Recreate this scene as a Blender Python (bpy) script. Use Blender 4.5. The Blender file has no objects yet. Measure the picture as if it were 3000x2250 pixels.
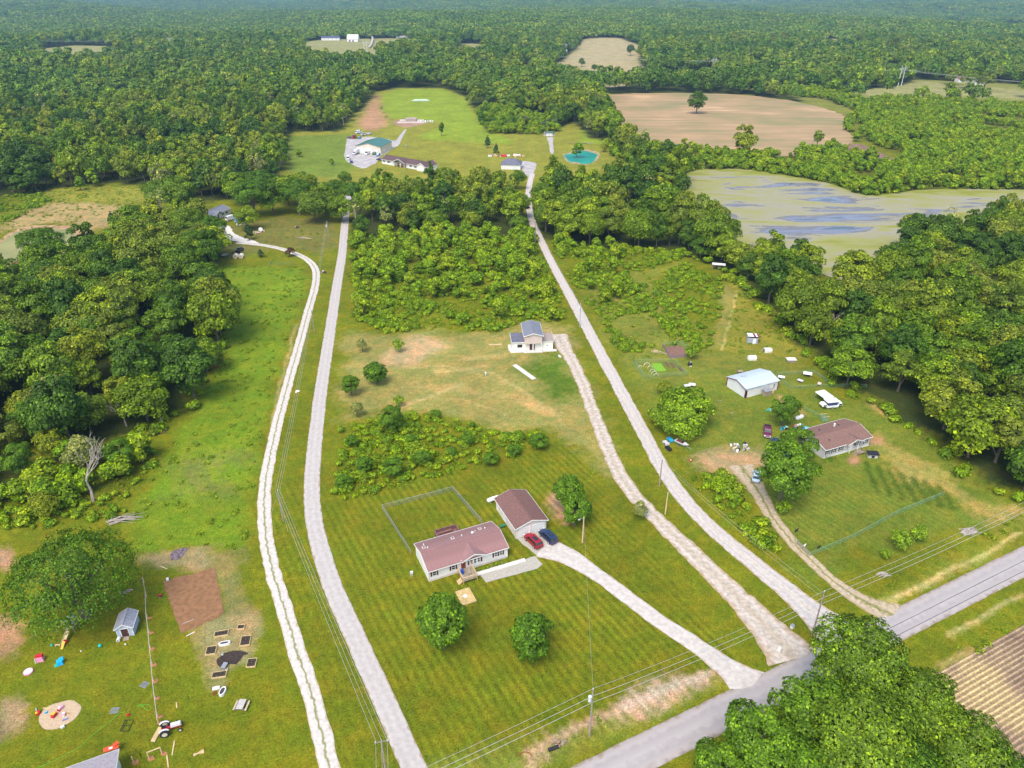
import bpy, math, random, time
import numpy as np
from mathutils import Vector, Matrix, noise as mnoise
T0 = time.time()
RAD = math.radians
random.seed(7); rng = np.random.default_rng(7)
sc = bpy.context.scene
col = sc.collection

# ------------------------------------------------------------------ camera, sky, sun
CAMH, PITCH, FPX = 100.0, RAD(28.9), 2115.7      # metres, below the horizon, focal length in px of a 3000 px wide picture
cam_d = bpy.data.cameras.new("camera")
cam_d.sensor_fit = 'HORIZONTAL'; cam_d.sensor_width = 36.0; cam_d.lens = 36.0 * FPX / 3000.0
cam_d.clip_start = 1.0; cam_d.clip_end = 60000
cam = bpy.data.objects.new("camera", cam_d); col.objects.link(cam)
cam.location = (0, 0, CAMH); cam.rotation_euler = (RAD(90) - PITCH, 0, 0)
sc.camera = cam
SUN_EL, SUN_AZ = 58.0, 205.0      # azimuth clockwise from +Y
world = bpy.data.worlds.new("World"); sc.world = world; world.use_nodes = True
wn = world.node_tree.nodes; wl = world.node_tree.links
sky = wn.new('ShaderNodeTexSky'); sky.sky_type = 'NISHITA'; sky.sun_disc = False
sky.sun_elevation = RAD(SUN_EL); sky.sun_rotation = RAD(SUN_AZ); sky.air_density = 1.2; sky.dust_density = 2.5; sky.ozone_density = 1.0
bg = wn['Background']; bg.inputs['Strength'].default_value = 0.15
wl.new(sky.outputs[0], bg.inputs['Color'])
sun_d = bpy.data.lights.new("sun", 'SUN'); sun_d.energy = 1.75; sun_d.angle = RAD(30); sun_d.color = (1, .95, .87)
sun = bpy.data.objects.new("sun", sun_d); col.objects.link(sun)
sd = Vector((math.sin(RAD(SUN_AZ)) * math.cos(RAD(SUN_EL)), math.cos(RAD(SUN_AZ)) * math.cos(RAD(SUN_EL)), math.sin(RAD(SUN_EL))))
sun.rotation_euler = sd.to_track_quat('Z', 'Y').to_euler(); sun.location = (0, 0, 300)
sc.view_settings.view_transform = 'Standard'; sc.view_settings.look = 'None'
sc.view_settings.exposure = 0.9; sc.view_settings.gamma = 1.0
sc.cycles.max_bounces = 5; sc.cycles.diffuse_bounces = 3; sc.cycles.volume_bounces = 1
sc.cycles.transparent_max_bounces = 8

# ------------------------------------------------------------------ where a picture point of the survey lies on the ground
CP, SP = math.cos(PITCH), math.sin(PITCH)
def P(x, y, h=0.0):
    t = (y - 1125) / FPX; u = (x - 1500) / FPX
    Z = (CAMH - h) / (SP + CP * t)
    return (u * Z, Z * (CP - SP * t))
def proj_np(X, Y, h=0.0):
    d = CAMH - h; Z = Y * CP + d * SP; Z = np.maximum(Z, 1.0)
    return (1500 + FPX * X / Z) / 1.35623, (1125 + FPX * (d * CP - Y * SP) / Z) / 1.35623
def G(x, y, h=0): return P(x * 1.35623, y * 1.35623, h)
def q(i, j, x, y, h=0): return P(1000 * i + x * .45208, 750 * j + y * .45208, h)
def va(x, y, h=0): return P(1080 + x * .31646, 1380 + y * .31646, h)
def vr(x, y, h=0): return P(2000 + x * .31646, 900 + y * .31646, h)
def vw(x, y, h=0): return P(1400 + x * .18083, 860 + y * .18083, h)
def vm(x, y, h=0): return P(960 + x * .22604, 340 + y * .22604, h)
def vd(x, y, h=0): return P(560 + x * .22604, 560 + y * .22604, h)
def vb(x, y, h=0): return P(x * .22604, 1880 + y * .22604, h)
def ve(x, y, h=0): return P(380 + x * .28329, 1780 + y * .28329, h)
def vj(x, y, h=0): return P(1900 + x * .19952, 1180 + y * .19952, h)
def vk(x, y, h=0): return P(1820 + x * .18110, 960 + y * .18110, h)
def vp(x, y, h=0): return P(1400 + x * .31496, 380 + y * .31496, h)
def vl(x, y, h=0): return P(x * .47244, 480 + y * .47244, h)
def vs(x, y, h=0): return P(100 + x * .2364, 1700 + y * .2364, h)
def yaw(p, r): return math.atan2(r[1] - p[1], r[0] - p[0])
def dist(p, r): return math.hypot(r[0] - p[0], r[1] - p[1])

def hills(X, Y):
    """height of the land: flat round the lots, gently rolling from a kilometre on"""
    X = np.asarray(X, float); Y = np.asarray(Y, float)
    a = np.clip((Y - 1050) / 900, 0, 1) * np.clip(Y / 3000, .35, 1.3)
    return a * (11 * np.sin(X / 410 + 1.3 + .6 * np.sin(Y / 700)) + 9 * np.sin(Y / 330 + X / 900) + 6 * np.sin(X / 170 + Y / 260))

# ------------------------------------------------------------------ materials
MATS = {}
def mat(name, color, rough=.8, var=.12, scale=2.0, bump=0.0, metallic=0.0, bscale=None, color2=None, detail=4, coords='Object', spec=.3, extra=None):
    if name in MATS: return MATS[name]
    m = bpy.data.materials.new(name); m.use_nodes = True; MATS[name] = m
    nt = m.node_tree; N = nt.nodes; L = nt.links; b = N['Principled BSDF']
    b.inputs['Roughness'].default_value = rough; b.inputs['Metallic'].default_value = metallic
    b.inputs['Specular IOR Level'].default_value = spec
    tc = N.new('ShaderNodeTexCoord')
    nz = N.new('ShaderNodeTexNoise'); nz.inputs['Scale'].default_value = scale; nz.inputs['Detail'].default_value = detail
    L.new(tc.outputs[coords], nz.inputs['Vector'])
    mx = N.new('ShaderNodeMix'); mx.data_type = 'RGBA'
    c = Vector(color); lo = [v * (1 - var) for v in c]; hi = [min(1, v * (1 + var)) for v in c]
    if color2: lo, hi = list(color), list(color2)
    mx.inputs['A'].default_value = (*lo, 1); mx.inputs['B'].default_value = (*hi, 1)
    mr = N.new('ShaderNodeMapRange'); mr.inputs['From Min'].default_value = .35; mr.inputs['From Max'].default_value = .65
    L.new(nz.outputs['Fac'], mr.inputs['Value']); L.new(mr.outputs[0], mx.inputs['Factor'])
    L.new(mx.outputs['Result'], b.inputs['Base Color'])
    if bump:
        n2 = N.new('ShaderNodeTexNoise'); n2.inputs['Scale'].default_value = bscale or scale * 4; n2.inputs['Detail'].default_value = 3
        L.new(tc.outputs[coords], n2.inputs['Vector'])
        bp = N.new('ShaderNodeBump'); bp.inputs['Strength'].default_value = bump; bp.inputs['Distance'].default_value = .1
        L.new(n2.outputs['Fac'], bp.inputs['Height']); L.new(bp.outputs[0], b.inputs['Normal'])
    if extra: extra(m, N, L, b, tc)
    return m

def siding(m, N, L, b, tc):
    w = N.new('ShaderNodeTexWave'); w.wave_type = 'BANDS'; w.bands_direction = 'Z'; w.wave_profile = 'SAW'; w.inputs['Scale'].default_value = 1.6
    L.new(tc.outputs['Object'], w.inputs['Vector'])
    bp = N.new('ShaderNodeBump'); bp.inputs['Strength'].default_value = .5; bp.inputs['Distance'].default_value = .03
    L.new(w.outputs['Fac'], bp.inputs['Height']); L.new(bp.outputs[0], b.inputs['Normal'])
def shingle(m, N, L, b, tc):
    v = N.new('ShaderNodeTexBrick'); v.inputs['Scale'].default_value = 2.2; v.inputs['Mortar Size'].default_value = .03
    v.inputs['Color1'].default_value = (.75, .75, .75, 1); v.inputs['Color2'].default_value = (1.15, 1.15, 1.15, 1); v.inputs['Mortar'].default_value = (.5, .5, .5, 1)
    L.new(tc.outputs['Object'], v.inputs['Vector'])
    src = b.inputs['Base Color'].links[0].from_socket
    mu = N.new('ShaderNodeMix'); mu.data_type = 'RGBA'; mu.blend_type = 'MULTIPLY'; mu.inputs['Factor'].default_value = .8
    L.new(src, mu.inputs['A']); L.new(v.outputs['Color'], mu.inputs['B']); L.new(mu.outputs['Result'], b.inputs['Base Color'])

white = mat('white_paint', (.74, .73, .70), .55, .05, .8)
vinyl = mat('white_siding', (.76, .74, .71), .6, .05, .5, extra=siding)
vinyl_pink = mat('pale_pink_siding', (.62, .50, .45), .6, .05, .5, extra=siding)
vinyl_grey = mat('light_grey_siding', (.52, .50, .50), .6, .06, .5, extra=siding)
cream = mat('cream_metal_siding', (.70, .60, .48), .6, .06, .5, extra=siding)
glass = mat('window_glass', (.03, .035, .045), .08, .3, .6, spec=.7)
cglass = mat('car_glass', (.02, .025, .03), .05, .2, 1, spec=.8)
black = mat('black_plastic', (.02, .02, .022), .5, .2, 2)
rubber = mat('tyre_rubber', (.03, .03, .03), .85, .2, 3)
steel = mat('galvanised_steel', (.45, .46, .47), .4, .1, 2, metallic=.6)
rimm = mat('wheel_rim', (.55, .55, .56), .35, .1, 3, metallic=.5)
wood = mat('weathered_wood', (.30, .24, .18), .85, .25, 3, bump=.3)
newwood = mat('new_lumber', (.58, .42, .22), .8, .15, 2, bump=.2)
deckwood = mat('stained_deck_wood', (.20, .10, .09), .7, .2, 2)
polewood = mat('pole_wood', (.30, .25, .21), .9, .2, 2)
soil = mat('dark_soil', (.045, .032, .025), .95, .5, 4, bump=.6)
maroon_sh = mat('maroon_shutter', (.10, .03, .035), .6, .1, 2)
black_sh = mat('dark_shutter', (.03, .025, .035), .6, .1, 2)
def paint(name, c, r=.28): return mat(name, c, r, .05, .7, spec=.6)

# ------------------------------------------------------------------ mesh helpers
class MB:
    def __init__(s): s.v = []; s.f = []
    def add(s, vs_, fs):
        n = len(s.v); s.v += [tuple(p) for p in vs_]; s.f += [tuple(i + n for i in f) for f in fs]; return s
    def box(s, c, d, rz=0, rx=0, ry=0, taper=1.0):
        hx, hy, hz = d[0] / 2, d[1] / 2, d[2] / 2
        pts = []
        for z in (-hz, hz):
            k = 1 if z < 0 else taper
            pts += [(-hx * k, -hy * k, z), (hx * k, -hy * k, z), (hx * k, hy * k, z), (-hx * k, hy * k, z)]
        if rz or rx or ry:
            M = Matrix.Rotation(rz, 3, 'Z') @ Matrix.Rotation(ry, 3, 'Y') @ Matrix.Rotation(rx, 3, 'X'); pts = [M @ Vector(p) for p in pts]
        return s.add([(p[0] + c[0], p[1] + c[1], p[2] + c[2]) for p in pts],
                     [(3, 2, 1, 0), (4, 5, 6, 7), (0, 1, 5, 4), (1, 2, 6, 5), (2, 3, 7, 6), (3, 0, 4, 7)])
    def tube(s, path, rad, n=6, cap=True):
        if not hasattr(rad, '__len__'): rad = [rad] * len(path)
        rings = []; path = [Vector(p) for p in path]
        for i, p in enumerate(path):
            d = (path[min(i + 1, len(path) - 1)] - path[max(i - 1, 0)]).normalized()
            u = d.orthogonal().normalized() if abs(d.z) > .99 else d.cross(Vector((0, 0, 1))).normalized()
            w = d.cross(u)
            rings.append([p + (u * math.cos(2 * math.pi * k / n) + w * math.sin(2 * math.pi * k / n)) * rad[i] for k in range(n)])
        vv = [x for r_ in rings for x in r_]; ff = []
        for i in range(len(path) - 1):
            for k in range(n):
                a, b = i * n + k, i * n + (k + 1) % n
                ff.append((a, b, b + n, a + n))
        if cap: ff.append(tuple(range(n))[::-1]); ff.append(tuple(len(vv) - n + k for k in range(n)))
        return s.add(vv, ff)
    def cyl(s, p0, p1, r0, r1=None, n=12): return s.tube([p0, p1], [r0, r0 if r1 is None else r1], n)
    def prism(s, poly, z0, z1):
        n = len(poly)
        vv = [(x, y, z0) for x, y in poly] + [(x, y, z1) for x, y in poly]
        return s.add(vv, [tuple(range(n))[::-1], tuple(range(n, 2 * n))] + [(i, (i + 1) % n, n + (i + 1) % n, n + i) for i in range(n)])
    def yprism(s, poly, y0, y1):     # outline in x,z
        n = len(poly)
        vv = [(x, y0, z) for x, z in poly] + [(x, y1, z) for x, z in poly]
        return s.add(vv, [tuple(range(n)), tuple(range(n, 2 * n))[::-1]] + [((i + 1) % n, i, n + i, n + (i + 1) % n) for i in range(n)])
    def dome(s, c, rx, ry, rz, n=12, m=5, low=0.0):
        vv = []; ff = []
        for j in range(m):
            t = low + (math.pi / 2 - low) * j / m
            for k in range(n):
                a = 2 * math.pi * k / n
                vv.append((c[0] + rx * math.cos(t) * math.cos(a), c[1] + ry * math.cos(t) * math.sin(a), c[2] + rz * math.sin(t)))
        vv.append((c[0], c[1], c[2] + rz)); top = len(vv) - 1
        for j in range(m - 1):
            for k in range(n):
                a, b = j * n + k, j * n + (k + 1) % n; ff.append((a, b, b + n, a + n))
        for k in range(n): ff.append(((m - 1) * n + k, (m - 1) * n + (k + 1) % n, top))
        return s.add(vv, ff)
    def mesh(s, name, m=None, smooth=False):
        me = bpy.data.meshes.new(name); me.from_pydata(s.v, [], s.f); me.validate(); me.update()
        if m: me.materials.append(m)
        if smooth: me.polygons.foreach_set('use_smooth', [True] * len(me.polygons))
        return me
    def build(s, name, m, parent=None, smooth=False, **k):
        return link(name, s.mesh(name, m, smooth), parent, **k)

def link(name, me, parent=None, loc=None, rz=0, label=None, cat=None, group=None, kind=None, rot=None):
    o = bpy.data.objects.new(name, me); col.objects.link(o)
    if parent: o.parent = parent
    if loc is not None: o.location = (loc[0], loc[1], loc[2] if len(loc) > 2 else 0)
    if rot: o.rotation_euler = rot
    elif rz: o.rotation_euler = (0, 0, rz)
    tag(o, label, cat, group, kind); return o
def tag(o, label=None, cat=None, group=None, kind=None):
    if label: o['label'] = label
    if cat: o['category'] = cat
    if group: o['group'] = group
    if kind: o['kind'] = kind
    return o
def thing(name, label, cat, loc, rz=0, group=None):
    return link(name, None, None, loc, rz, label, cat, group)
def box(c, d, **k): return MB().box(c, d, **k)

def np_mesh(name, v, f, mats, midx=None, var=None, smooth=False):
    me = bpy.data.meshes.new(name); n, k = f.shape
    me.vertices.add(len(v)); me.vertices.foreach_set('co', v.astype(np.float32).ravel())
    me.loops.add(n * k); me.loops.foreach_set('vertex_index', f.astype(np.int32).ravel())
    me.polygons.add(n); me.polygons.foreach_set('loop_start', np.arange(0, n * k, k, dtype=np.int32))
    me.polygons.foreach_set('loop_total', np.full(n, k, np.int32))
    for m in mats: me.materials.append(m)
    if midx is not None: me.polygons.foreach_set('material_index', midx.astype(np.int32))
    me.update(calc_edges=True)
    if var is not None:
        a = me.attributes.new('var', 'FLOAT', 'FACE'); a.data.foreach_set('value', var.astype(np.float32))
    if smooth: me.polygons.foreach_set('use_smooth', [True] * n)
    return me

# ------------------------------------------------------------------ zones of vegetation, outlined on the survey and laid on the ground
def inside(px, py, poly):
    r = np.zeros(px.shape, bool); n = len(poly); j = n - 1
    xs = [p[0] for p in poly]; ys = [p[1] for p in poly]
    bb = (px >= min(xs)) & (px <= max(xs)) & (py >= min(ys)) & (py <= max(ys))
    if not bb.any(): return r
    x = px[bb]; y = py[bb]; rr = np.zeros(x.shape, bool)
    for i in range(n):
        xi, yi = poly[i]; xj, yj = poly[j]
        if yi != yj:
            rr ^= ((yi > y) != (yj > y)) & (x < (xj - xi) * (y - yi) / (yj - yi) + xi)
        j = i
    r[bb] = rr; return r

SHORE = [(1478, 378), (1500, 366), (1600, 364), (1690, 378), (1800, 396), (1860, 424), (1920, 420), (2000, 407), (2212, 410), (2420, 412), (2420, 464), (2212, 462), (2100, 480), (1950, 514), (1905, 558), (1880, 622), (1800, 602), (1700, 560), (1600, 520), (1500, 492), (1464, 468), (1486, 430), (1480, 398)]
TAN = [(1290, 204), (1400, 201), (1500, 201), (1620, 205), (1740, 222), (1838, 252), (1824, 275), (1846, 300), (1838, 312), (1800, 326), (1700, 340), (1500, 336), (1400, 330), (1345, 312), (1322, 262)]
ZONES = [   # 0 open, 1 tall wood, 2 scrub trees, 3 low brush, 4 water
 (1, [(-9000, 300), (-9000, -28.5), (12000, -28.5), (12000, 300)]),
 (1, [(-2500, 295), (626, 295), (628, 340), (600, 385), (520, 425), (440, 440), (370, 430), (300, 405), (200, 400), (120, 410), (70, 425), (0, 468), (-400, 560), (-2500, 900)]),
 (0, [(60, 445), (110, 414), (150, 402), (230, 396), (300, 400), (370, 425), (300, 470), (290, 500), (250, 530), (100, 560), (-200, 600), (-300, 540), (0, 470)]),
 (0, [(617, 290), (650, 284), (735, 285), (762, 250), (790, 230), (812, 198), (860, 190), (960, 190), (1012, 212), (1030, 245), (1050, 285), (1190, 288), (1238, 262), (1275, 300), (1340, 345), (1330, 372), (1200, 400), (1080, 440), (740, 440), (720, 400), (620, 378), (600, 385), (628, 340)]),
 (2, [(1030, 235), (1050, 230), (1200, 262), (1205, 284), (1170, 291), (1060, 290), (1035, 262)]),
 # far clearings
 (0, [(640, 92), (690, 82), (830, 80), (905, 82), (905, 104), (830, 118), (800, 138), (750, 146), (680, 128)]),
 (0, [(975, 122), (1000, 93), (1045, 94), (1045, 122), (1000, 138)]),
 (0, [(1170, 156), (1225, 124), (1262, 86), (1335, 84), (1385, 100), (1395, 108), (1378, 128), (1400, 160), (1400, 184), (1285, 190), (1255, 180)]),
 (0, [(1410, 178), (1430, 158), (1530, 156), (1560, 182)]), (0, [(1230, -10), (1400, -8), (1400, 14), (1250, 12)]),
 (0, [(80, 106), (160, 97), (255, 101), (262, 138), (110, 142)]), (0, [(-300, 108), (-50, 100), (-40, 108), (-280, 118)]),
 (0, [(1750, 82), (1800, 78), (1860, 92), (1860, 112), (1790, 110)]), (0, [(2030, 37), (2090, 36), (2110, 48), (2050, 50)]),(0, [(2130, 46), (2180, 42), (2270, 50), (2200, 60)]),
 (0, [(1620, 36), (1700, 32), (1740, 36), (1660, 40)]), (0, [(300, 20), (420, 16), (470, 22), (340, 26)]),
 (0, [(1835, 198), (1950, 184), (1975, 172), (2080, 176), (2240, 184), (2420, 200), (2420, 240), (2212, 230), (2100, 222), (1960, 216), (1860, 218)]),
 # right of the tan field
 (2, [(1600, 190), (1760, 196), (1840, 218), (1960, 218), (2212, 232), (2700, 245), (2700, 420), (2420, 412), (2212, 410), (2000, 407), (1920, 420), (1860, 424), (1800, 396), (1690, 378), (1600, 364), (1500, 366), (1478, 378), (1330, 345), (1300, 310), (1345, 290), (1380, 320), (1850, 250), (1720, 212)]),
 (0, [(2120, 268), (2190, 280), (2200, 296), (2150, 292), (2110, 282)]), (0, [(2070, 255), (2130, 248), (2212, 262), (2212, 272), (2120, 264)]),
 (0, TAN), (0, [(1838, 306), (1870, 310), (1945, 345), (1935, 354), (1880, 340), (1800, 330)]), (0, [(1700, 206), (1780, 214), (1850, 240), (1862, 300), (1960, 345), (1945, 352), (1870, 318), (1842, 300), (1848, 255), (1740, 222)]),
 # copse and brush on the outlined lot
 (1, [(762, 428), (850, 424), (1000, 420), (1085, 414), (1120, 440), (1150, 500), (1080, 520), (1000, 506), (850, 520), (765, 530)]),
 (2, [(762, 520), (850, 512), (1000, 500), (1080, 515), (1150, 495), (1178, 560), (1120, 580), (1000, 590), (880, 570), (762, 600)]),
 (3, [(762, 595), (880, 565), (1000, 590), (1120, 575), (1178, 555), (1200, 600), (1228, 690), (1190, 696), (1110, 700), (1060, 720), (900, 712), (840, 722), (760, 690)]),
 (3, [(738, 925), (830, 905), (900, 900), (960, 900), (1060, 930), (1180, 945), (1185, 965), (1010, 1018), (860, 1055), (722, 1088)]),
 # creek wood between lane and lake
 (1, [(1150, 500), (1146, 450), (1166, 436), (1240, 422), (1310, 408), (1345, 370), (1350, 335), (1325, 322), (1290, 292), (1300, 280), (1345, 322), (1480, 350), (1484, 398), (1490, 430), (1464, 468), (1480, 500), (1500, 545), (1400, 540), (1260, 535), (1185, 520)]),
 (3, [(1178, 520), (1260, 535), (1400, 540), (1500, 545), (1470, 560), (1380, 590), (1300, 562), (1200, 560)]),
 # woods south of the lake
 (1, [(1464, 500), (1500, 512), (1600, 540), (1700, 578), (1800, 618), (1890, 640), (1925, 575), (1960, 530), (2110, 498), (2400, 490), (2900, 600), (2700, 1250), (2212, 1062), (2120, 1030), (2080, 985), (1990, 930), (1930, 890), (1870, 855), (1790, 810), (1740, 750), (1700, 700), (1650, 655), (1600, 600), (1540, 570), (1480, 550)]),
 (4, SHORE),
 # brush right of the lane
 (3, [(1215, 575), (1300, 585), (1385, 600), (1395, 630), (1440, 700), (1530, 720), (1530, 760), (1495, 760), (1480, 740), (1400, 760), (1350, 770), (1300, 700), (1240, 620)]),
 (3, [(1400, 600), (1480, 570), (1560, 610), (1565, 640), (1540, 760), (1500, 765), (1460, 720), (1420, 650)]),
 (0, [(1330, 690), (1400, 670), (1450, 735), (1400, 745), (1340, 735)]),
 # woods along the west
 (1, [(-500, 640), (60, 615), (170, 580), (250, 575), (290, 510), (360, 490), (420, 490), (465, 530), (465, 580), (470, 640), (482, 720), (476, 770), (450, 800), (430, 850), (415, 880), (360, 900), (300, 930), (240, 945), (200, 980), (100, 970), (20, 940), (-500, 1000)]),
 (1, [(-300, 965), (60, 980), (100, 1010), (40, 1060), (-300, 1070)]),
 (2, [(60, 985), (200, 985), (290, 960), (320, 985), (290, 1040), (230, 1075), (120, 1100), (-200, 1100), (-200, 1065), (40, 1055)]),
 (3, [(-200, 1090), (100, 1100), (230, 1075), (300, 1030), (330, 960), (345, 1000), (290, 1060), (270, 1120), (100, 1140), (-200, 1150)]),
 (3, [(-60, 440), (0, 425), (90, 418), (110, 432), (60, 462), (0, 490), (-60, 500)]),
 # strip of weeds by the lane and along the county road
 (3, [(1470, 1010), (1500, 1030), (1560, 1020), (1590, 1060), (1640, 1120), (1690, 1200), (1660, 1215), (1590, 1140), (1520, 1070)]),
]
def zone_at(X, Y):
    fx, fy = proj_np(X, Y); z = np.zeros(X.shape, np.int8)
    for k, poly in ZONES: z[inside(fx, fy, poly)] = k
    z[Y < 60] = 0
    return z

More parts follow.
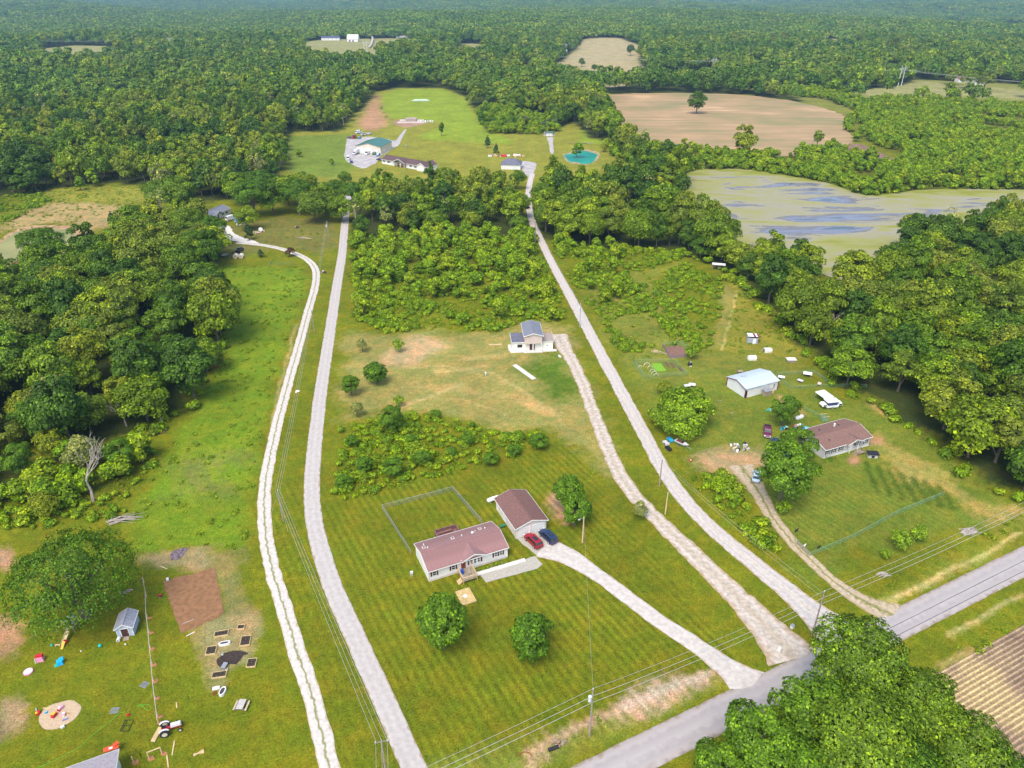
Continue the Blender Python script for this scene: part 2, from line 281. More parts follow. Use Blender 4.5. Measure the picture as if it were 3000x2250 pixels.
# ------------------------------------------------------------------ ground
GL = (.110, .138, .006); GM = (.115, .190, .009); GY = (.17, .19, .022); GB = (.16, .235, .018); DRY = (.30, .25, .085); TANC = (.44, .33, .15)
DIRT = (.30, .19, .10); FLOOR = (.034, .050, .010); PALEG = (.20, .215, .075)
PAINT = [   # colour, edge softness m, wobble m, outline
 (PALEG, 8, 10, [(655, 92), (700, 84), (830, 82), (900, 84), (900, 90), (810, 100), (790, 118), (760, 130), (690, 106)]),
 ((.27, .25, .12), 8, 10, [(1165, 158), (1225, 124), (1262, 86), (1335, 84), (1385, 100), (1395, 108), (1378, 128), (1400, 160), (1400, 186), (1285, 192), (1250, 182)]),
 ((.42, .32, .18), 8, 8, [(1420, 176), (1440, 162), (1500, 160), (1530, 176)]), ((.42, .32, .18), 20, 20, [(1240, -12), (1400, -8), (1395, 8), (1250, 6)]),
 ((.42, .34, .2), 10, 10, [(1760, 80), (1800, 80), (1850, 92), (1838, 97), (1790, 90)]), ((.5, .42, .3), 10, 10, [(2040, 38), (2080, 37), (2100, 42), (2050, 43)]), ((.5, .42, .3), 10, 10, [(2140, 47), (2180, 44), (2260, 50), (2180, 53)]),
 (PALEG, 8, 10, [(1840, 196), (1950, 186), (1975, 174), (2080, 186), (2240, 196), (2420, 210), (2420, 226), (2212, 216), (2100, 208), (1960, 204), (1880, 210)]),
 (GY, 6, 6, [(617, 290), (650, 284), (735, 285), (762, 250), (812, 198), (1000, 190), (1060, 260), (1290, 260), (1340, 345), (1330, 372), (1080, 400), (740, 400), (620, 378)]),
 (GB, 3, 3, [(822, 205), (860, 192), (960, 192), (1010, 215), (1030, 250), (1060, 285), (1105, 300), (1105, 312), (1000, 306), (900, 300), (895, 300), (960, 270), (965, 264), (840, 255), (824, 235)]),
 (GB, 3, 2, [(1255, 275), (1290, 280), (1320, 300), (1300, 312), (1256, 312)]),
 (DIRT, 5, 3, [(812, 202), (820, 203), (822, 235), (838, 262), (830, 275), (800, 285), (772, 268), (790, 245)]),
 ((.26, .18, .12), 2, 1, [(850, 262), (880, 256), (915, 260), (920, 268), (880, 276), (855, 270)]),
 ((.11, .17, .02), 3, 2, [(620, 295), (770, 290), (765, 370), (720, 385), (625, 372)]),
 ((.26, .215, .08), 3, 3, [(20, 470), (90, 440), (190, 436), (280, 450), (290, 478), (200, 500), (190, 488), (80, 482), (0, 505)]),
 (GY, 4, 4, [(80, 425), (130, 408), (300, 402), (330, 430), (290, 445), (200, 438), (90, 440)]),
 ((.12, .13, .025), 3, 2, [(470, 495), (600, 470), (720, 470), (735, 530), (690, 550), (620, 530), (500, 560), (470, 560)]),
 (GM, 2, 2, [(465, 575), (650, 578), (664, 600), (655, 640), (600, 780), (570, 930), (545, 1040), (528, 1190), (400, 1180), (300, 1190), (280, 1130), (330, 1030), (430, 880), (480, 770), (470, 640)]),
 ((.12, .145, .03), 6, 6, [(380, 1000), (470, 980), (500, 1060), (420, 1090)]),
 ((.16, .16, .045), 2, 2, [(420, 1180), (520, 1190), (545, 1330), (540, 1420), (450, 1440), (440, 1345), (470, 1340), (480, 1240), (420, 1230)]),
 ((.22, .19, .08), 1.5, 1.5, [(420, 1185), (440, 1180), (470, 1205), (430, 1230), (345, 1235), (315, 1195)]),
 ((.22, .20, .08), 1.5, 1.5, [(438, 1350), (540, 1310), (560, 1380), (560, 1430), (480, 1450), (460, 1500), (440, 1480)]),
 (DIRT, 1.5, 1.5, [(-20, 1185), (20, 1180), (25, 1230), (-20, 1240)]), (DIRT, 2, 2, [(-20, 1330), (20, 1350), (50, 1400), (30, 1420), (-20, 1380)]),
 ((.10, .06, .045), .5, .5, [(-5, 1560), (20, 1543), (32, 1555), (25, 1580), (-5, 1590)]),
 ((.24, .19, .09), 1, 1.5, [(-5, 1520), (50, 1500), (60, 1560), (30, 1590), (-5, 1600)]),
 ((.20, .2, .05), 3, 3, [(745, 715), (840, 728), (900, 716), (1060, 722), (1100, 705), (1225, 700), (1255, 790), (1300, 910), (1345, 1020), (1310, 1030), (1235, 955), (1180, 935), (1060, 925), (960, 893), (870, 885), (740, 920), (745, 800)]),
 ((.33, .26, .12), 3, 2.5, [(880, 738), (930, 725), (962, 735), (950, 760), (910, 782), (800, 800), (840, 770)]),
 ((.28, .23, .07), 2.5, 2, [(860, 838), (960, 832), (1090, 850), (1150, 860), (1200, 890), (1160, 880), (1080, 862), (960, 845), (870, 846)]),
 ((.38, .27, .09), 1.5, 1.5, [(1110, 862), (1160, 868), (1205, 895), (1195, 902), (1150, 882)]),
 ((.33, .28, .09), 1.5, 1, [(930, 800), (1060, 790), (1060, 796), (940, 806)]), ((.33, .28, .09), 1.5, 1, [(1000, 770), (1090, 765), (1095, 772), (1000, 778)]),
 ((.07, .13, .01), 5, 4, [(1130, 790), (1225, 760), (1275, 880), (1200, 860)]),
 ((.30, .25, .08), 2, 3, [(1340, 705), (1400, 672), (1445, 715), (1430, 730), (1390, 720), (1350, 730)]),
 (GY, 3, 3, [(1395, 600), (1400, 590), (1480, 560), (1490, 568), (1420, 600), (1440, 650), (1490, 745), (1478, 745), (1420, 660)]),
 ((.19, .19, .045), 1.5, 1, [(1555, 620), (1580, 615), (1585, 640), (1560, 755), (1537, 758), (1560, 660)]),
 ((.13, .16, .02), 4, 4, [(1250, 600), (1390, 590), (1560, 770), (1700, 760), (1760, 810), (1700, 850), (1500, 900), (1420, 900), (1340, 780)]),
 ((.16, .17, .02), 3, 4, [(1560, 560), (1620, 640), (1750, 760), (1700, 780), (1560, 760), (1590, 620)]),
 ((.11, .15, .015), 3, 3, [(1380, 830), (1560, 820), (1900, 870), (2212, 1100), (2160, 1140), (1880, 1200), (1750, 1260), (1620, 1080), (1480, 960)]),
 ((.31, .24, .11), 3, 2.5, [(1485, 990), (1560, 975), (1620, 985), (1660, 960), (1680, 1000), (1630, 1020), (1600, 1045), (1560, 1030), (1500, 1010)]),
 ((.28, .24, .06), 3, 3, [(1890, 950), (1920, 955), (2000, 1010), (2090, 1070), (2212, 1120), (2212, 1150), (2060, 1075), (1960, 1030)]),
 (DIRT, 1.2, 1, [(1870, 950), (1905, 945), (1915, 955), (1885, 965)]), (DIRT, 1, 1, [(1830, 990), (1850, 985), (1860, 1000), (1840, 1008)]),
 ((.3, .24, .07), 1, 1, [(1870, 860), (1930, 900), (1935, 910), (1880, 880)]), ((.3, .22, .08), 1, 1, [(1680, 850), (1700, 855), (1745, 905), (1725, 895), (1690, 865)]),
 ((.30, .20, .11), 1.2, 1.2, [(1180, 1090), (1215, 1060), (1240, 1110), (1230, 1135), (1195, 1120)]),
 ((.30, .23, .12), .8, .6, [(1140, 1170), (1185, 1185), (1180, 1195), (1140, 1180)]),
 # verges and the washed ditch
 ((.14, .17, .018), 2, 1, [(850, 1659), (930, 1700), (1240, 1659), (1480, 1530), (1620, 1450), (1590, 1440), (1500, 1465), (1200, 1590), (930, 1640)]),
 ((.35, .26, .14), 1.0, 1.6, [(1130, 1620), (1200, 1590), (1300, 1545), (1400, 1495), (1480, 1455), (1540, 1435), (1556, 1450), (1540, 1475), (1460, 1510), (1360, 1555), (1260, 1595), (1190, 1620), (1100, 1668)]),
 ((.40, .34, .23), .8, 1.2, [(1330, 1528), (1400, 1498), (1480, 1460), (1535, 1443), (1535, 1465), (1450, 1500), (1350, 1545)]),
 ((.16, .19, .02), 2, 1.5, [(1880, 1300), (2000, 1250), (2212, 1130), (2212, 1180), (2040, 1248), (1925, 1315)]),
 ((.42, .36, .13), .6, .8, [(1916, 1296), (2000, 1262), (2100, 1210), (2212, 1150), (2212, 1157), (2100, 1218), (2005, 1270), (1920, 1303)]),
 ((.36, .31, .12), .7, .8, [(2040, 1372), (2100, 1340), (2212, 1280), (2212, 1288), (2100, 1350), (2040, 1380)]),
 ((.36, .28, .1), 1.5, 1.5, [(2060, 1430), (2110, 1400), (2130, 1415), (2060, 1452), (2020, 1450)]),
]
# thin lines, beaten ground and painted tree-shadow streaks: colour, half width m, points
LINES = [((.28, .25, .08), .35, [(575, 1020), (600, 850), (640, 700)]), ((.09, .12, .01), .25, [(1890, 985), (1960, 1030), (2060, 1085), (2130, 1120)]),
 ((.34, .30, .10), .25, [(1590, 615), (1585, 660), (1560, 755)]), ((.32, .27, .1), .5, [(862, 880), (1000, 830)]), ((.3, .25, .09), .4, [(1150, 700), (1170, 690)]),
 ((.33, .28, .1), .3, [(870, 795), (960, 790), (1060, 805), (1140, 850), (1200, 900)]), ((.31, .27, .09), .3, [(1000, 800), (1100, 830), (1190, 880), (1215, 920)]), ((.3, .26, .08), .3, [(900, 860), (1000, 862), (1100, 900)]),
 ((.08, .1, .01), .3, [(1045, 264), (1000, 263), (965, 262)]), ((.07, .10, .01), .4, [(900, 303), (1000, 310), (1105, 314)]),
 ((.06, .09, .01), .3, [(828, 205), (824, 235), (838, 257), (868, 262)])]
for k in range(7): LINES.append(((.045, .085, .006), .5, [(1870 + k * 26, 1000 + k * 8), (1895 + k * 27, 1062 + k * 6)]))  # tree shadows streaking the paddock, painted into the ground colour

def seg_dist(X, Y, pts):
    d = np.full(X.shape, 1e9)
    for (x0, y0), (x1, y1) in zip(pts[:-1], pts[1:]):
        vx, vy = x1 - x0, y1 - y0; t = np.clip(((X - x0) * vx + (Y - y0) * vy) / (vx * vx + vy * vy + 1e-9), 0, 1)
        d = np.minimum(d, np.hypot(X - x0 - t * vx, Y - y0 - t * vy))
    return d

# road edges in metres
RD = np.array((.895, .446)); RN = np.array((-.446, .895)); ROFF = 51.75; RHALF = 2.85
def roadpt(s, o): p = RD * s + RN * (ROFF + o); return (p[0], p[1])

def build_ground():
    ys = [-600, -200, 0, 25, 40]; y = 48.0
    while y < 16000: ys.append(y); y += max(.62, .0052 * y)
    ys = np.array(ys); nx = 430
    u = np.linspace(-1, 1, nx); u = np.sign(u) * np.abs(u) ** 1.0
    u = np.concatenate([[-9, -3, -1.6, -1.2], u, [1.2, 1.6, 3, 9]])
    half = .66 * np.maximum(ys, 40) + 46
    X = half[:, None] * u[None, :]; Y = np.repeat(ys[:, None], len(u), 1)
    jx = rng.normal(0, .12, X.shape); X = np.clip(X + jx * (np.abs(X) < half[:, None] * .99), -22000, 22000)
    Z = hills(X, Y)
    x = X.ravel(); y = Y.ravel()
    w1 = np.sin(x * .31 + np.sin(y * .17) * 2) + np.sin(y * .43 + x * .12 + 1) + .6 * np.sin(x * 1.3 + y * .9) + .5 * np.sin(x * 2.1 - y * 1.7)
    w2 = np.cos(y * .29 + np.sin(x * .21) * 2) + np.sin(x * .37 - y * .19) + .6 * np.sin(y * 1.5 - x * .7) + .5 * np.cos(x * 1.9 + y * 2.3)
    C = np.tile(np.array(GL), (len(x), 1)).astype(float)
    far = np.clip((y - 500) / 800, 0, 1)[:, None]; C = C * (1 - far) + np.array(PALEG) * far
    offs = [(0, 0), (.7, .3), (-.6, .5), (.2, -.8), (-.3, -.5), (.9, -.4)]
    near = (np.abs(x) < .72 * y + 60)
    xi = x[near]; yi = y[near]; Ci = C[near]; a1 = w1[near] * .4; a2 = w2[near] * .4
    for c, soft, wob, poly in PAINT:
        f = np.zeros(len(xi))
        for ox, oy in offs:
            fx, fy = proj_np(xi + a1 * wob + ox * soft, yi + a2 * wob + oy * soft); f += inside(fx, fy, poly)
        f = (f / len(offs))[:, None]; Ci = Ci * (1 - f) + np.array(c) * f
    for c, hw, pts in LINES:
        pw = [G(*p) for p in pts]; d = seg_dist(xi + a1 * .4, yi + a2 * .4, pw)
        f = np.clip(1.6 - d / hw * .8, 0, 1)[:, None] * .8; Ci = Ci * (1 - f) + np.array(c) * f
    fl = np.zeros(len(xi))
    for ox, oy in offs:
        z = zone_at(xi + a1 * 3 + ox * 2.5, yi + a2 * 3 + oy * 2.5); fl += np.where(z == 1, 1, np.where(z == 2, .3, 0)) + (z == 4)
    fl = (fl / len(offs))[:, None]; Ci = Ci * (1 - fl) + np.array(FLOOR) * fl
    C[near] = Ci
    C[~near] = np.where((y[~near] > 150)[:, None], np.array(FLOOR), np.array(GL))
    # how strongly mower stripes show
    fx, fy = proj_np(x, y)
    mow = np.zeros(len(x))
    for poly, s in (([(700, 1090), (1230, 960), (1600, 1440), (1200, 1640), (930, 1659), (890, 1620)], 1.0), ([(1640, 1090), (1760, 990), (2080, 1090), (1960, 1200), (1750, 1230)], .5),
                    ([(540, 1080), (700, 1000), (930, 1659), (760, 1700), (590, 1300)], .6)):
        mow = np.maximum(mow, inside(fx, fy, poly) * s)
    nrow, ncol = X.shape
    idx = np.arange(nrow * ncol).reshape(nrow, ncol)
    f = np.stack([idx[:-1, :-1].ravel(), idx[:-1, 1:].ravel(), idx[1:, 1:].ravel(), idx[1:, :-1].ravel()], 1)
    m = bpy.data.materials.new('ground_cover'); m.use_nodes = True
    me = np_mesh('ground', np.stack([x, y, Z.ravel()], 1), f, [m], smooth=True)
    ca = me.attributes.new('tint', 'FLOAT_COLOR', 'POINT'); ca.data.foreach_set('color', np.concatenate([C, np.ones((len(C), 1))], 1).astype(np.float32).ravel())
    ma = me.attributes.new('mow', 'FLOAT', 'POINT'); ma.data.foreach_set('value', mow.astype(np.float32))
    nt = m.node_tree; N = nt.nodes; L = nt.links; b = N['Principled BSDF']; b.inputs['Roughness'].default_value = .95; b.inputs['Specular IOR Level'].default_value = .1
    at = N.new('ShaderNodeAttribute'); at.attribute_name = 'tint'; tc = N.new('ShaderNodeTexCoord')
    def nz(scale, detail=4, dist_=0, rough=.6):
        n = N.new('ShaderNodeTexNoise'); n.inputs['Scale'].default_value = scale; n.inputs['Detail'].default_value = detail; n.inputs['Distortion'].default_value = dist_; n.inputs['Roughness'].default_value = rough
        L.new(tc.outputs['Object'], n.inputs['Vector']); return n
    def rg(src, a, b2, lo, hi):
        r_ = N.new('ShaderNodeMapRange'); r_.inputs['From Min'].default_value = a; r_.inputs['From Max'].default_value = b2; r_.inputs['To Min'].default_value = lo; r_.inputs['To Max'].default_value = hi
        L.new(src, r_.inputs['Value']); return r_.outputs[0]
    def mul(a, b2):
        o = N.new('ShaderNodeMath'); o.operation = 'MULTIPLY'
        for i, s_ in enumerate((a, b2)):
            if isinstance(s_, (int, float)): o.inputs[i].default_value = s_
            else: L.new(s_, o.inputs[i])
        return o.outputs[0]
    n1 = nz(.06, 3); n2 = nz(.7, 4); n3 = nz(3.5, 3, 1.0, .7)
    v = mul(mul(rg(n1.outputs['Fac'], .3, .7, .84, 1.18), rg(n2.outputs['Fac'], .3, .7, .82, 1.2)), rg(n3.outputs['Fac'], .3, .7, .50, 1.58))
    # mower stripes run with the long side of the lot
    mp = N.new('ShaderNodeMapping'); mp.inputs['Rotation'].default_value = (0, 0, RAD(-30)); L.new(tc.outputs['Object'], mp.inputs['Vector'])
    wv = N.new('ShaderNodeTexWave'); wv.wave_type = 'BANDS'; wv.bands_direction = 'X'; wv.inputs['Scale'].default_value = .21; wv.inputs['Distortion'].default_value = 2.2; wv.inputs['Detail'].default_value = 2; wv.inputs['Detail Scale'].default_value = .35
    L.new(mp.outputs[0], wv.inputs['Vector'])
    mw = N.new('ShaderNodeAttribute'); mw.attribute_name = 'mow'
    st = N.new('ShaderNodeMix'); st.data_type = 'FLOAT'; st.inputs['A'].default_value = 1.0
    L.new(mul(mw.outputs['Fac'], rg(n1.outputs['Fac'], .35, .6, .25, 1)), st.inputs['Factor']); L.new(rg(wv.outputs['Fac'], 0, 1, .76, 1.12), st.inputs['B'])
    v = mul(v, st.outputs['Result'])
    sc_ = N.new('ShaderNodeVectorMath'); sc_.operation = 'SCALE'; L.new(at.outputs['Color'], sc_.inputs[0]); L.new(v, sc_.inputs['Scale'])
    # patches of yellower, drier grass
    n4 = nz(.22, 5, 0, .65)
    yl = N.new('ShaderNodeMix'); yl.data_type = 'RGBA'; yl.blend_type = 'MULTIPLY'; yl.inputs['B'].default_value = (1.55, 1.12, 1.2, 1)
    L.new(rg(n4.outputs['Fac'], .42, .66, 0, 1), yl.inputs['Factor']); L.new(sc_.outputs[0], yl.inputs['A'])
    L.new(yl.outputs['Result'], b.inputs['Base Color'])
    bp = N.new('ShaderNodeBump'); bp.inputs['Strength'].default_value = .6; bp.inputs['Distance'].default_value = .25; L.new(n3.outputs['Fac'], bp.inputs['Height']); L.new(bp.outputs[0], b.inputs['Normal'])
    link('ground', me, kind='structure')
build_ground()
print('ground', round(time.time() - T0, 1))

# ------------------------------------------------------------------ sheets: roads, drives, water
def densify(pts, step=1.2, closed=False):
    out = []; pp = list(pts) + ([pts[0]] if closed else [])
    for a, b in zip(pp[:-1], pp[1:]):
        n = max(1, int(math.dist(a, b) / step))
        for i in range(n): t = i / n; out.append((a[0] + (b[0] - a[0]) * t, a[1] + (b[1] - a[1]) * t))
    if not closed: out.append(pp[-1])
    return out
def smooth(pts, it=2):
    for _ in range(it):
        o = [pts[0]]
        for a, b in zip(pts[:-1], pts[1:]):
            o += [(a[0] * .75 + b[0] * .25, a[1] * .75 + b[1] * .25), (a[0] * .25 + b[0] * .75, a[1] * .25 + b[1] * .75)]
        o.append(pts[-1]); pts = o
    return pts
def ribbon(name, pts, widths, z, m, rag=.18, step=1.0, nc=9, kind='structure', **k):
    """a track: the centre line with a width at every point; edges ragged, crown slightly raised; UV x across"""
    n0 = len(pts); ws = widths if hasattr(widths, '__len__') else [widths] * n0
    pw = smooth([(p[0], p[1]) for p in pts]); wsm = [w_[0] for w_ in smooth([(w_, 0) for w_ in ws])]
    P2 = []; W2 = []
    for (a, b, wa, wb) in zip(pw[:-1], pw[1:], wsm[:-1], wsm[1:]):
        n = max(1, int(math.dist(a, b) / step))
        for i in range(n): t = i / n; P2.append((a[0] + (b[0] - a[0]) * t, a[1] + (b[1] - a[1]) * t)); W2.append(wa + (wb - wa) * t)
    P2.append(pw[-1]); W2.append(wsm[-1])
    v = []; uv = []; n = len(P2); s = 0
    for i, p in enumerate(P2):
        a = P2[max(0, i - 3)]; b = P2[min(n - 1, i + 3)]; d = Vector((b[0] - a[0], b[1] - a[1])).normalized(); nn = (-d.y, d.x)
        if i: s += math.dist(P2[i - 1], p)
        l = W2[i] / 2 + rag * (mnoise.noise((s * .9, 1.3, 0)) + .8 * mnoise.noise((s * .25, 5.3, 0))); r_ = W2[i] / 2 + rag * (mnoise.noise((s * .9, 9.7, 0)) + .8 * mnoise.noise((s * .25, 15.3, 0)))
        for j in range(nc):
            t = j / (nc - 1); o = -l + (l + r_) * t; c_ = .0 if j in (0, nc - 1) else .05 * (1 - (2 * t - 1) ** 2) + .01
            v.append((p[0] + nn[0] * o, p[1] + nn[1] * o, z + c_)); uv.append((t, s))
    f = [(i * nc + j + 1, i * nc + j, (i + 1) * nc + j, (i + 1) * nc + j + 1) for i in range(n - 1) for j in range(nc - 1)]
    me = bpy.data.meshes.new(name); me.from_pydata(v, [], f); me.materials.append(m)
    ul = me.uv_layers.new(name='track'); li = np.zeros(len(me.loops), np.int32); me.loops.foreach_get('vertex_index', li)
    ul.data.foreach_set('uv', np.array(uv, np.float32)[li].ravel()); me.update()
    return link(name, me, kind=kind, **k)
def sheet(name, poly, z, m, wob=.25, step=1.0, kind='structure', **k):
    d = densify(poly, step, True); c = (sum(p[0] for p in d) / len(d), sum(p[1] for p in d) / len(d)); v = []
    for i, p in enumerate(d):
        w_ = 1 + 0 * i; ox = wob * mnoise.noise((p[0] * .7, p[1] * .7, 3)); oy = wob * mnoise.noise((p[0] * .7, p[1] * .7, 9)); v.append((p[0] + ox, p[1] + oy, z))
    from mathutils.geometry import tessellate_polygon
    tris = tessellate_polygon([[Vector(p) for p in v]])
    me = bpy.data.meshes.new(name); me.from_pydata(v, [], [tuple(t) for t in tris]); me.validate(); me.update(); me.materials.append(m)
    if len(me.polygons):
        nz_ = sum(p.normal.z for p in me.polygons)
        if nz_ < 0: me.flip_normals()
    return link(name, me, kind=kind, **k)

def tracks(cols, strength=1.0):
    """colour across the track from its UV: list of (position, colour)"""
    def ex(m, N, L, b, tc):
        uvn = N.new('ShaderNodeUVMap'); uvn.uv_map = 'track'; sp = N.new('ShaderNodeSeparateXYZ'); L.new(uvn.outputs[0], sp.inputs[0])
        nz = N.new('ShaderNodeTexNoise'); nz.inputs['Scale'].default_value = .8; nz.inputs['Detail'].default_value = 4; L.new(tc.outputs['Object'], nz.inputs['Vector'])
        ad = N.new('ShaderNodeMath'); ad.operation = 'MULTIPLY_ADD'; L.new(nz.outputs['Fac'], ad.inputs[0]); ad.inputs[1].default_value = .36
        s2 = N.new('ShaderNodeMath'); s2.operation = 'SUBTRACT'; L.new(sp.outputs['X'], s2.inputs[0]); s2.inputs[1].default_value = .18; L.new(s2.outputs[0], ad.inputs[2])
        cr = N.new('ShaderNodeValToRGB'); L.new(ad.outputs[0], cr.inputs[0]); el = cr.color_ramp.elements
        el[0].position = cols[0][0]; el[0].color = (*cols[0][1], 1); el[1].position = cols[-1][0]; el[1].color = (*cols[-1][1], 1)
        for p_, c_ in cols[1:-1]: e = el.new(p_); e.color = (*c_, 1)
        src = b.inputs['Base Color'].links[0].from_socket
        mu = N.new('ShaderNodeMix'); mu.data_type = 'RGBA'; mu.blend_type = 'MULTIPLY'; mu.inputs['Factor'].default_value = 1
        L.new(src, mu.inputs['A']); L.new(cr.outputs[0], mu.inputs['B']); L.new(mu.outputs['Result'], b.inputs['Base Color'])
    return ex
W1 = (1, 1, 1)
gravel_lane = mat('pale_limestone_gravel', (.50, .450, .41), .95, .10, 1.3, bump=.5, bscale=8, detail=9, extra=tracks([(0, (.62, .5, .3)), (.06, (.85, .8, .7)), (.14, W1), (.3, (.84, .84, .85)), (.42, (1.04, 1.03, 1.0)), (.5, (.92, .88, .78)), (.58, (1.04, 1.03, 1)), (.7, (.84, .84, .85)), (.86, W1), (.93, (.9, .85, .78)), (1, (.75, .6, .4))]))
gravel_old = mat('worn_lane_surface', (.46, .415, .38), .95, .08, 1.2, bump=.4, bscale=8, detail=9, extra=tracks([(0, (.7, .6, .45)), (.08, W1), (.3, (.88, .88, .88)), (.5, W1), (.7, (.88, .88, .88)), (.92, W1), (1, (.7, .6, .45))]))
gravel_white = mat('white_crushed_stone', (.51, .47, .43), .95, .12, 1.2, bump=.6, bscale=9, detail=8, extra=tracks([(0, (.8, .66, .5)), (.1, W1), (.4, (.95, .93, .9)), (.6, (.95, .93, .9)), (.9, W1), (1, (.8, .66, .5))]))
gravel_west = mat('white_stone_with_grass_strip', (.53, .49, .44), .95, .12, 1.5, bump=.6, bscale=9, detail=8, extra=tracks([(0, (.8, .66, .45)), (.1, W1), (.41, (.98, .96, .94)), (.47, (.42, .45, .2)), (.53, (.5, .5, .27)), (.59, (.98, .96, .94)), (.9, W1), (1, (.8, .66, .45))]))
gravel_tan = mat('tan_rutted_stone', (.47, .41, .35), .95, .2, 1.2, bump=.7, bscale=6, detail=8, extra=tracks([(0, (.75, .6, .4)), (.2, (1.05, 1.05, 1.05)), (.5, (.85, .8, .7)), (.8, (1.05, 1.05, 1.05)), (1, (.75, .6, .4))]))
dirt_two = mat('two_track_dirt', (.42, .33, .22), .95, .2, 1.6, bump=.5, bscale=6, detail=8, extra=tracks([(0, (.6, .6, .3)), (.15, W1), (.38, W1), (.5, (.38, .5, .15)), (.62, W1), (.85, W1), (1, (.6, .6, .3))]))
asphalt = mat('worn_asphalt', (.37, .335, .32), .9, .05, .8, bump=.3, bscale=25, detail=6, extra=tracks([(0, (.7, .62, .5)), (.07, (.95, .92, .88)), (.17, (1.02, 1.0, .98)), (.3, (.90, .90, .91)), (.5, (1.04, 1.03, 1.02)), (.7, (.90, .90, .91)), (.85, (1.02, 1.0, .98)), (.93, (.95, .9, .84)), (1, (.66, .56, .42))]))
concrete = mat('pale_concrete', (.58, .55, .50), .85, .06, .5, bump=.1)
pad_gravel = mat('grey_pad_gravel', (.38, .35, .29), .95, .12, 3, bump=.5, bscale=9)

road = ribbon('county_road', [roadpt(s, 0) for s in (-60, 20, 60, 100, 150, 300)], 5.7, .05, asphalt, rag=.12, nc=11)
sealant = mat('tar_line', (.16, .155, .16), .8, .2, 4)
for o_, s0, s1 in ((.05, 94, 150), (-1.75, 90, 150)):
    ribbon('tar_strip', [roadpt(s, o_ + .05 * math.sin(s)) for s in range(s0, s1, 6)], .14, .125, sealant, rag=.03, nc=3)
L1 = [(512, 524), (560, 528), (600, 535), (640, 548), (668, 562), (684, 584), (683, 612), (672, 650), (650, 730), (628, 810), (605, 890), (591, 950), (578, 1010), (572, 1060), (570, 1110), (575, 1170), (590, 1240), (613, 1310), (640, 1400), (666, 1480), (690, 1560), (712, 1659), (735, 1750)]
drive_west = ribbon('west_gravel_drive', [G(*p) for p in L1], 2.9, .03, gravel_west, rag=.22)
L2 = [(762, 395), (750, 430), (745, 480), (742, 520), (738, 560), (727, 620), (717, 690), (706, 760), (695, 830), (685, 910), (677, 990), (672, 1060), (678, 1130), (693, 1190), (715, 1260), (750, 1340), (792, 1430), (838, 1530), (893, 1659), (960, 1800)]
ribbon('west_lane', [G(*p) for p in L2], 3.6, .03, gravel_old, rag=.12)
L3 = [(1150, 375), (1143, 400), (1140, 430), (1148, 480), (1165, 512), (1195, 575), (1240, 655), (1282, 735), (1325, 815), (1368, 895), (1400, 955), (1432, 1015), (1475, 1078), (1535, 1140), (1605, 1200), (1685, 1262), (1755, 1322), (1800, 1360), (1840, 1390)]
ribbon('centre_lane', [G(*p) for p in L3], [3.4] * 6 + [3.8] * 8 + [4.2, 4.4, 5.5, 9, 12], .035, gravel_lane, rag=.2)
L4 = [(1206, 722), (1215, 745), (1240, 785), (1264, 840), (1285, 900), (1303, 945), (1330, 1008), (1352, 1050), (1388, 1092), (1450, 1150), (1530, 1230), (1605, 1302), (1660, 1360), (1692, 1395), (1715, 1425)]
ribbon('lot_drive', [G(*p) for p in L4], [6, 5, 3.8, 3.6, 3.5, 3.5, 3.7, 3.8, 3.7, 4.0, 4.6, 5.4, 6.8, 8.5, 10], .03, gravel_tan, rag=.4)
L5 = [(1170, 1182), (1215, 1195), (1268, 1226), (1330, 1270), (1400, 1325), (1470, 1372), (1530, 1412), (1588, 1455), (1625, 1485)]
ribbon('front_drive', [G(*p) for p in L5], [6, 5.2, 3.6, 3.3, 3.3, 3.3, 3.6, 5, 9], .03, gravel_white, rag=.2)
L6 = [(1955, 1345), (1905, 1318), (1855, 1295), (1800, 1258), (1750, 1210), (1705, 1165), (1665, 1112), (1642, 1070), (1620, 1035), (1600, 1005)]
ribbon('east_dirt_drive', [G(*p) for p in L6], [10, 5.5, 3.6, 3.0, 2.8, 2.8, 3.0, 4, 5.5, 7], .028, dirt_two, rag=.3)
sheet('parking_pad', [va(*p) for p in ((1035, 965), (1540, 787), (1610, 865), (1560, 905), (1085, 1035))], .045, pad_gravel, .12)
sheet('garage_apron', [va(*p) for p in ((1370, 625), (1640, 548), (1750, 640), (1700, 780), (1560, 790))], .026, pad_gravel, .3)
box((0, 0, 0), (11.0, .95, .14)).build('front_walk', concrete, None, loc=(*[(a_ + b_) / 2 for a_, b_ in zip(va(1030, 948), va(1392, 840))], .05), rz=yaw(va(1030, 948), va(1392, 840)), kind='structure')

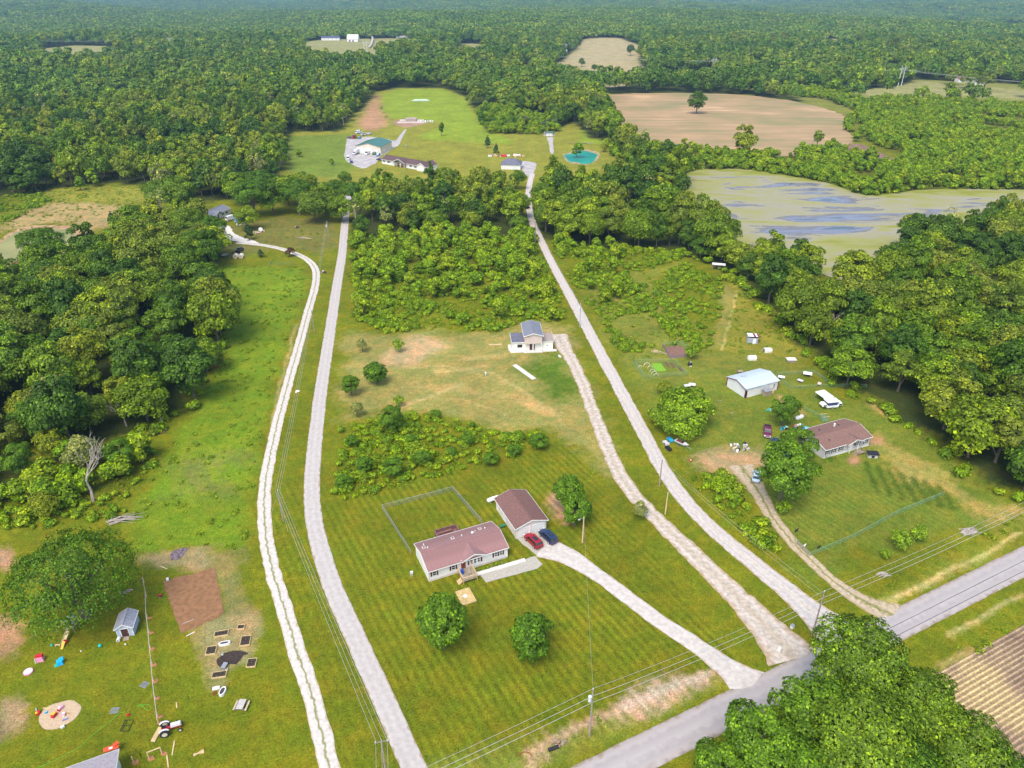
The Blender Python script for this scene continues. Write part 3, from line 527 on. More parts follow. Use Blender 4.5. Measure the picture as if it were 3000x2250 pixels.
# lake, ponds
def algae(m, N, L, b, tc):
    mp = N.new('ShaderNodeMapping'); mp.inputs['Scale'].default_value = (.022, .075, 1); mp.inputs['Rotation'].default_value = (0, 0, RAD(12)); L.new(tc.outputs['Object'], mp.inputs['Vector'])
    n = N.new('ShaderNodeTexNoise'); n.inputs['Scale'].default_value = 1.0; n.inputs['Detail'].default_value = 7; n.inputs['Roughness'].default_value = .62; n.inputs['Distortion'].default_value = .8; L.new(mp.outputs[0], n.inputs['Vector'])
    at = N.new('ShaderNodeAttribute'); at.attribute_name = 'open'
    ad = N.new('ShaderNodeMath'); ad.operation = 'MULTIPLY_ADD'; L.new(n.outputs['Fac'], ad.inputs[0]); ad.inputs[1].default_value = 1.5; a3 = N.new('ShaderNodeMath'); a3.operation = 'ADD'; a3.inputs[1].default_value = -.26; L.new(at.outputs['Fac'], a3.inputs[0]); L.new(a3.outputs[0], ad.inputs[2])
    cr = N.new('ShaderNodeValToRGB'); L.new(ad.outputs[0], cr.inputs[0]); el = cr.color_ramp.elements
    el[0].position = .26; el[0].color = (.20, .21, .02, 1); el[1].position = .86; el[1].color = (.04, .045, .05, 1)
    e = el.new(.38); e.color = (.26, .255, .07, 1); e = el.new(.50); e.color = (.27, .25, .13, 1); e = el.new(.61); e.color = (.28, .26, .19, 1); e = el.new(.655); e.color = (.15, .14, .10, 1); e = el.new(.69); e.color = (.15, .15, .19, 1); e = el.new(.78); e.color = (.16, .16, .21, 1)
    L.new(cr.outputs[0], b.inputs['Base Color'])
    r_ = N.new('ShaderNodeValToRGB'); L.new(ad.outputs[0], r_.inputs[0]); r_.color_ramp.elements[0].position = .62; r_.color_ramp.elements[0].color = (.75,) * 3 + (1,); r_.color_ramp.elements[1].position = .8; r_.color_ramp.elements[1].color = (.06,) * 3 + (1,)
    L.new(r_.outputs[0], b.inputs['Roughness'])
water_algae = mat('algae_covered_water', (.4, .4, .2), .5, .1, 1, spec=.35, extra=algae)
def lake():
    # grid clipped to the shore so the open patches can sit where they do
    poly = [G(*p) for p in SHORE]; sm = smooth(poly + [poly[0]], 1)[:-1]
    fine = sheet('lake', sm, .06, water_algae, 1.5, 3)
    bm_me = fine.data
    xs = np.array([p[0] for p in sm]); ys = np.array([p[1] for p in sm]); step = 2.5
    gx = np.arange(xs.min(), xs.max(), step); gy = np.arange(ys.min(), ys.max(), step)
    X, Y = np.meshgrid(gx, gy); ins = inside(X, Y, [(a, b) for a, b in sm])
    idx = -np.ones(X.shape, int); cell = ins[:-1, :-1] & ins[1:, :-1] & ins[:-1, 1:] & ins[1:, 1:]
    n = np.arange(X.size).reshape(X.shape)
    f = np.stack([n[:-1, :-1][cell], n[:-1, 1:][cell], n[1:, 1:][cell], n[1:, :-1][cell]], 1)
    fx, fy = proj_np(X.ravel(), Y.ravel())
    op = np.zeros(X.size)
    for cx, cy, rx, ry, a in ((1780, 455, 190, 50, .16), (1690, 402, 45, 7, .26), (1760, 415, 70, 9, .18), (1580, 397, 11, 5, .34), (1652, 390, 20, 5, .34), (1745, 398, 22, 6, .3), (1800, 470, 85, 16, .21), (1740, 452, 70, 8, .17), (1850, 448, 60, 9, .2), (1900, 428, 55, 7, .26), (1960, 432, 40, 6, .26), (1840, 492, 60, 14, .2), (1870, 520, 50, 20, .14), (1600, 436, 18, 3, .3)):
        op = np.maximum(op, a * .85 * np.exp(-(((fx + 14 * np.sin(Y.ravel() * .21 + X.ravel() * .07) - cx) / rx) ** 2 + ((fy + 3 * np.sin(X.ravel() * .13) - cy) / ry) ** 2)))
    d = seg_dist(X.ravel(), Y.ravel(), sm + [sm[0]]); op -= .16 * np.clip(1 - d / 22, 0, 1)
    me = np_mesh('lake_surface', np.stack([X.ravel(), Y.ravel(), np.full(X.size, .10)], 1), f, [water_algae])
    a = me.attributes.new('open', 'FLOAT', 'POINT'); a.data.foreach_set('value', op.astype(np.float32)); link('lake_water', me, kind='structure')
    a = bm_me.attributes.new('open', 'FLOAT', 'POINT'); a.data.foreach_set('value', np.full(len(bm_me.vertices), -.16, np.float32))
lake()
sheet('stock_pond', smooth([vl(*p) for p in ((-300, 640), (-60, 560), (0, 495), (60, 445), (130, 412), (230, 400), (360, 404), (450, 412), (470, 440), (430, 520), (300, 560), (100, 600), (-100, 660))], 1), .09, mat('olive_pond_water', (.24, .23, .075), .5, .15, .05, spec=.2), .6)
sheet('pond_bank', smooth([vl(*p) for p in ((-300, 655), (-60, 548), (-10, 488), (50, 430), (130, 396), (230, 380), (380, 382), (500, 392), (560, 412), (540, 440), (480, 470), (430, 540), (300, 590), (100, 620), (-100, 690))], 1), .05, mat('ochre_clay_bank', (.36, .22, .11), .95, .35, .4, bump=.6), 1.2)
sheet('dyed_pond', smooth([vp(*p) for p in ((800, 240), (835, 228), (880, 222), (925, 190), (1000, 198), (1112, 228), (1108, 250), (1060, 318), (960, 320), (925, 300), (850, 300))], 1), .09, mat('teal_dyed_water', (.004, .24, .17), .45, .3, .05, spec=.25), .6)
sheet('pond_clay_rim', smooth([vp(*p) for p in ((790, 232), (840, 214), (925, 182), (1000, 180), (1130, 205), (1135, 262), (1070, 312), (1000, 330), (930, 325), (850, 310), (808, 280))], 1), .05, mat('dry_bank', (.30, .24, .12), .95, .3, .4, bump=.5), 1.5)

# fields
def rows(m, N, L, b, tc):
    mp = N.new('ShaderNodeMapping'); mp.inputs['Rotation'].default_value = (0, 0, RAD(-152)); mp.inputs['Scale'].default_value = (.012, .12, 1); L.new(tc.outputs['Object'], mp.inputs['Vector'])
    n = N.new('ShaderNodeTexNoise'); n.inputs['Scale'].default_value = 1; n.inputs['Detail'].default_value = 6; n.inputs['Roughness'].default_value = .65; L.new(mp.outputs[0], n.inputs['Vector'])
    n2 = N.new('ShaderNodeTexNoise'); n2.inputs['Scale'].default_value = .018; n2.inputs['Detail'].default_value = 5; L.new(tc.outputs['Object'], n2.inputs['Vector'])
    ad = N.new('ShaderNodeMath'); ad.operation = 'ADD'; L.new(n.outputs['Fac'], ad.inputs[0]); L.new(n2.outputs['Fac'], ad.inputs[1])
    cr = N.new('ShaderNodeValToRGB'); L.new(ad.outputs[0], cr.inputs[0]); el = cr.color_ramp.elements
    el[0].position = .40; el[0].color = (.20, .19, .075, 1); el[1].position = .66; el[1].color = (.56, .38, .20, 1)
    e = el.new(.49); e.color = (.30, .21, .10, 1); e = el.new(.57); e.color = (.38, .245, .125, 1)
    hf = N.new('ShaderNodeMath'); hf.operation = 'MULTIPLY'; hf.inputs[1].default_value = .5; L.new(ad.outputs[0], hf.inputs[0]); L.new(hf.outputs[0], cr.inputs[0])
    L.new(cr.outputs[0], b.inputs['Base Color'])
tanfield = mat('planted_tan_field', (.36, .27, .16), .95, .1, 1, bump=.3, extra=rows)
sheet('tan_field', smooth([G(*p) for p in TAN] + [G(*TAN[0])], 1)[:-1], .05, tanfield, 3, 4)
sheet('bare_soil_strip', [G(*p) for p in ((1836, 310), (1862, 312), (1935, 345), (1925, 352), (1880, 338), (1830, 326))], .06, mat('red_brown_soil', (.20, .12, .08), .95, .25, .3, bump=.4), 2)

def crop_field():
    """row crop: low ridges run with the road"""
    A0 = 7.2; rowsn = 84; sp = .78; v = []; f = []
    S = np.arange(70, 190, 1.5)
    for k in range(rowsn * 3):
        o = -A0 - k * sp / 3 - 2.85; z = (.05, .20, .05)[k % 3] + .012
        for s_ in S:
            p = roadpt(s_ , o + .05 * mnoise.noise((s_ * .3, k, 0))); v.append((p[0], p[1], z + (.04 * mnoise.noise((s_, k, 2)) if k % 3 == 1 else 0)))
    n = len(S)
    for k in range(rowsn * 3 - 1):
        for i in range(n - 1): f.append((k * n + i, (k + 1) * n + i, (k + 1) * n + i + 1, k * n + i + 1))
    me = bpy.data.meshes.new('crop_field'); me.from_pydata(v, [], f); me.update()
    if me.polygons[0].normal.z < 0: me.flip_normals()
    def ex(m, N, L, b, tc):
        n = N.new('ShaderNodeTexNoise'); n.inputs['Scale'].default_value = .07; n.inputs['Detail'].default_value = 5; L.new(tc.outputs['Object'], n.inputs['Vector'])
        cr = N.new('ShaderNodeValToRGB'); L.new(n.outputs['Fac'], cr.inputs[0]); el = cr.color_ramp.elements
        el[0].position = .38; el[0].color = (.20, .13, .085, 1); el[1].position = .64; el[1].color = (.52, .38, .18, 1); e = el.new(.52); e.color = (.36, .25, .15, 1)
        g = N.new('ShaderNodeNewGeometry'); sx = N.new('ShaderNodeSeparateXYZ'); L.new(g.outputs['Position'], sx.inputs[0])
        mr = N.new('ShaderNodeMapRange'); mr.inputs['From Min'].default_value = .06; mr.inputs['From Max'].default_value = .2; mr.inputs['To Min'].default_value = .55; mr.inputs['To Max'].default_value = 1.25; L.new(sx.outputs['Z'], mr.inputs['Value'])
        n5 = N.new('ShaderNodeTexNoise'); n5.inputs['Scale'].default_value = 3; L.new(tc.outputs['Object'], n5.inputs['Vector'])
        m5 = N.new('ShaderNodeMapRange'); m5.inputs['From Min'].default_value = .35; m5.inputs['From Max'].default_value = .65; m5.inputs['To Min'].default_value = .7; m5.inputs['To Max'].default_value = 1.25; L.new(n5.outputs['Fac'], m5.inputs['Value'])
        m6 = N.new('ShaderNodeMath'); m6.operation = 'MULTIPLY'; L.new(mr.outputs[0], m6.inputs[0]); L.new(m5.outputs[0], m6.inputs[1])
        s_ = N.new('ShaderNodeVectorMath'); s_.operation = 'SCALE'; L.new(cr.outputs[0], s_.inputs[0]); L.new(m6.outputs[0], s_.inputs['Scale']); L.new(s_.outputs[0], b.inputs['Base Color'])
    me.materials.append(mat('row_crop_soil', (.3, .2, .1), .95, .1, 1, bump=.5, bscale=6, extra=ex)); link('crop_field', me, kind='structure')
crop_field()
sheet('tilled_garden_plot', [q(0, 2, *p) for p in ((1055, 452), (1395, 360), (1452, 660), (1300, 740), (1170, 790), (1120, 640))], .06, mat('tilled_brown_soil', (.235, .12, .055), .95, .18, 1.2, bump=.8, bscale=5), .5)
sheet('sandbox_circle', [(vb(770, 950)[0] + 3.0 * math.cos(a) * (1 + .06 * math.sin(3 * a)), vb(770, 950)[1] + 2.6 * math.sin(a)) for a in np.linspace(0, 6.28, 26)[:-1]], .05, mat('play_sand', (.46, .34, .22), .95, .12, 3, bump=.3), .2)
sheet('compost_patch', smooth([ve(*p) for p in ((890, 520), (960, 480), (1100, 450), (1215, 440), (1210, 500), (1130, 560), (1010, 590), (950, 625), (905, 600))], 1), .07, soil, .7, .5)
sheet('ash_pit', smooth([q(0, 2, *p) for p in ((1100, 280), (1150, 240), (1215, 225), (1210, 265), (1160, 305), (1110, 310))], 1), .06, mat('ash_and_charcoal', (.16, .12, .13), .95, .6, 2.5, bump=.8), .4, .5)
print('sheets', round(time.time() - T0, 1))
#@@PART2
# ------------------------------------------------------------------ foliage
def leaf_mat(name, stops, rough=.55, trans=.25):
    stops = [(r_ * 1.08, g_ * 1.06, b_ * .6) for r_, g_, b_ in stops]
    m = bpy.data.materials.new(name); m.use_nodes = True; nt = m.node_tree; N = nt.nodes; L = nt.links; b = N['Principled BSDF']
    b.inputs['Roughness'].default_value = rough; b.inputs['Specular IOR Level'].default_value = .25
    oi = N.new('ShaderNodeObjectInfo'); cr = N.new('ShaderNodeValToRGB'); cr.color_ramp.interpolation = 'LINEAR'
    el = cr.color_ramp.elements; el[0].position = 0; el[0].color = (*stops[0], 1); el[1].position = 1; el[1].color = (*stops[-1], 1)
    for i, s in enumerate(stops[1:-1]): e = el.new((i + 1) / (len(stops) - 1)); e.color = (*s, 1)
    L.new(oi.outputs['Random'], cr.inputs[0])
    at = N.new('ShaderNodeAttribute'); at.attribute_name = 'var'
    s_ = N.new('ShaderNodeVectorMath'); s_.operation = 'SCALE'; L.new(cr.outputs[0], s_.inputs[0]); L.new(at.outputs['Fac'], s_.inputs['Scale'])
    # lighter leaves are also yellower
    mr = N.new('ShaderNodeMapRange'); mr.inputs['From Min'].default_value = .8; mr.inputs['From Max'].default_value = 1.9; L.new(at.outputs['Fac'], mr.inputs['Value'])
    mx = N.new('ShaderNodeMix'); mx.data_type = 'RGBA'; mx.blend_type = 'MULTIPLY'; mx.inputs['B'].default_value = (1.45, 1.18, .8, 1); L.new(mr.outputs[0], mx.inputs['Factor']); L.new(s_.outputs[0], mx.inputs['A'])
    L.new(mx.outputs['Result'], b.inputs['Base Color'])
    tr = N.new('ShaderNodeBsdfTranslucent'); L.new(mx.outputs['Result'], tr.inputs['Color'])
    ms = N.new('ShaderNodeMixShader'); ms.inputs[0].default_value = trans; L.new(b.outputs[0], ms.inputs[1]); L.new(tr.outputs[0], ms.inputs[2])
    L.new(ms.outputs[0], N['Material Output'].inputs['Surface']); return m
leaf_wood = leaf_mat('woodland_leaves', [(.065, .145, .008), (.13, .235, .008), (.075, .160, .012), (.175, .265, .010), (.095, .185, .008), (.14, .195, .030), (.21, .275, .022), (.07, .155, .008)])
leaf_deep = leaf_mat('deep_woodland_leaves', [(.045, .115, .010), (.07, .15, .012), (.055, .125, .014), (.085, .165, .012)])
leaf_light = leaf_mat('light_woodland_leaves', [(.15, .255, .010), (.19, .275, .018), (.12, .225, .010), (.17, .225, .035), (.205, .30, .014)])
leaf_dark = leaf_mat('dark_leaves', [(.070, .165, .010), (.085, .185, .012)])
leaf_lawn = leaf_mat('maple_leaves', [(.085, .190, .012), (.100, .205, .014)])
leaf_bright = leaf_mat('bright_leaves', [(.15, .27, .014), (.165, .285, .018)])
leaf_mid = leaf_mat('mid_green_leaves', [(.105, .200, .016), (.125, .22, .016)])
leaf_pale = leaf_mat('pale_leaves', [(.20, .25, .10), (.24, .28, .14)])
leaf_yel = leaf_mat('yellow_green_leaves', [(.19, .25, .015), (.21, .27, .02)])
leaf_shrub = leaf_mat('shrub_leaves', [(.14, .265, .007), (.195, .315, .009), (.12, .24, .008), (.23, .325, .012), (.165, .29, .007)])
leaf_gshrub = leaf_mat('meadow_weeds', [(.17, .27, .008), (.20, .29, .012), (.15, .25, .010)])
leaf_far = leaf_mat('far_leaves', [(.06, .15, .014), (.12, .225, .014), (.07, .155, .02), (.155, .255, .018), (.085, .17, .025), (.19, .26, .035), (.065, .15, .015)], trans=.1)
needle = leaf_mat('needles', [(.035, .080, .030), (.045, .095, .032)], trans=.05)
needle_blue = leaf_mat('grey_green_needles', [(.07, .11, .075), (.09, .13, .09)], trans=.05)
leaf_red = leaf_mat('dark_red_leaves', [(.10, .05, .045), (.12, .06, .05)])
bark = mat('bark', (.15, .12, .09), .9, .3, 1.5, bump=.3)
bark_pale = mat('bleached_bark', (.36, .31, .27), .9, .2, 1.5)

def leaves(centres, normals, size, g):
    n = len(centres); nn = normals / np.maximum(np.linalg.norm(normals, axis=1, keepdims=True), 1e-6)
    r = g.normal(size=(n, 3)); t = np.cross(nn, r); t /= np.maximum(np.linalg.norm(t, axis=1, keepdims=True), 1e-6); b = np.cross(nn, t)
    s = (size * g.uniform(.55, 1.35, n))[:, None] / 2; asp = g.uniform(.45, .85, n)[:, None]
    lift = nn * s * .35
    v = np.stack([centres - t * s - lift, centres - b * s * asp, centres + t * s - lift, centres + b * s * asp], 1).reshape(-1, 3)
    return v, np.arange(n * 4).reshape(n, 4)

def crown_arrays(seed, R, H, base, nl, n, ls, shape='round', lobe=.42, fill=.12):
    """leaf clumps on the skins of boughs that make up a crown: R radius, H crown height, base height of its foot"""
    g = np.random.default_rng(seed); C = []; RR = []
    for i in range(nl):
        for _ in range(30):
            p = g.uniform(-1, 1, 3); d = np.linalg.norm(p)
            if .35 < d < 1: break
        z = (p[2] + 1) / 2
        if shape == 'cone': k = (1 - z) * .95 + .08
        elif shape == 'column': k = .95 * math.sin(math.pi * min(1, z * .9 + .12)) ** .5
        elif shape == 'egg': k = math.sin(math.pi * min(1, (z * .86 + .14))) ** .75; k *= 1.05
        elif shape == 'dome': k = math.sqrt(max(0, 1 - z * z * .95))
        else: k = math.sqrt(max(.04, 1 - (2 * z - .85) ** 2)) if z > .42 else .8 + .4 * z
        a = g.uniform(0, 2 * math.pi); rad = math.sqrt(g.uniform(.15, 1)) * k * (1 - lobe * .75)
        C.append((R * rad * math.cos(a), R * rad * math.sin(a), base + H * (.1 + .78 * z))); RR.append(R * lobe * g.uniform(.65, 1.15) * (.65 + .5 * k if shape != 'cone' else .35 + .75 * k))
    C = np.array(C); RR = np.array(RR); w = RR ** 2 / (RR ** 2).sum()
    m = int(n * 1.9); k = g.choice(nl, m, p=w)
    d = g.normal(size=(m, 3)); d /= np.linalg.norm(d, axis=1, keepdims=True); d[:, 2] = np.where(d[:, 2] < -.35, -d[:, 2], d[:, 2])
    bump_ = 1 + .16 * np.sin(d[:, 0] * 6 + k) * np.sin(d[:, 1] * 7 + k * 2)
    pos = C[k] + d * (RR[k] * bump_ * np.where(g.uniform(size=m) < fill, g.uniform(.5, .9, m), g.uniform(.88, 1.08, m)))[:, None] * np.array([1, 1, .82])
    keep = np.ones(m, bool)
    for i in range(nl):
        dd = np.linalg.norm((pos - C[i]) / np.array([1, 1, .82]), axis=1); keep &= (dd > RR[i] * .72) | (k == i)
    pos = pos[keep][:n]; d = d[keep][:n]; k = k[keep][:n]
    out = pos - np.array([0, 0, base + H * .38]); out /= np.maximum(np.linalg.norm(out, axis=1, keepdims=True), 1e-6)
    nrm = .65 * d + .6 * out + g.normal(scale=.42, size=d.shape) + np.array([0, 0, .3])
    v, f = leaves(pos, nrm, ls, g)
    lv = g.uniform(.78, 1.22, nl)
    tip = g.uniform(0, 1, len(pos))
    var = lv[k] * np.where(tip > .82, g.uniform(1.25, 1.9, len(pos)), g.uniform(.55, 1.2, len(pos)))
    return v, f, var, C, RR

def trunk_mesh(name, C, R, base, m=bark, r0=.28, nb=6, lean=0):
    b = MB(); top = max(c[2] for c in C) * .8 if len(C) else base
    b.tube([(0, 0, -.1), (.05, .03, base * .6), (.1, -.06, base + .25 * (top - base)), (0, .1, top)], [r0 * 1.25, r0, r0 * .7, r0 * .2], 7)
    for i in range(min(nb, len(C))):
        c = C[(i * 7) % len(C)]; z0 = base * .75 + (i / max(1, nb)) * (top - base) * .5
        b.tube([(0, 0, z0), (c[0] * .45, c[1] * .45, z0 + (c[2] - z0) * .5), (c[0] * .9, c[1] * .9, c[2])], [r0 * .5, r0 * .3, r0 * .08], 5)
    return b.mesh(name, m)

def tree_proto(seed, R, H, base, nl, n, ls, lm, shape='round', r0=.28, lobe=.42, bm_=None, nb=6):
    v, f, var, C, RR = crown_arrays(seed, R, H, base, nl, n, ls, shape, lobe)
    return (np_mesh('crown', v, f, [lm], None, var), trunk_mesh('trunk', C, R, base, bm_ or bark, r0, nb), (v, f, var))
def joined(p, name):
    """crown and trunk as one mesh for the uncountable woods"""
    v, f, var = p[2]; t = p[1]; tv = np.zeros(len(t.vertices) * 3, np.float32); t.vertices.foreach_get('co', tv)
    tf = [list(pp.vertices) for pp in t.polygons if len(pp.vertices) == 4]
    tf = np.array(tf, int) + len(v) if tf else np.zeros((0, 4), int)
    me = np_mesh(name, np.concatenate([v, tv.reshape(-1, 3)]), np.concatenate([f, tf]), [p[0].materials[0], t.materials[0]], np.concatenate([np.zeros(len(f)), np.ones(len(tf))]), np.concatenate([var, np.ones(len(tf))]))
    return me

def place_tree(p, name, xy, s, label, group=None, hz=1.0, cat='tree', rz=None, crown_name='crown', z=0):
    e = link(name, None, None, (xy[0], xy[1], z), random.uniform(0, 6.28) if rz is None else rz, label, cat, group); e.scale = (s, s, s * hz)
    link('trunk', p[1], e); link(crown_name, p[0], e); return e

wood_protos = [tree_proto(100 + i, R_, H_, b_, nl_, 2300, .92, (leaf_deep, leaf_wood, leaf_light)[i // 2], sh_, lobe=.32) for i, (R_, H_, b_, nl_, sh_) in enumerate([(5.8, 12, 3, 22, 'round'), (6.4, 11.5, 2.5, 24, 'round'), (5.2, 15, 2.5, 22, 'egg'), (7.0, 11, 3, 26, 'round'), (4.6, 14, 2.5, 18, 'egg'), (6.0, 13.5, 2, 24, 'egg')])]
woodn = [tree_proto(120 + i, R_, H_, b_, nl_, 6500, .62, (leaf_deep, leaf_wood, leaf_wood, leaf_light)[i], sh_, lobe=.27) for i, (R_, H_, b_, nl_, sh_) in enumerate([(6.0, 12.5, 2.5, 36, 'round'), (6.8, 12, 2, 40, 'round'), (5.4, 15, 2, 36, 'egg'), (7.2, 12, 2.5, 44, 'round')])]
scrubt = [tree_proto(140 + i, R_, H_, b_, nl_, 800, .6, leaf_shrub, sh_, r0=.12, nb=3) for i, (R_, H_, b_, nl_, sh_) in enumerate([(2.4, 4.2, .4, 10, 'dome'), (2.0, 5.5, .6, 9, 'egg'), (2.8, 3.6, .2, 12, 'dome')])]
def shrub_mesh(seed, R, H, n, ls, lm, nl=6):
    v, f, var, C, RR = crown_arrays(seed, R, H, -.1 * H, nl, n, ls, 'dome', .5); return np_mesh('foliage', v, f, [lm], None, var)
shrubs = [shrub_mesh(160, 1.3, 1.7, 260, .42, leaf_shrub), shrub_mesh(161, 1.0, 2.3, 220, .4, leaf_shrub), shrub_mesh(162, 1.6, 1.5, 300, .45, leaf_shrub, 8)]
weeds = [shrub_mesh(170, .8, .38, 70, .30, leaf_gshrub, 5), shrub_mesh(171, .6, .5, 60, .28, leaf_gshrub, 4), shrub_mesh(172, 1.2, .34, 90, .32, leaf_gshrub, 7)]
def far_tree(seed, R, H, base, n, ls, lm):
    v, f, var, C, RR = crown_arrays(seed, R, H, base, 8, n, ls, 'round', .5, .0); return np_mesh('far_tree', v, f, [lm], None, var)
fars = [far_tree(180, 6.2, 13, 3, 480, 1.8, leaf_deep), far_tree(181, 7.4, 12.5, 3, 480, 1.9, leaf_far), far_tree(182, 5.4, 16, 3, 440, 1.7, leaf_far), far_tree(183, 6.8, 13, 3, 480, 1.8, leaf_light)]
def canopy_patch(seed, S, nt, n, ls):
    g = np.random.default_rng(seed); V = []; F = []; A = []; o = 0
    for i in range(nt):
        v, f, var, C, RR = crown_arrays(seed * 31 + i, g.uniform(4.5, 7), g.uniform(9, 14), 3, 6, n, ls, 'round', .5, 0.0)
        k = g.uniform(.8, 1.2); x, y = (i % 5 + g.uniform(.1, .9)) / 5 * S - S / 2, (i // 5 + g.uniform(.1, .9)) / 5 * S - S / 2
        V.append(v + np.array([x, y, g.uniform(-2, 2)])); F.append(f + o); A.append(var * k); o += len(v)
    return np_mesh('canopy_patch', np.concatenate(V), np.concatenate(F), [leaf_far], None, np.concatenate(A))
patches = [canopy_patch(s_, 46, 25, 110, 3.0) for s_ in (3, 4, 5)]

def scatter(name, meshes, X, Y, Z, S, HZ, idx, label, cat, tilt=.06):
    """one mass of plants standing on points of the ground"""
    n = len(X); pc = bpy.data.collections.new(name + '_kinds')
    for i, me in enumerate(meshes): o = bpy.data.objects.new('kind_%s_%d' % (name, i), me); pc.objects.link(o)
    me = bpy.data.meshes.new(name); me.vertices.add(n); me.vertices.foreach_set('co', np.stack([X, Y, Z], 1).astype(np.float32).ravel())
    for nm, ty, arr in (('size', 'FLOAT_VECTOR', np.stack([S, S, S * HZ], 1)), ('turn', 'FLOAT_VECTOR', np.stack([rng.normal(0, tilt, n), rng.normal(0, tilt, n), rng.uniform(0, 6.28, n)], 1)), ('pick', 'INT', idx)):
        a = me.attributes.new(nm, ty, 'POINT')
        if ty == 'INT': a.data.foreach_set('value', np.asarray(arr, np.int32))
        else: a.data.foreach_set('vector', arr.astype(np.float32).ravel())
    o = link(name, me, None, label=label, cat=cat, kind='stuff')
    ng = bpy.data.node_groups.new(name, 'GeometryNodeTree'); ng.interface.new_socket('Geometry', in_out='INPUT', socket_type='NodeSocketGeometry'); ng.interface.new_socket('Geometry', in_out='OUTPUT', socket_type='NodeSocketGeometry')
    N = ng.nodes; L = ng.links; gi = N.new('NodeGroupInput'); go = N.new('NodeGroupOutput'); ip = N.new('GeometryNodeInstanceOnPoints'); ci = N.new('GeometryNodeCollectionInfo')
    ci.inputs['Collection'].default_value = pc; ci.inputs['Separate Children'].default_value = True; ci.inputs['Reset Children'].default_value = True
    def na(nm, ty): x = N.new('GeometryNodeInputNamedAttribute'); x.data_type = ty; x.inputs['Name'].default_value = nm; return x.outputs['Attribute']
    L.new(gi.outputs[0], ip.inputs['Points']); L.new(ci.outputs[0], ip.inputs['Instance']); ip.inputs['Pick Instance'].default_value = True
    L.new(na('pick', 'INT'), ip.inputs['Instance Index']); L.new(na('size', 'FLOAT_VECTOR'), ip.inputs['Scale'])
    er = N.new('FunctionNodeEulerToRotation'); L.new(na('turn', 'FLOAT_VECTOR'), er.inputs[0]); L.new(er.outputs[0], ip.inputs['Rotation'])
    L.new(ip.outputs[0], go.inputs[0]); md = o.modifiers.new('scatter', 'NODES'); md.node_group = ng; return o

def grid_pts(y0, y1, step, margin=30, k=.66):
    out = []
    ys = np.arange(y0, y1, step); X = []; Y = []
    for yy in ys:
        h = k * yy + 34 + margin; xs = np.arange(-h, h, step); X.append(xs); Y.append(np.full(len(xs), yy))
    X = np.concatenate(X); Y = np.concatenate(Y)
    return X + rng.uniform(-.46, .46, len(X)) * step, Y + rng.uniform(-.46, .46, len(Y)) * step

# hand-placed trees: where the middle of the crown shows on the survey, kept clear of scattered ones
HAND = []   # x, y, radius
def T(x, y, hmid):  # ground point below a crown whose middle, hmid metres up, shows at x, y
    p = G(x, y, hmid); return p
GROVE = ['%s shade tree %s' % (('dark', 'tall green', 'tall full')[i % 3], w_) for i, w_ in enumerate(('right above the roof of the grey-roofed house', 'in the middle of the grove behind the parked cars', 'behind the roof end of the grey-roofed house', 'in the grove above the log stack', 'at the lane side of the grove above the utility pole', 'in the grove between log stack and lane', 'in the rear row behind the grey-roofed house', 'in the rear row of the grove by the rough meadow', 'overhanging the west lane', 'at the top corner of the grove beside the lane', 'in the rear row above the riding mower', 'low beside the satellite dish', 'across the lane from the grove'))]
maple = tree_proto(200, 3.3, 8.6, .9, 90, 7500, .38, leaf_lawn, 'egg', r0=.2, lobe=.21)
maple2 = tree_proto(201, 2.9, 7.4, .8, 80, 6000, .38, leaf_dark, 'egg', r0=.18, lobe=.22)
domet = tree_proto(202, 5.2, 6.6, .6, 80, 12000, .34, leaf_bright, 'dome', r0=.35, lobe=.2)
oak = tree_proto(203, 6.8, 10, 4.5, 80, 19000, .37, leaf_mid, 'round', r0=.5, lobe=.23, nb=10)
oak2 = tree_proto(204, 7.2, 10.5, 4.0, 80, 19000, .37, leaf_dark, 'round', r0=.5, lobe=.23, nb=10)
bigoak = tree_proto(205, 12.5, 11, 3.6, 170, 30000, .40, leaf_dark, 'dome', r0=.9, lobe=.20, nb=16)
loose = tree_proto(206, 5.5, 11, 3.2, 40, 5600, .5, leaf_yel, 'egg', r0=.3, lobe=.25, nb=10)
green_a = tree_proto(207, 5.0, 10, 2.4, 60, 11000, .37, leaf_lawn, 'round', r0=.3, lobe=.24)
young = tree_proto(208, 1.6, 3.4, .6, 12, 900, .34, leaf_bright, 'egg', r0=.07, nb=4)
conifer = tree_proto(209, 2.2, 7, .4, 26, 1800, .5, needle, 'cone', r0=.16)
bluecon = tree_proto(210, 4.2, 6, .3, 22, 1900, .7, needle_blue, 'dome', r0=.2)
column = tree_proto(211, 2.3, 11, 1.2, 20, 2600, .55, leaf_mid, 'column', r0=.2)
palet = tree_proto(212, 4.2, 9, 2.4, 26, 3200, .5, leaf_pale, 'egg', r0=.25)
willow = tree_proto(213, 3.2, 5.5, .8, 20, 2400, .4, leaf_yel, 'dome', r0=.25)
redtree = tree_proto(214, 2.0, 2.8, .6, 14, 1100, .36, leaf_red, 'dome', r0=.1)

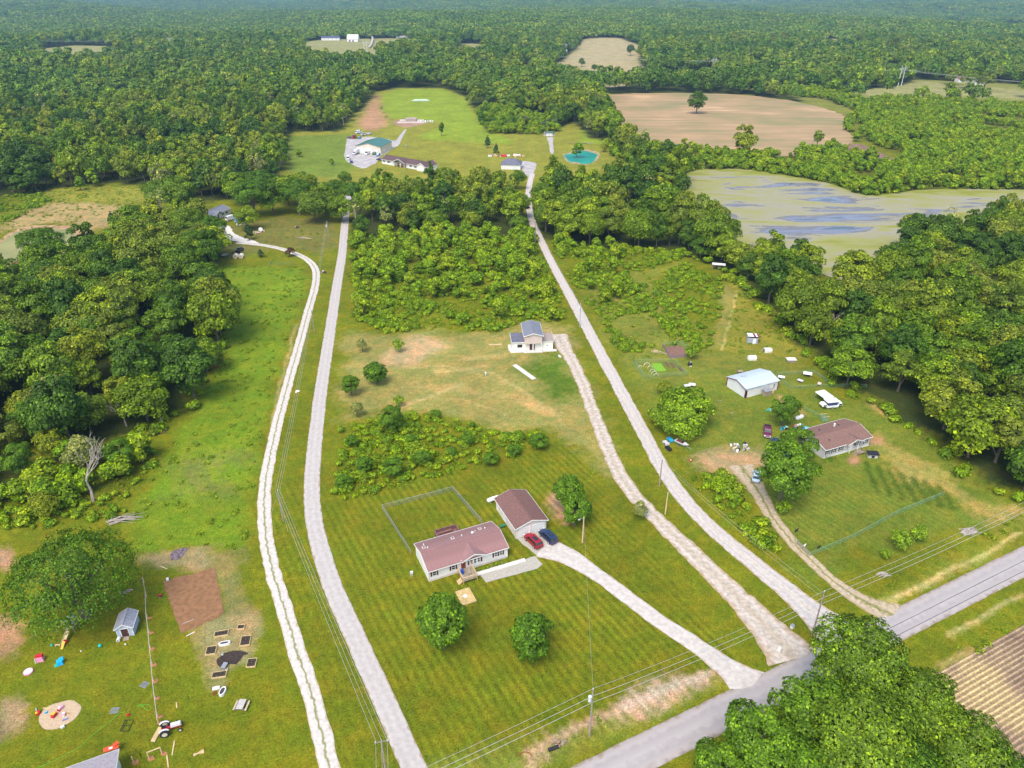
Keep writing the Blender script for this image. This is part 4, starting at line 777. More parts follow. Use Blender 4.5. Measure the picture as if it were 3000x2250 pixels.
def hand(p, name, x, y, hm, s, label, hz=1.0, r=None, group=None, **k):
    xy = T(x, y, hm); place_tree(p, name, xy, s, label, group, hz, **k)
    HAND.append((xy[0], xy[1], (r if r is not None else 3.5 * s))); return xy
hand(maple, 'lawn_tree', 957, 1350, 5.6, 1.32, 'larger egg-shaped green tree on the striped lawn beside the house with the pink metal roof', hz=1.08)
hand(maple2, 'lawn_tree', 1146, 1380, 4.9, 1.32, 'smaller dark egg-shaped tree alone in the middle of the striped lawn', hz=1.02)
hand(maple, 'lawn_tree', 1228, 1062, 4.8, 1.05, 'taller tree of the pair growing behind the garage', rz=2)
hand(maple, 'lawn_tree', 1244, 1104, 4.0, 1.0, 'rounder front tree of the pair beside the garage and yard light pole', rz=4)
hand(domet, 'dome_tree', 1477, 900, 3.4, 1.72, 'bright green dome-shaped tree by the gravel lane', hz=.92)
hand(green_a, 'yard_tree', 1697, 888, 4.5, .78, 'round green tree in the yard between white barn and brown-roofed house', rz=1)
hand(green_a, 'yard_tree', 1725, 962, 6, .9, 'upper tree of the two crowding the corner of the brown-roofed house', rz=3)
hand(green_a, 'yard_tree', 1695, 1030, 7.5, 1.38, 'big loose green tree beside the dirt drive before the brown-roofed house', rz=5)
hand(young, 'young_tree', 1494, 762, 2.2, 1.35, 'small bright tree beside the black ball and fenced plots')
hand(willow, 'round_bush_tree', 1435, 838, 2, .7, 'low rounded yellow-green bush tree just behind the bright dome-shaped tree')
hand(maple2, 'lot_tree', 811, 803, 4, 1.2, 'dense round-headed tree on the mown lot west of the white two-storey house', hz=.8)
hand(palet, 'lot_tree', 781, 738, 3.5, .42, 'thin pale grey-green tree at the corner of the mown lot')
hand(young, 'lot_tree', 861, 745, 2.4, 1.15, 'small bright sapling beside the bare tan patch of the mown lot')
hand(maple2, 'lot_tree', 757, 832, 3.4, .9, 'dark bushy tree at the edge of the mown lot beside the lane')
hand(palet, 'lot_tree', 768, 872, 4, .45, 'pale loose tree at the lane side above the lower brush')
hand(young, 'lot_tree', 860, 868, 1.6, .9, 'tiny sapling above the lower brush of the lot')
hand(green_a, 'brush_tree', 845, 905, 4, .68, 'tallest light green tree in the lower brush', rz=2)
for i, (x, y, s) in enumerate(((785, 1000, .8), (850, 1008, .72), (760, 945, .6), (910, 985, .62), (975, 968, .55), (1060, 985, .5), (1110, 965, .6), (1165, 950, .62), (1020, 905, .3), (940, 885, .4), (740, 1035, .7), (1010, 940, .5), (890, 940, .5))):
    hand(green_a if i % 2 else maple2, 'brush_tree', x, y, 2.6, s * (.8 if i % 2 else 1.0), ('small %s green tree %s of the lower brush' % ('light' if i % 2 else 'dark', ('at the lawn-side foot', 'on the lawn-side edge', 'at the upper lane corner', 'in the heart', 'in the middle south part', 'in the east part', 'on the upper east edge', 'at the east tip', 'beyond the upper margin', 'on the upper margin', 'at the lane-side corner', 'just above the chain-link yard side', 'below the upper margin')[i])), group='small trees of the lower brush', hz=.7)
hand(bigoak, 'spreading_oak', 155, 1252, 9, .92, 'huge spreading dark green oak shading the playset and blue shed', hz=1.25)
hand(willow, 'willow', 92, 1092, 3, 1.0, 'drooping yellow-green willow behind the huge oak')
hand(loose, 'open_crowned_tree', 182, 770, 8.5, 1.35, 'tall yellow-green open-crowned tree rising above the western woods', r=5)
hand(palet, 'silver_tree', 118, 868, 7, 1.35, 'tree with silvery white blossom in the western woods', r=4.5)
for x, y, hm, s, pp, w_ in ((60, 900, 6, .9, green_a, 'at the picture edge just below the silvery tree'), (255, 850, 6, .85, loose, 'between the bare grey tree and the yellow-green tall tree'), (175, 985, 5, 1.0, palet, 'carrying the leaves of the wide half-dead tree'), (40, 1000, 4, .8, green_a, 'low at the picture edge behind the oak'), (260, 985, 3.5, .7, green_a, 'beside the brown brush pile'), (110, 960, 5, .7, loose, 'below the silvery tree'), (325, 830, 5, .8, green_a, 'leaning to the meadow behind the leaning snag'), (310, 960, 3, .6, maple2, 'at the meadow corner below the brush pile')):
    hand(pp, 'edge_tree', x, y, hm, s, ('yellow-green' if pp is loose else ('pale' if pp is palet else 'green')) + ' tree ' + w_, r=3)
hand(green_a, 'edge_tree', 300, 745, 6, 1.0, 'green tree standing just behind the bare grey dead tree', r=4)
hand(oak, 'creekside_tree', 385, 440, 8, 1.55, 'great bright round-headed tree beside the grey-roofed house', r=8, rz=.5)
hand(oak, 'creekside_tree', 405, 500, 7, 1.25, 'lower bright tree in front of the great round-headed one', r=7, rz=2.5)
hand(oak2, 'creekside_tree', 330, 520, 6.5, 1.05, 'dark round tree near the olive pond corner', r=6)
hand(oak2, 'pond_tree', 95, 552, 6, 1.25, 'wide dark tree hiding the near shore of the olive pond', r=8)
for i, (x, y, hm, s, lab) in enumerate(((340, 425, 8, 1.15, 'upper-slope round tree in the clump beside the olive pond meadow'), (455, 500, 7, 1.0, 'tree hiding the gable end of the grey-roofed house'), (300, 480, 6, 1.0, 'rounded tree at the pond-facing side of the big clump'), (430, 545, 6, 1.1, 'tree at the foot of the big clump by the two round bales'))):
    hand(oak2 if i % 2 else oak, 'creekside_tree', x, y, hm, s, lab, r=5)
for i, (x, y, s) in enumerate(((545, 430, 1.0), (585, 425, .95), (515, 405, .9), (643, 425, .95), (675, 440, .9), (700, 425, .85), (560, 398, .9), (618, 405, .9), (735, 440, .7), (722, 405, .7), (660, 400, .9), (530, 455, .6), (760, 410, .7))):
    hand((oak2, woodn[1], woodn[3])[i % 3], 'shade_tree', x, y, 9, s * (1.35 if i % 3 == 0 else 1.38), GROVE[i], group='grove round the grey-roofed house', r=4)
hand(conifer, 'pointed_tree', 535, 500, 4, 1.25, 'pointed light green tree in the bend of the drive by the parked cars')
hand(conifer, 'spruce', 563, 545, 2, .85, 'low blue-green spruce beside the two round bales', hz=.6)
hand(redtree, 'red_leaved_tree', 626, 545, 1.8, 1.15, 'small dark red tree leaning over the west gravel drive')
hand(conifer, 'yard_conifer', 243, 478, 3, 1.2, 'small dark pointed tree beside the lumber pile near the olive pond')
hand(scrubt[1], 'yellowish_tree', 172, 400, 3, 1.6, 'yellow-green slim tree at the edge of the woods above the olive pond')
hand(scrubt[1], 'edge_bush_tree', 200, 388, 4, 2.0, 'tall bushy tree standing out of the wood edge above the olive pond')
for x, y, hm, s, lab in ((953, 276, 6, 1.05, 'narrow columnar tree alone in the far bright meadow by the green-roofed barn'), (967, 180, 6, 1.1, 'narrow pale columnar tree against the far wood edge above the meadow')):
    hand(column, 'columnar_tree', x, y, hm, s, lab)
hand(conifer, 'small_conifer', 1054, 309, 3.5, 1.35, 'upper of the two dark conifers beside the grey-roofed garage')
hand(conifer, 'small_conifer', 1072, 326, 3.0, 1.2, 'lower of the two dark conifers beside the grey-roofed garage')
for i, (x, y) in enumerate(((1128, 262), (1152, 262), (1180, 272), (1195, 268))):
    hand(bluecon, 'grey_pine', x, y, 3, 1.15, 'rounded grey-green pine at the top of the far mown field', group='grey-green pines above the far field')
for i, (x, y) in enumerate(((1040, 258), (1062, 262), (1086, 268), (1108, 266), (1050, 240), (1075, 245))):
    hand(maple2, 'field_edge_tree', x, y, 3.6, 1.25, 'dark rounded tree in the thicket at the edge of the far bright meadow', group='thicket at the far meadow edge')
hand(woodn[0], 'field_tree', 1507, 220, 10, 1.5, 'lone dense tree in the middle of the tan field', hz=.95)
hand(woodn[2], 'field_edge_tree', 1607, 308, 11, 1.5, 'tall dark tree at the near edge of the tan field above the lake')
hand(woodn[2], 'field_edge_tree', 1768, 298, 6, .75, 'small round-topped tree by the bare snags at the tan field corner')
hand(scrubt[0], 'meadow_tree', 646, 332, 2.2, 1.1, 'small round tree on the rough meadow beside the far courtyard')
hand(scrubt[0], 'meadow_tree', 716, 352, 1.5, .9, 'low grey bush-like tree beside the far courtyard fence')
hand(green_a, 'light_tree', 1118, 388, 5.5, .95, 'light green tree by the lane just below the grey-roofed garage')
for x, y, s, w_ in ((1128, 440, .85, 'west of the centre lane below the light green tree'), (1122, 478, .7, 'at the lot corner beside the centre lane'), (1172, 425, 1.0, 'east of the centre lane at the creek wood corner'), (1180, 468, .95, 'overhanging the centre lane from the creek wood')):
    hand(oak, 'lane_tree', x, y, 7, s, 'full green tree ' + w_, r=3)
hand(willow, 'pond_bush', 1305, 320, 2.4, .9, 'rounded yellow-green bush on the bank of the teal pond')
hand(scrubt[1], 'pond_bush', 1246, 328, 4, 2.0, 'slim green tree at the end of the teal pond')
hand(green_a, 'verge_tree', 745, 388, 4.5, .8, 'green tree at the top of the west lane before the far courtyard')
# the stand in the corner below the county road
for i, (x, y, hm, s, p, lab) in enumerate(((1860, 1440, 11, 1.12, oak, 'topmost big tree of the stand overhanging the county road'),
    (1770, 1545, 10, 1.15, green_a, 'broad green tree on the road side of the corner stand'), (1990, 1530, 10, 1.1, oak, 'round tree on the crop field side of the corner stand'),
    (1870, 1600, 11, 1.15, oak, 'tree in the heart of the corner stand by the crop field'), (1640, 1625, 8, 1.15, green_a, 'lower tree of the corner stand close to the asphalt'),
    (1740, 1680, 10, 1.1, green_a, 'bottom tree of the corner stand near the asphalt'), (2080, 1640, 9, 1.1, oak, 'bottom tree of the corner stand next to the crop rows'), (1960, 1700, 10, 1.1, oak2, 'lowest dark tree of the corner stand'),
    (1560, 1690, 6, .9, green_a, 'small tree trailing off the corner stand along the road'), (2170, 1720, 8, 1.0, oak2, 'outermost tree of the corner stand in the crop field edge'))):
    hand(p, 'roadside_tree', x, y - 8, hm, s * (1.1 if x < 1950 else .95), lab, r=6)

def dead_tree(name, x, y, hm, s, label, seed=1, m=bark_pale, group=None):
    xy = T(x, y, hm); g = random.Random(seed); b = MB()
    def br(p, d, l, r, k):
        e = p + d * l; mid = p + d * l * .5 + Vector((g.uniform(-.1, .1), g.uniform(-.1, .1), 0)) * l
        b.tube([p, mid, e], [r, r * .8, r * .5], 5, False)
        if k:
            for _ in range(3 if k > 1 else 2):
                nd = (d + Vector((g.uniform(-.8, .8), g.uniform(-.8, .8), g.uniform(-.05, .5)))).normalized(); br(e, nd, l * g.uniform(.55, .8), r * .55, k - 1)
    br(Vector((0, 0, 0)), Vector((0, 0, 1)), 3.2 * s, .22 * s, 4)
    o = link(name, b.mesh('bare_branches', m), None, (xy[0], xy[1], 0), 0, label, 'tree', group); HAND.append((xy[0], xy[1], 2.5)); return o
dead_tree('dead_tree', 263, 885, 5, 1.0, 'small bare grey dead tree at the edge of the western woods', 3)
dead_tree('dead_tree', 185, 1035, 6, 1.7, 'wide half-dead tree with long pale bare limbs beside the western brush', 5)
dead_tree('dead_tree', 68, 760, 6, .9, 'bare snag in the gap of the western woods', 6)
dead_tree('dead_tree', 340, 880, 5, .9, 'leaning bare snag by the brown brush pile at the meadow edge', 8)
for i, (x, y) in enumerate(((1650, 530), (1630, 525), (1690, 520))): dead_tree('snag', x, y, 8, 1.15, 'pale bare snag among trees on the south lake shore', 11 + i, group='snags on the lake shore')
for i, (x, y) in enumerate(((1755, 305), (1790, 312))): dead_tree('snag', x, y, 4, .8, 'bleached bare snag at the corner of the tan field', 21 + i, group='snags at the tan field corner')
for i, (x, y) in enumerate(((1745, 690), (1790, 695), (2130, 650))): dead_tree('snag', x, y, 6, 1.1, 'bare leaning snag at the front of the eastern woods', 31 + i, group='snags of the eastern woods')
dead_tree('bare_tree', 1607, 830, 2, .55, 'leafless small grey tree behind the white barn', 41)

# --- woods
HA = np.array(HAND)
def clear_of_hand(X, Y, extra=1.5):
    keep = np.ones(len(X), bool)
    for x, y, r in HA: keep &= np.hypot(X - x, Y - y) > r + extra
    return keep
roads_w = [([G(*p) for p in L1], 5), ([G(*p) for p in L2], 5.5), ([G(*p) for p in L3], 5.5), ([G(*p) for p in L4], 4), ([G(*p) for p in L6], 4)]
def clear_of_roads(X, Y, add=0):
    k = np.abs((X * RN[0] + Y * RN[1]) - ROFF) > 7
    for pts, r in roads_w: k &= seg_dist(X, Y, pts) > r + add
    return k
X, Y = grid_pts(62, 700, 9.6)
z = zone_at(X, Y); k = (z == 1) & clear_of_hand(X, Y) & clear_of_roads(X, Y); X, Y = X[k], Y[k]
fx, fy = proj_np(X, Y, 8.0)
inpic = (fx > -20) & (fx < 2235) & (fy < 1690)
# tree sizes: smaller on the lot's copse and along the creek edge
S = rng.uniform(.72, 1.3, len(X)); HZ = rng.uniform(.8, 1.25, len(X)) * (1 + .14 * np.sin(X / 27 + Y / 39) * np.sin(Y / 31))
gx, gy = proj_np(X, Y); lot = inside(gx, gy, [(740, 400), (1120, 400), (1180, 540), (740, 560)]); S[lot] *= .84; HZ[lot] *= 1.1
d = np.hypot(X, Y); order = np.argsort(np.where(inpic, d, 1e9)); near_idx = order[:190]; rest = np.setdiff1d(np.arange(len(X)), near_idx)
MARKS = {'e': [((1560, 560), 'the eastern woods by the lake tip'), ((1650, 640), 'the eastern woods above the open shelter'), ((1745, 740), 'the eastern woods above the grey shed'), ((1830, 830), 'the eastern woods beside the wire pen'), ((1930, 890), 'the eastern woods behind the popup camper'), ((2030, 950), 'the eastern woods behind the brown-roofed house'), ((2140, 1030), 'the eastern woods at the paddock end'), ((1800, 640), 'the eastern woods on the south lake shore'), ((2000, 700), 'the deep middle of the eastern woods'), ((2200, 800), 'the eastern woods at the picture edge')],
 'c': [((1200, 480), 'the creek wood beside the lane'), ((1330, 480), 'the middle of the creek wood'), ((1450, 480), 'the creek wood on the lake side')],
 'l': [((850, 450), 'the lot copse, west part'), ((1000, 450), 'the lot copse, east part')],
 'w': [((380, 620), 'the western woods below the round bales'), ((440, 740), 'the western woods at the rough meadow'), ((380, 860), 'the western woods by the brown brush pile'), ((240, 920), 'the western woods by the bare grey tree'), ((90, 930), 'the western woods above the brush'), ((100, 700), 'the western woods below the olive pond'), ((230, 650), 'the middle of the western woods'), ((250, 780), 'the western woods behind the yellow-green tree')]}
def near_mark(a, b, k): return min(MARKS[k], key=lambda m: (m[0][0] - a) ** 2 + ((m[0][1] - b) * 1.5) ** 2)[1]
AREAS = [(lambda a, b: a > 1400, 'tall broadleaf tree in the dense eastern woods behind the brown-roofed house and barn', 'eastern woods south of the lake', 'e'),
         (lambda a, b: a > 1130, 'tree in the creek wood between lane and lake', 'creek wood by the lane', 'c'),
         (lambda a, b: (a > 735) & (a < 1130), 'slim tree in the dark copse at the top of the outlined lot', 'copse on the outlined lot', 'l'),
         (lambda a, b: a <= 735, 'tall broadleaf tree in the dense woods west of the rough meadow', 'western woods', 'w')]
for i in near_idx:
    ar = next((x for x in AREAS if x[0](gx[i], gy[i])), AREAS[0])
    kp = int(rng.integers(4)); p = woodn[kp]
    front = bool((zone_at(X[i] + 9 * np.cos(np.arange(8) * .785), Y[i] + 9 * np.sin(np.arange(8) * .785)) != 1).any())
    lb = '%s %s %stree %s %s' % ('small' if S[i] < .93 else ('large' if S[i] > 1.08 else 'mid-sized'), ('round-headed', 'broad rounded', 'tall oval', 'wide spreading')[kp], 'high-crowned ' if HZ[i] > 1.1 else ('low-crowned ' if HZ[i] < .93 else ''), 'edging' if front else 'inside', near_mark(gx[i], gy[i], ar[3]))
    e = place_tree(p, 'woodland_tree', (X[i], Y[i]), float(S[i]), lb, ar[2], float(HZ[i]))
def one(p): return joined(p, 'wood_tree')
special = [tree_proto(150, 5.0, 12, 2.5, 24, 1600, .9, leaf_pale, 'egg', lobe=.3), tree_proto(151, 5.6, 12, 2.5, 24, 1700, .9, leaf_yel, 'round', lobe=.3), tree_proto(152, 3.4, 17, 2, 22, 1700, .9, leaf_dark, 'column', lobe=.36), tree_proto(153, 4.0, 12, 5, 14, 130, .8, leaf_pale, 'egg', bm_=bark_pale, nb=14)]
jw = [one(p) for p in wood_protos] + [one(p) for p in special]
def stand(X, Y, k=1.0): return .5 + .25 * np.sin(X / 31 * k + 2 * np.sin(Y / 53 * k)) + .25 * np.sin(Y / 23 * k + 1.7 * np.sin(X / 41 * k)) + rng.normal(0, .2, len(X))
def kinds(n, base, X=None, Y=None):
    b = np.clip((stand(X, Y) * base).astype(int), 0, base - 1); return np.where(rng.uniform(size=n) < .14, base + rng.choice(4, n, p=(.3, .35, .22, .13)), b)
i = rest; m_ = Y[i] < 330
jn = [one(p) for p in woodn] + jw[-4:]
a = i[m_]; scatter('near_woods', jn, X[a], Y[a], np.zeros(len(a)), S[a], HZ[a], kinds(len(a), 4, X[a], Y[a]), 'mass of broadleaf woodland standing behind the nearest rows of trees', 'woods')
a = i[~m_]; scatter('middle_woods', jw, X[a], Y[a], np.zeros(len(a)), S[a], HZ[a], kinds(len(a), 6, X[a], Y[a]), 'dense rolling broadleaf woodland beyond the lots and around the fields', 'woods')
print('mid trees', len(X))
X, Y = grid_pts(700, 1650, 12, 60); z = zone_at(X, Y); k = (z == 1) & (rng.uniform(size=len(X)) < .9); X, Y = X[k], Y[k]
scatter('far_woods', fars, X, Y, hills(X, Y), rng.uniform(.72, 1.4, len(X)), rng.uniform(.75, 1.25, len(X)) * (1 + .2 * np.sin(X / 60 + Y / 90) * np.sin(Y / 70)), np.clip((stand(X, Y, .45) * 4).astype(int), 0, 3), 'far unbroken woodland canopy rolling back beyond the fields', 'woods')
print('far trees', len(X))
xs = []; ysl = []; yy = 1670.0
while yy < 11000:
    st = 38 * max(1, yy / 5200); h = .66 * yy + 120; a = np.arange(-h, h, st); xs.append(a + rng.uniform(-8, 8, len(a))); ysl.append(np.full(len(a), yy) + rng.uniform(-8, 8, len(a))); yy += st
X = np.concatenate(xs); Y = np.concatenate(ysl); z = zone_at(X, Y); k = (z == 1); X, Y = X[k], Y[k]
scatter('horizon_woods', patches, X, Y, hills(X, Y), np.maximum(1, Y / 5200) * rng.uniform(.95, 1.1, len(X)), .95 / np.maximum(1, Y / 5200), rng.integers(0, 3, len(X)), 'hazy blue forest reaching to the horizon', 'woods', tilt=.0)
print('patches', len(X))
# --- scrub trees and brush
X, Y = grid_pts(105, 1000, 4.3); z = zone_at(X, Y); z = np.where((z == 3) & (Y > 215) & (Y < 330) & (X < 45) & (rng.uniform(size=len(X)) < np.clip((Y - 205) / 160, .12, .6)), 2, z); den = mnoise
dn = np.sin(X * .11 + 1) * np.sin(Y * .09) + rng.normal(0, .5, len(X))
gx, gy = proj_np(X, Y); inlot = (gy > 480) | (gy < 420)
k = (z == 2) & (dn > np.where(gx > 1350, -.5, -1.1)) & clear_of_hand(X, Y, 0) & clear_of_roads(X, Y, -1)
X1, Y1 = X[k], Y[k]; S1 = rng.uniform(.6, 1.35, len(X1)) * np.where(gx[k] > 1350, 1.3, 1.15)
gx1, gy1 = gx[k], gy[k]; d = np.hypot(X1, Y1); o_ = np.argsort(d); nb_ = 60
SM = [((60, 1040), 'in the growth at the picture edge behind the huge oak', 'young trees behind the oak'), ((150, 1060), 'in the growth behind the huge oak', 'young trees behind the oak'), ((250, 1030), 'at the meadow side of the growth behind the oak', 'young trees behind the oak')] + [((x_, y_), 'in the lot brush ' + w_, 'young trees on the outlined lot') for x_, y_, w_ in ((790, 690, 'at the mown edge by the lane'), (900, 690, 'at the mown edge facing the dense round tree'), (1020, 680, 'at the middle of the mown edge'), (1120, 680, 'just behind the white two-storey house'), (1200, 660, 'between the white house and centre lane'), (800, 620, 'halfway up beside the west lane'), (950, 620, 'halfway up in the middle'), (1100, 620, 'halfway up beside the centre lane'), (850, 560, 'high up near the dark copse'), (1050, 560, 'high up near the creek wood'))]
for i in o_[:nb_]:
    kp = int(rng.integers(3)); p = scrubt[kp]; m_ = min(SM, key=lambda m: (m[0][0] - gx1[i]) ** 2 + (m[0][1] - gy1[i]) ** 2)
    place_tree(p, 'scrub_tree', (X1[i], Y1[i]), float(S1[i]), '%s %s tree %s' % ('small' if S1[i] < .9 else ('large' if S1[i] > 1.3 else 'mid-sized'), ('domed', 'oval', 'low')[kp], m_[1]), m_[2])
r_ = o_[nb_:]; js = [joined(p, 'scrub') for p in scrubt]
scatter('scrub', js, X1[r_], Y1[r_], np.zeros(len(r_)), S1[r_], rng.uniform(.8, 1.2, len(r_)), rng.integers(0, 3, len(r_)), 'thick scrub of young trees and bushes around the fields and lake', 'scrub')
X, Y = grid_pts(66, 420, 2.3); z = zone_at(X, Y); dn = np.sin(X * .17 + 1 + np.sin(Y * .08) * 2) * np.sin(Y * .14 + X * .03) + rng.normal(0, .35, len(X))
k = (z == 3) & (dn > np.where((Y < 165) & (X < 40), -1.3, -.5)) & clear_of_roads(X, Y, -2)
X2, Y2, D2 = X[k], Y[k], dn[k]; S2 = rng.uniform(.5, 1.0, len(X2)) + .55 * np.clip(D2, 0, 1)
d = np.hypot(X2, Y2); o_ = np.argsort(d - S2 * 30)
gx, gy = proj_np(X2, Y2)
BM = [((760, 1040), 'at the low lane corner of the lower brush'), ((850, 1010), 'on the lawn side of the lower brush'), ((760, 940), 'at the top lane corner of the lower brush'), ((870, 930), 'in the middle of the lower brush'), ((980, 980), 'in the lower brush above the chain-link yard'), ((980, 920), 'on the mown side of the lower brush'), ((1090, 960), 'at the narrowing east part of the lower brush'), ((1170, 955), 'at the east tip of the lower brush'),
 ((1500, 1030), 'at the head of the weedy strip by the beach ball'), ((1570, 1090), 'in the middle of the weedy strip'), ((1650, 1180), 'at the road end of the weedy strip'), ((80, 1050), 'behind the huge oak, at the picture edge'), ((250, 1060), 'behind the huge oak, near the meadow')]
for i in o_[:110]:
    lab = ('leafy bush in the lower brush of the outlined lot above the pink-roofed house', 'bushes of the lower brush') if (720 < gx[i] < 1200 and gy[i] > 880) else (('green bush in the weedy strip between gravel lane and dirt drive', 'bushes of the weedy strip') if gx[i] > 1200 else ('bush in the undergrowth behind the huge spreading oak', 'bushes behind the oak'))
    kp = int(rng.integers(3)); lb = '%s %s bush %s' % ('small' if S2[i] < .75 else ('large' if S2[i] > 1.05 else 'mid-sized'), ('rounded', 'upright', 'low spreading')[kp], min(BM, key=lambda m: (m[0][0] - gx[i]) ** 2 + (m[0][1] - gy[i]) ** 2)[1])
    link('bush', shrubs[kp], None, (X2[i], Y2[i], 0), random.uniform(0, 6), lb, 'bush', lab[1]).scale = (S2[i],) * 3
r_ = o_[110:]; scatter('brush', shrubs, X2[r_], Y2[r_], np.zeros(len(r_)), S2[r_], rng.uniform(.7, 1.2, len(r_)), rng.integers(0, 3, len(r_)), 'thick low brush of shrubs and brambles on the unmown ground', 'brush')
# weeds and tussocks
X, Y = grid_pts(64, 420, 1.35); z = zone_at(X, Y); fx, fy = proj_np(X, Y)
rough = np.zeros(len(X))
for poly, s in (([(465, 575), (650, 578), (664, 600), (655, 640), (600, 780), (570, 930), (545, 1040), (528, 1190), (400, 1180), (300, 1190), (280, 1130), (330, 1030), (430, 880), (480, 770), (470, 640)], .42),
                ([(1240, 590), (1395, 590), (1450, 740), (1380, 800), (1330, 780)], .45), ([(1580, 600), (1640, 660), (1750, 760), (1600, 770), (1560, 755), (1590, 630)], .5),
                ([(1880, 1285), (2212, 1110), (2212, 1150), (1920, 1296)], .9), ([(2060, 1400), (2212, 1300), (2212, 1350), (2080, 1430)], .8), ([(1180, 1600), (1540, 1440), (1560, 1470), (1240, 1640)], .12), ([(930, 1620), (1180, 1580), (1240, 1659), (950, 1659)], .25),
                ([(600, 470), (720, 500), (700, 570), (480, 560)], .1), ([(-20, 400), (320, 400), (300, 450), (0, 520)], .4)):
    rough = np.maximum(rough, inside(fx, fy, poly) * s)
rough = np.maximum(rough, np.where((z == 3), .8, 0)); rough = np.maximum(rough, np.where(z == 2, .5, 0))
k = (rng.uniform(size=len(X)) < rough * .6 * np.clip(.65 + .5 * np.sin(X * .2 + np.sin(Y * .13) * 2) * np.sin(Y * .17), .2, 1)) & clear_of_roads(X, Y, -2.5)
X3, Y3 = X[k], Y[k]
scatter('tall_weeds', weeds, X3, Y3, np.zeros(len(X3)), rng.uniform(.5, 1.25, len(X3)), rng.uniform(.5, 1.1, len(X3)), rng.integers(0, 3, len(X3)), 'rough tall grass and weeds of the unmown meadow and verges', 'weeds')
# bushes fringing the woods
def fringe(poly_f, n, w):
    pts = densify([G(*p) for p in poly_f], 3.2); out = []
    for p in pts:
        for _ in range(n): out.append((p[0] + random.gauss(0, w), p[1] + random.gauss(0, w)))
    return out
fr = fringe([(1480, 552), (1560, 580), (1620, 640), (1700, 712), (1745, 760), (1800, 820), (1880, 868), (1990, 940), (2120, 1045), (2212, 1085)], 1, 1.3) + fringe([(440, 800), (470, 740), (470, 600)], 1, 1.5) + fringe([(300, 940), (420, 885), (440, 830)], 1, 1.6)
fr += fringe([(1495, 362), (1600, 360), (1690, 374), (1800, 391), (1860, 419), (1920, 415), (2000, 402), (2212, 404)], 2, 2) + fringe([(1195, 545), (1480, 552)], 2, 3)
fr = np.array(fr); fr = fr[clear_of_roads(fr[:, 0], fr[:, 1], -1)]
scatter('wood_edge_bushes', shrubs, fr[:, 0], fr[:, 1], np.zeros(len(fr)), rng.uniform(.9, 2.0, len(fr)), rng.uniform(.8, 1.2, len(fr)), rng.integers(0, 3, len(fr)), 'bushes fringing the wood edges and the lake shore', 'brush')
print('vegetation', round(time.time() - T0, 1))
#@@PART3
# ------------------------------------------------------------------ building parts
def window_meshes(w, h, fw=.09, mull=1, m=None, gm=None):
    b = MB(); t = .07
    b.box((-w / 2 + fw / 2, -t / 2, 0), (fw, t, h)); b.box((w / 2 - fw / 2, -t / 2, 0), (fw, t, h))
    b.box((0, -t / 2, h / 2 - fw / 2), (w - 2 * fw, t * .96, fw)); b.box((0, -t / 2, -h / 2 + fw / 2), (w - 2 * fw, t * .96, fw))
    if mull: b.box((0, -t / 2, 0), (w - 2 * fw, t * .9, fw * .7))
    g = MB().box((0, -.022, 0), (w - 2 * fw + .02, .02, h - 2 * fw + .02))
    return b.mesh('window_frame', m or white), g.mesh('pane', gm or glass)
FACE = {'front': 0, 'west': -math.pi / 2, 'east': math.pi / 2, 'back': math.pi}
_wm = {}
def add_window(root, x, y, z, w, h, face='front', shutters=None, mull=1, fm=None):
    key = (w, h, mull, fm.name if fm else '')
    if key not in _wm: _wm[key] = window_meshes(w, h, mull=mull, m=fm)
    f, g = _wm[key]; o = link('window', f, root, (x, y, z), FACE[face]); link('pane', g, o)
    if shutters:
        sw = .32; sk = ('sh', h, shutters.name)
        if sk not in _wm:
            b = MB().box((0, -.025, 0), (sw, .05, h + .06))
            for i in range(5): b.box((0, -.06, -h / 2 + (i + .5) * h / 5), (sw - .08, .03, h / 5 * .5))
            _wm[sk] = b.mesh('shutter', shutters)
        r = Matrix.Rotation(FACE[face], 3, 'Z')
        for s in (-1, 1):
            d = r @ Vector((s * (w / 2 + sw / 2 + .02), 0, 0)); link('shutter', _wm[sk], root, (x + d.x, y + d.y, z), FACE[face])
def add_door(root, x, y, z0, w, h, face='front', m=None, fm=None, knob=True):
    b = MB().box((0, -.03, h / 2), (w, .06, h)); d = link('door', b.mesh('door', m or white), root, (x, y, z0), FACE[face])
    t = MB().box((-w / 2 - .05, -.04, h / 2), (.1, .08, h)).box((w / 2 + .05, -.04, h / 2), (.1, .08, h)).box((0, -.04, h + .05), (w + .2, .08, .1)); t.build('door_frame', fm or white, d)
    if knob: MB().box((w * .38, -.09, h * .47), (.07, .08, .07)).build('handle', steel, d)
    return d
def garage_door(root, x, y, w, h, face='front', m=None, n=4, z0=0.05):
    o = MB()
    o.box((-w / 2 - .06, -.05, h / 2), (.12, .1, h)).box((w / 2 + .06, -.05, h / 2), (.12, .1, h)).box((0, -.05, h + .07), (w + .24, .1, .14))
    d = link('garage_door', o.mesh('garage_door_frame', white), root, (x, y, z0), FACE[face])
    pm = MB().box((0, -.03, h / n / 2), (w, .05, h / n - .04)).mesh('door_panel', m or white)
    for i in range(n): link('door_panel', pm, d, (0, 0, i * h / n))
    return d
def shell(root, L, W, hw, hr, wm, z0=0, x0=0, y0=0, name='wall'):
    """four walls with gable ends on the short sides, ridge along x"""
    v = []
    for x in (x0, x0 + L): v += [(x, y0, z0), (x, y0 + W, z0), (x, y0 + W, hw), (x, y0 + W / 2, hr), (x, y0, hw)]
    return MB().add(v, [(0, 1, 2, 3, 4)[::-1], (5, 6, 7, 8, 9), (0, 5, 9, 4)[::1], (1, 2, 7, 6)[::1], (2, 3, 8, 7), (4, 9, 8, 3)]).build(name, wm, root)
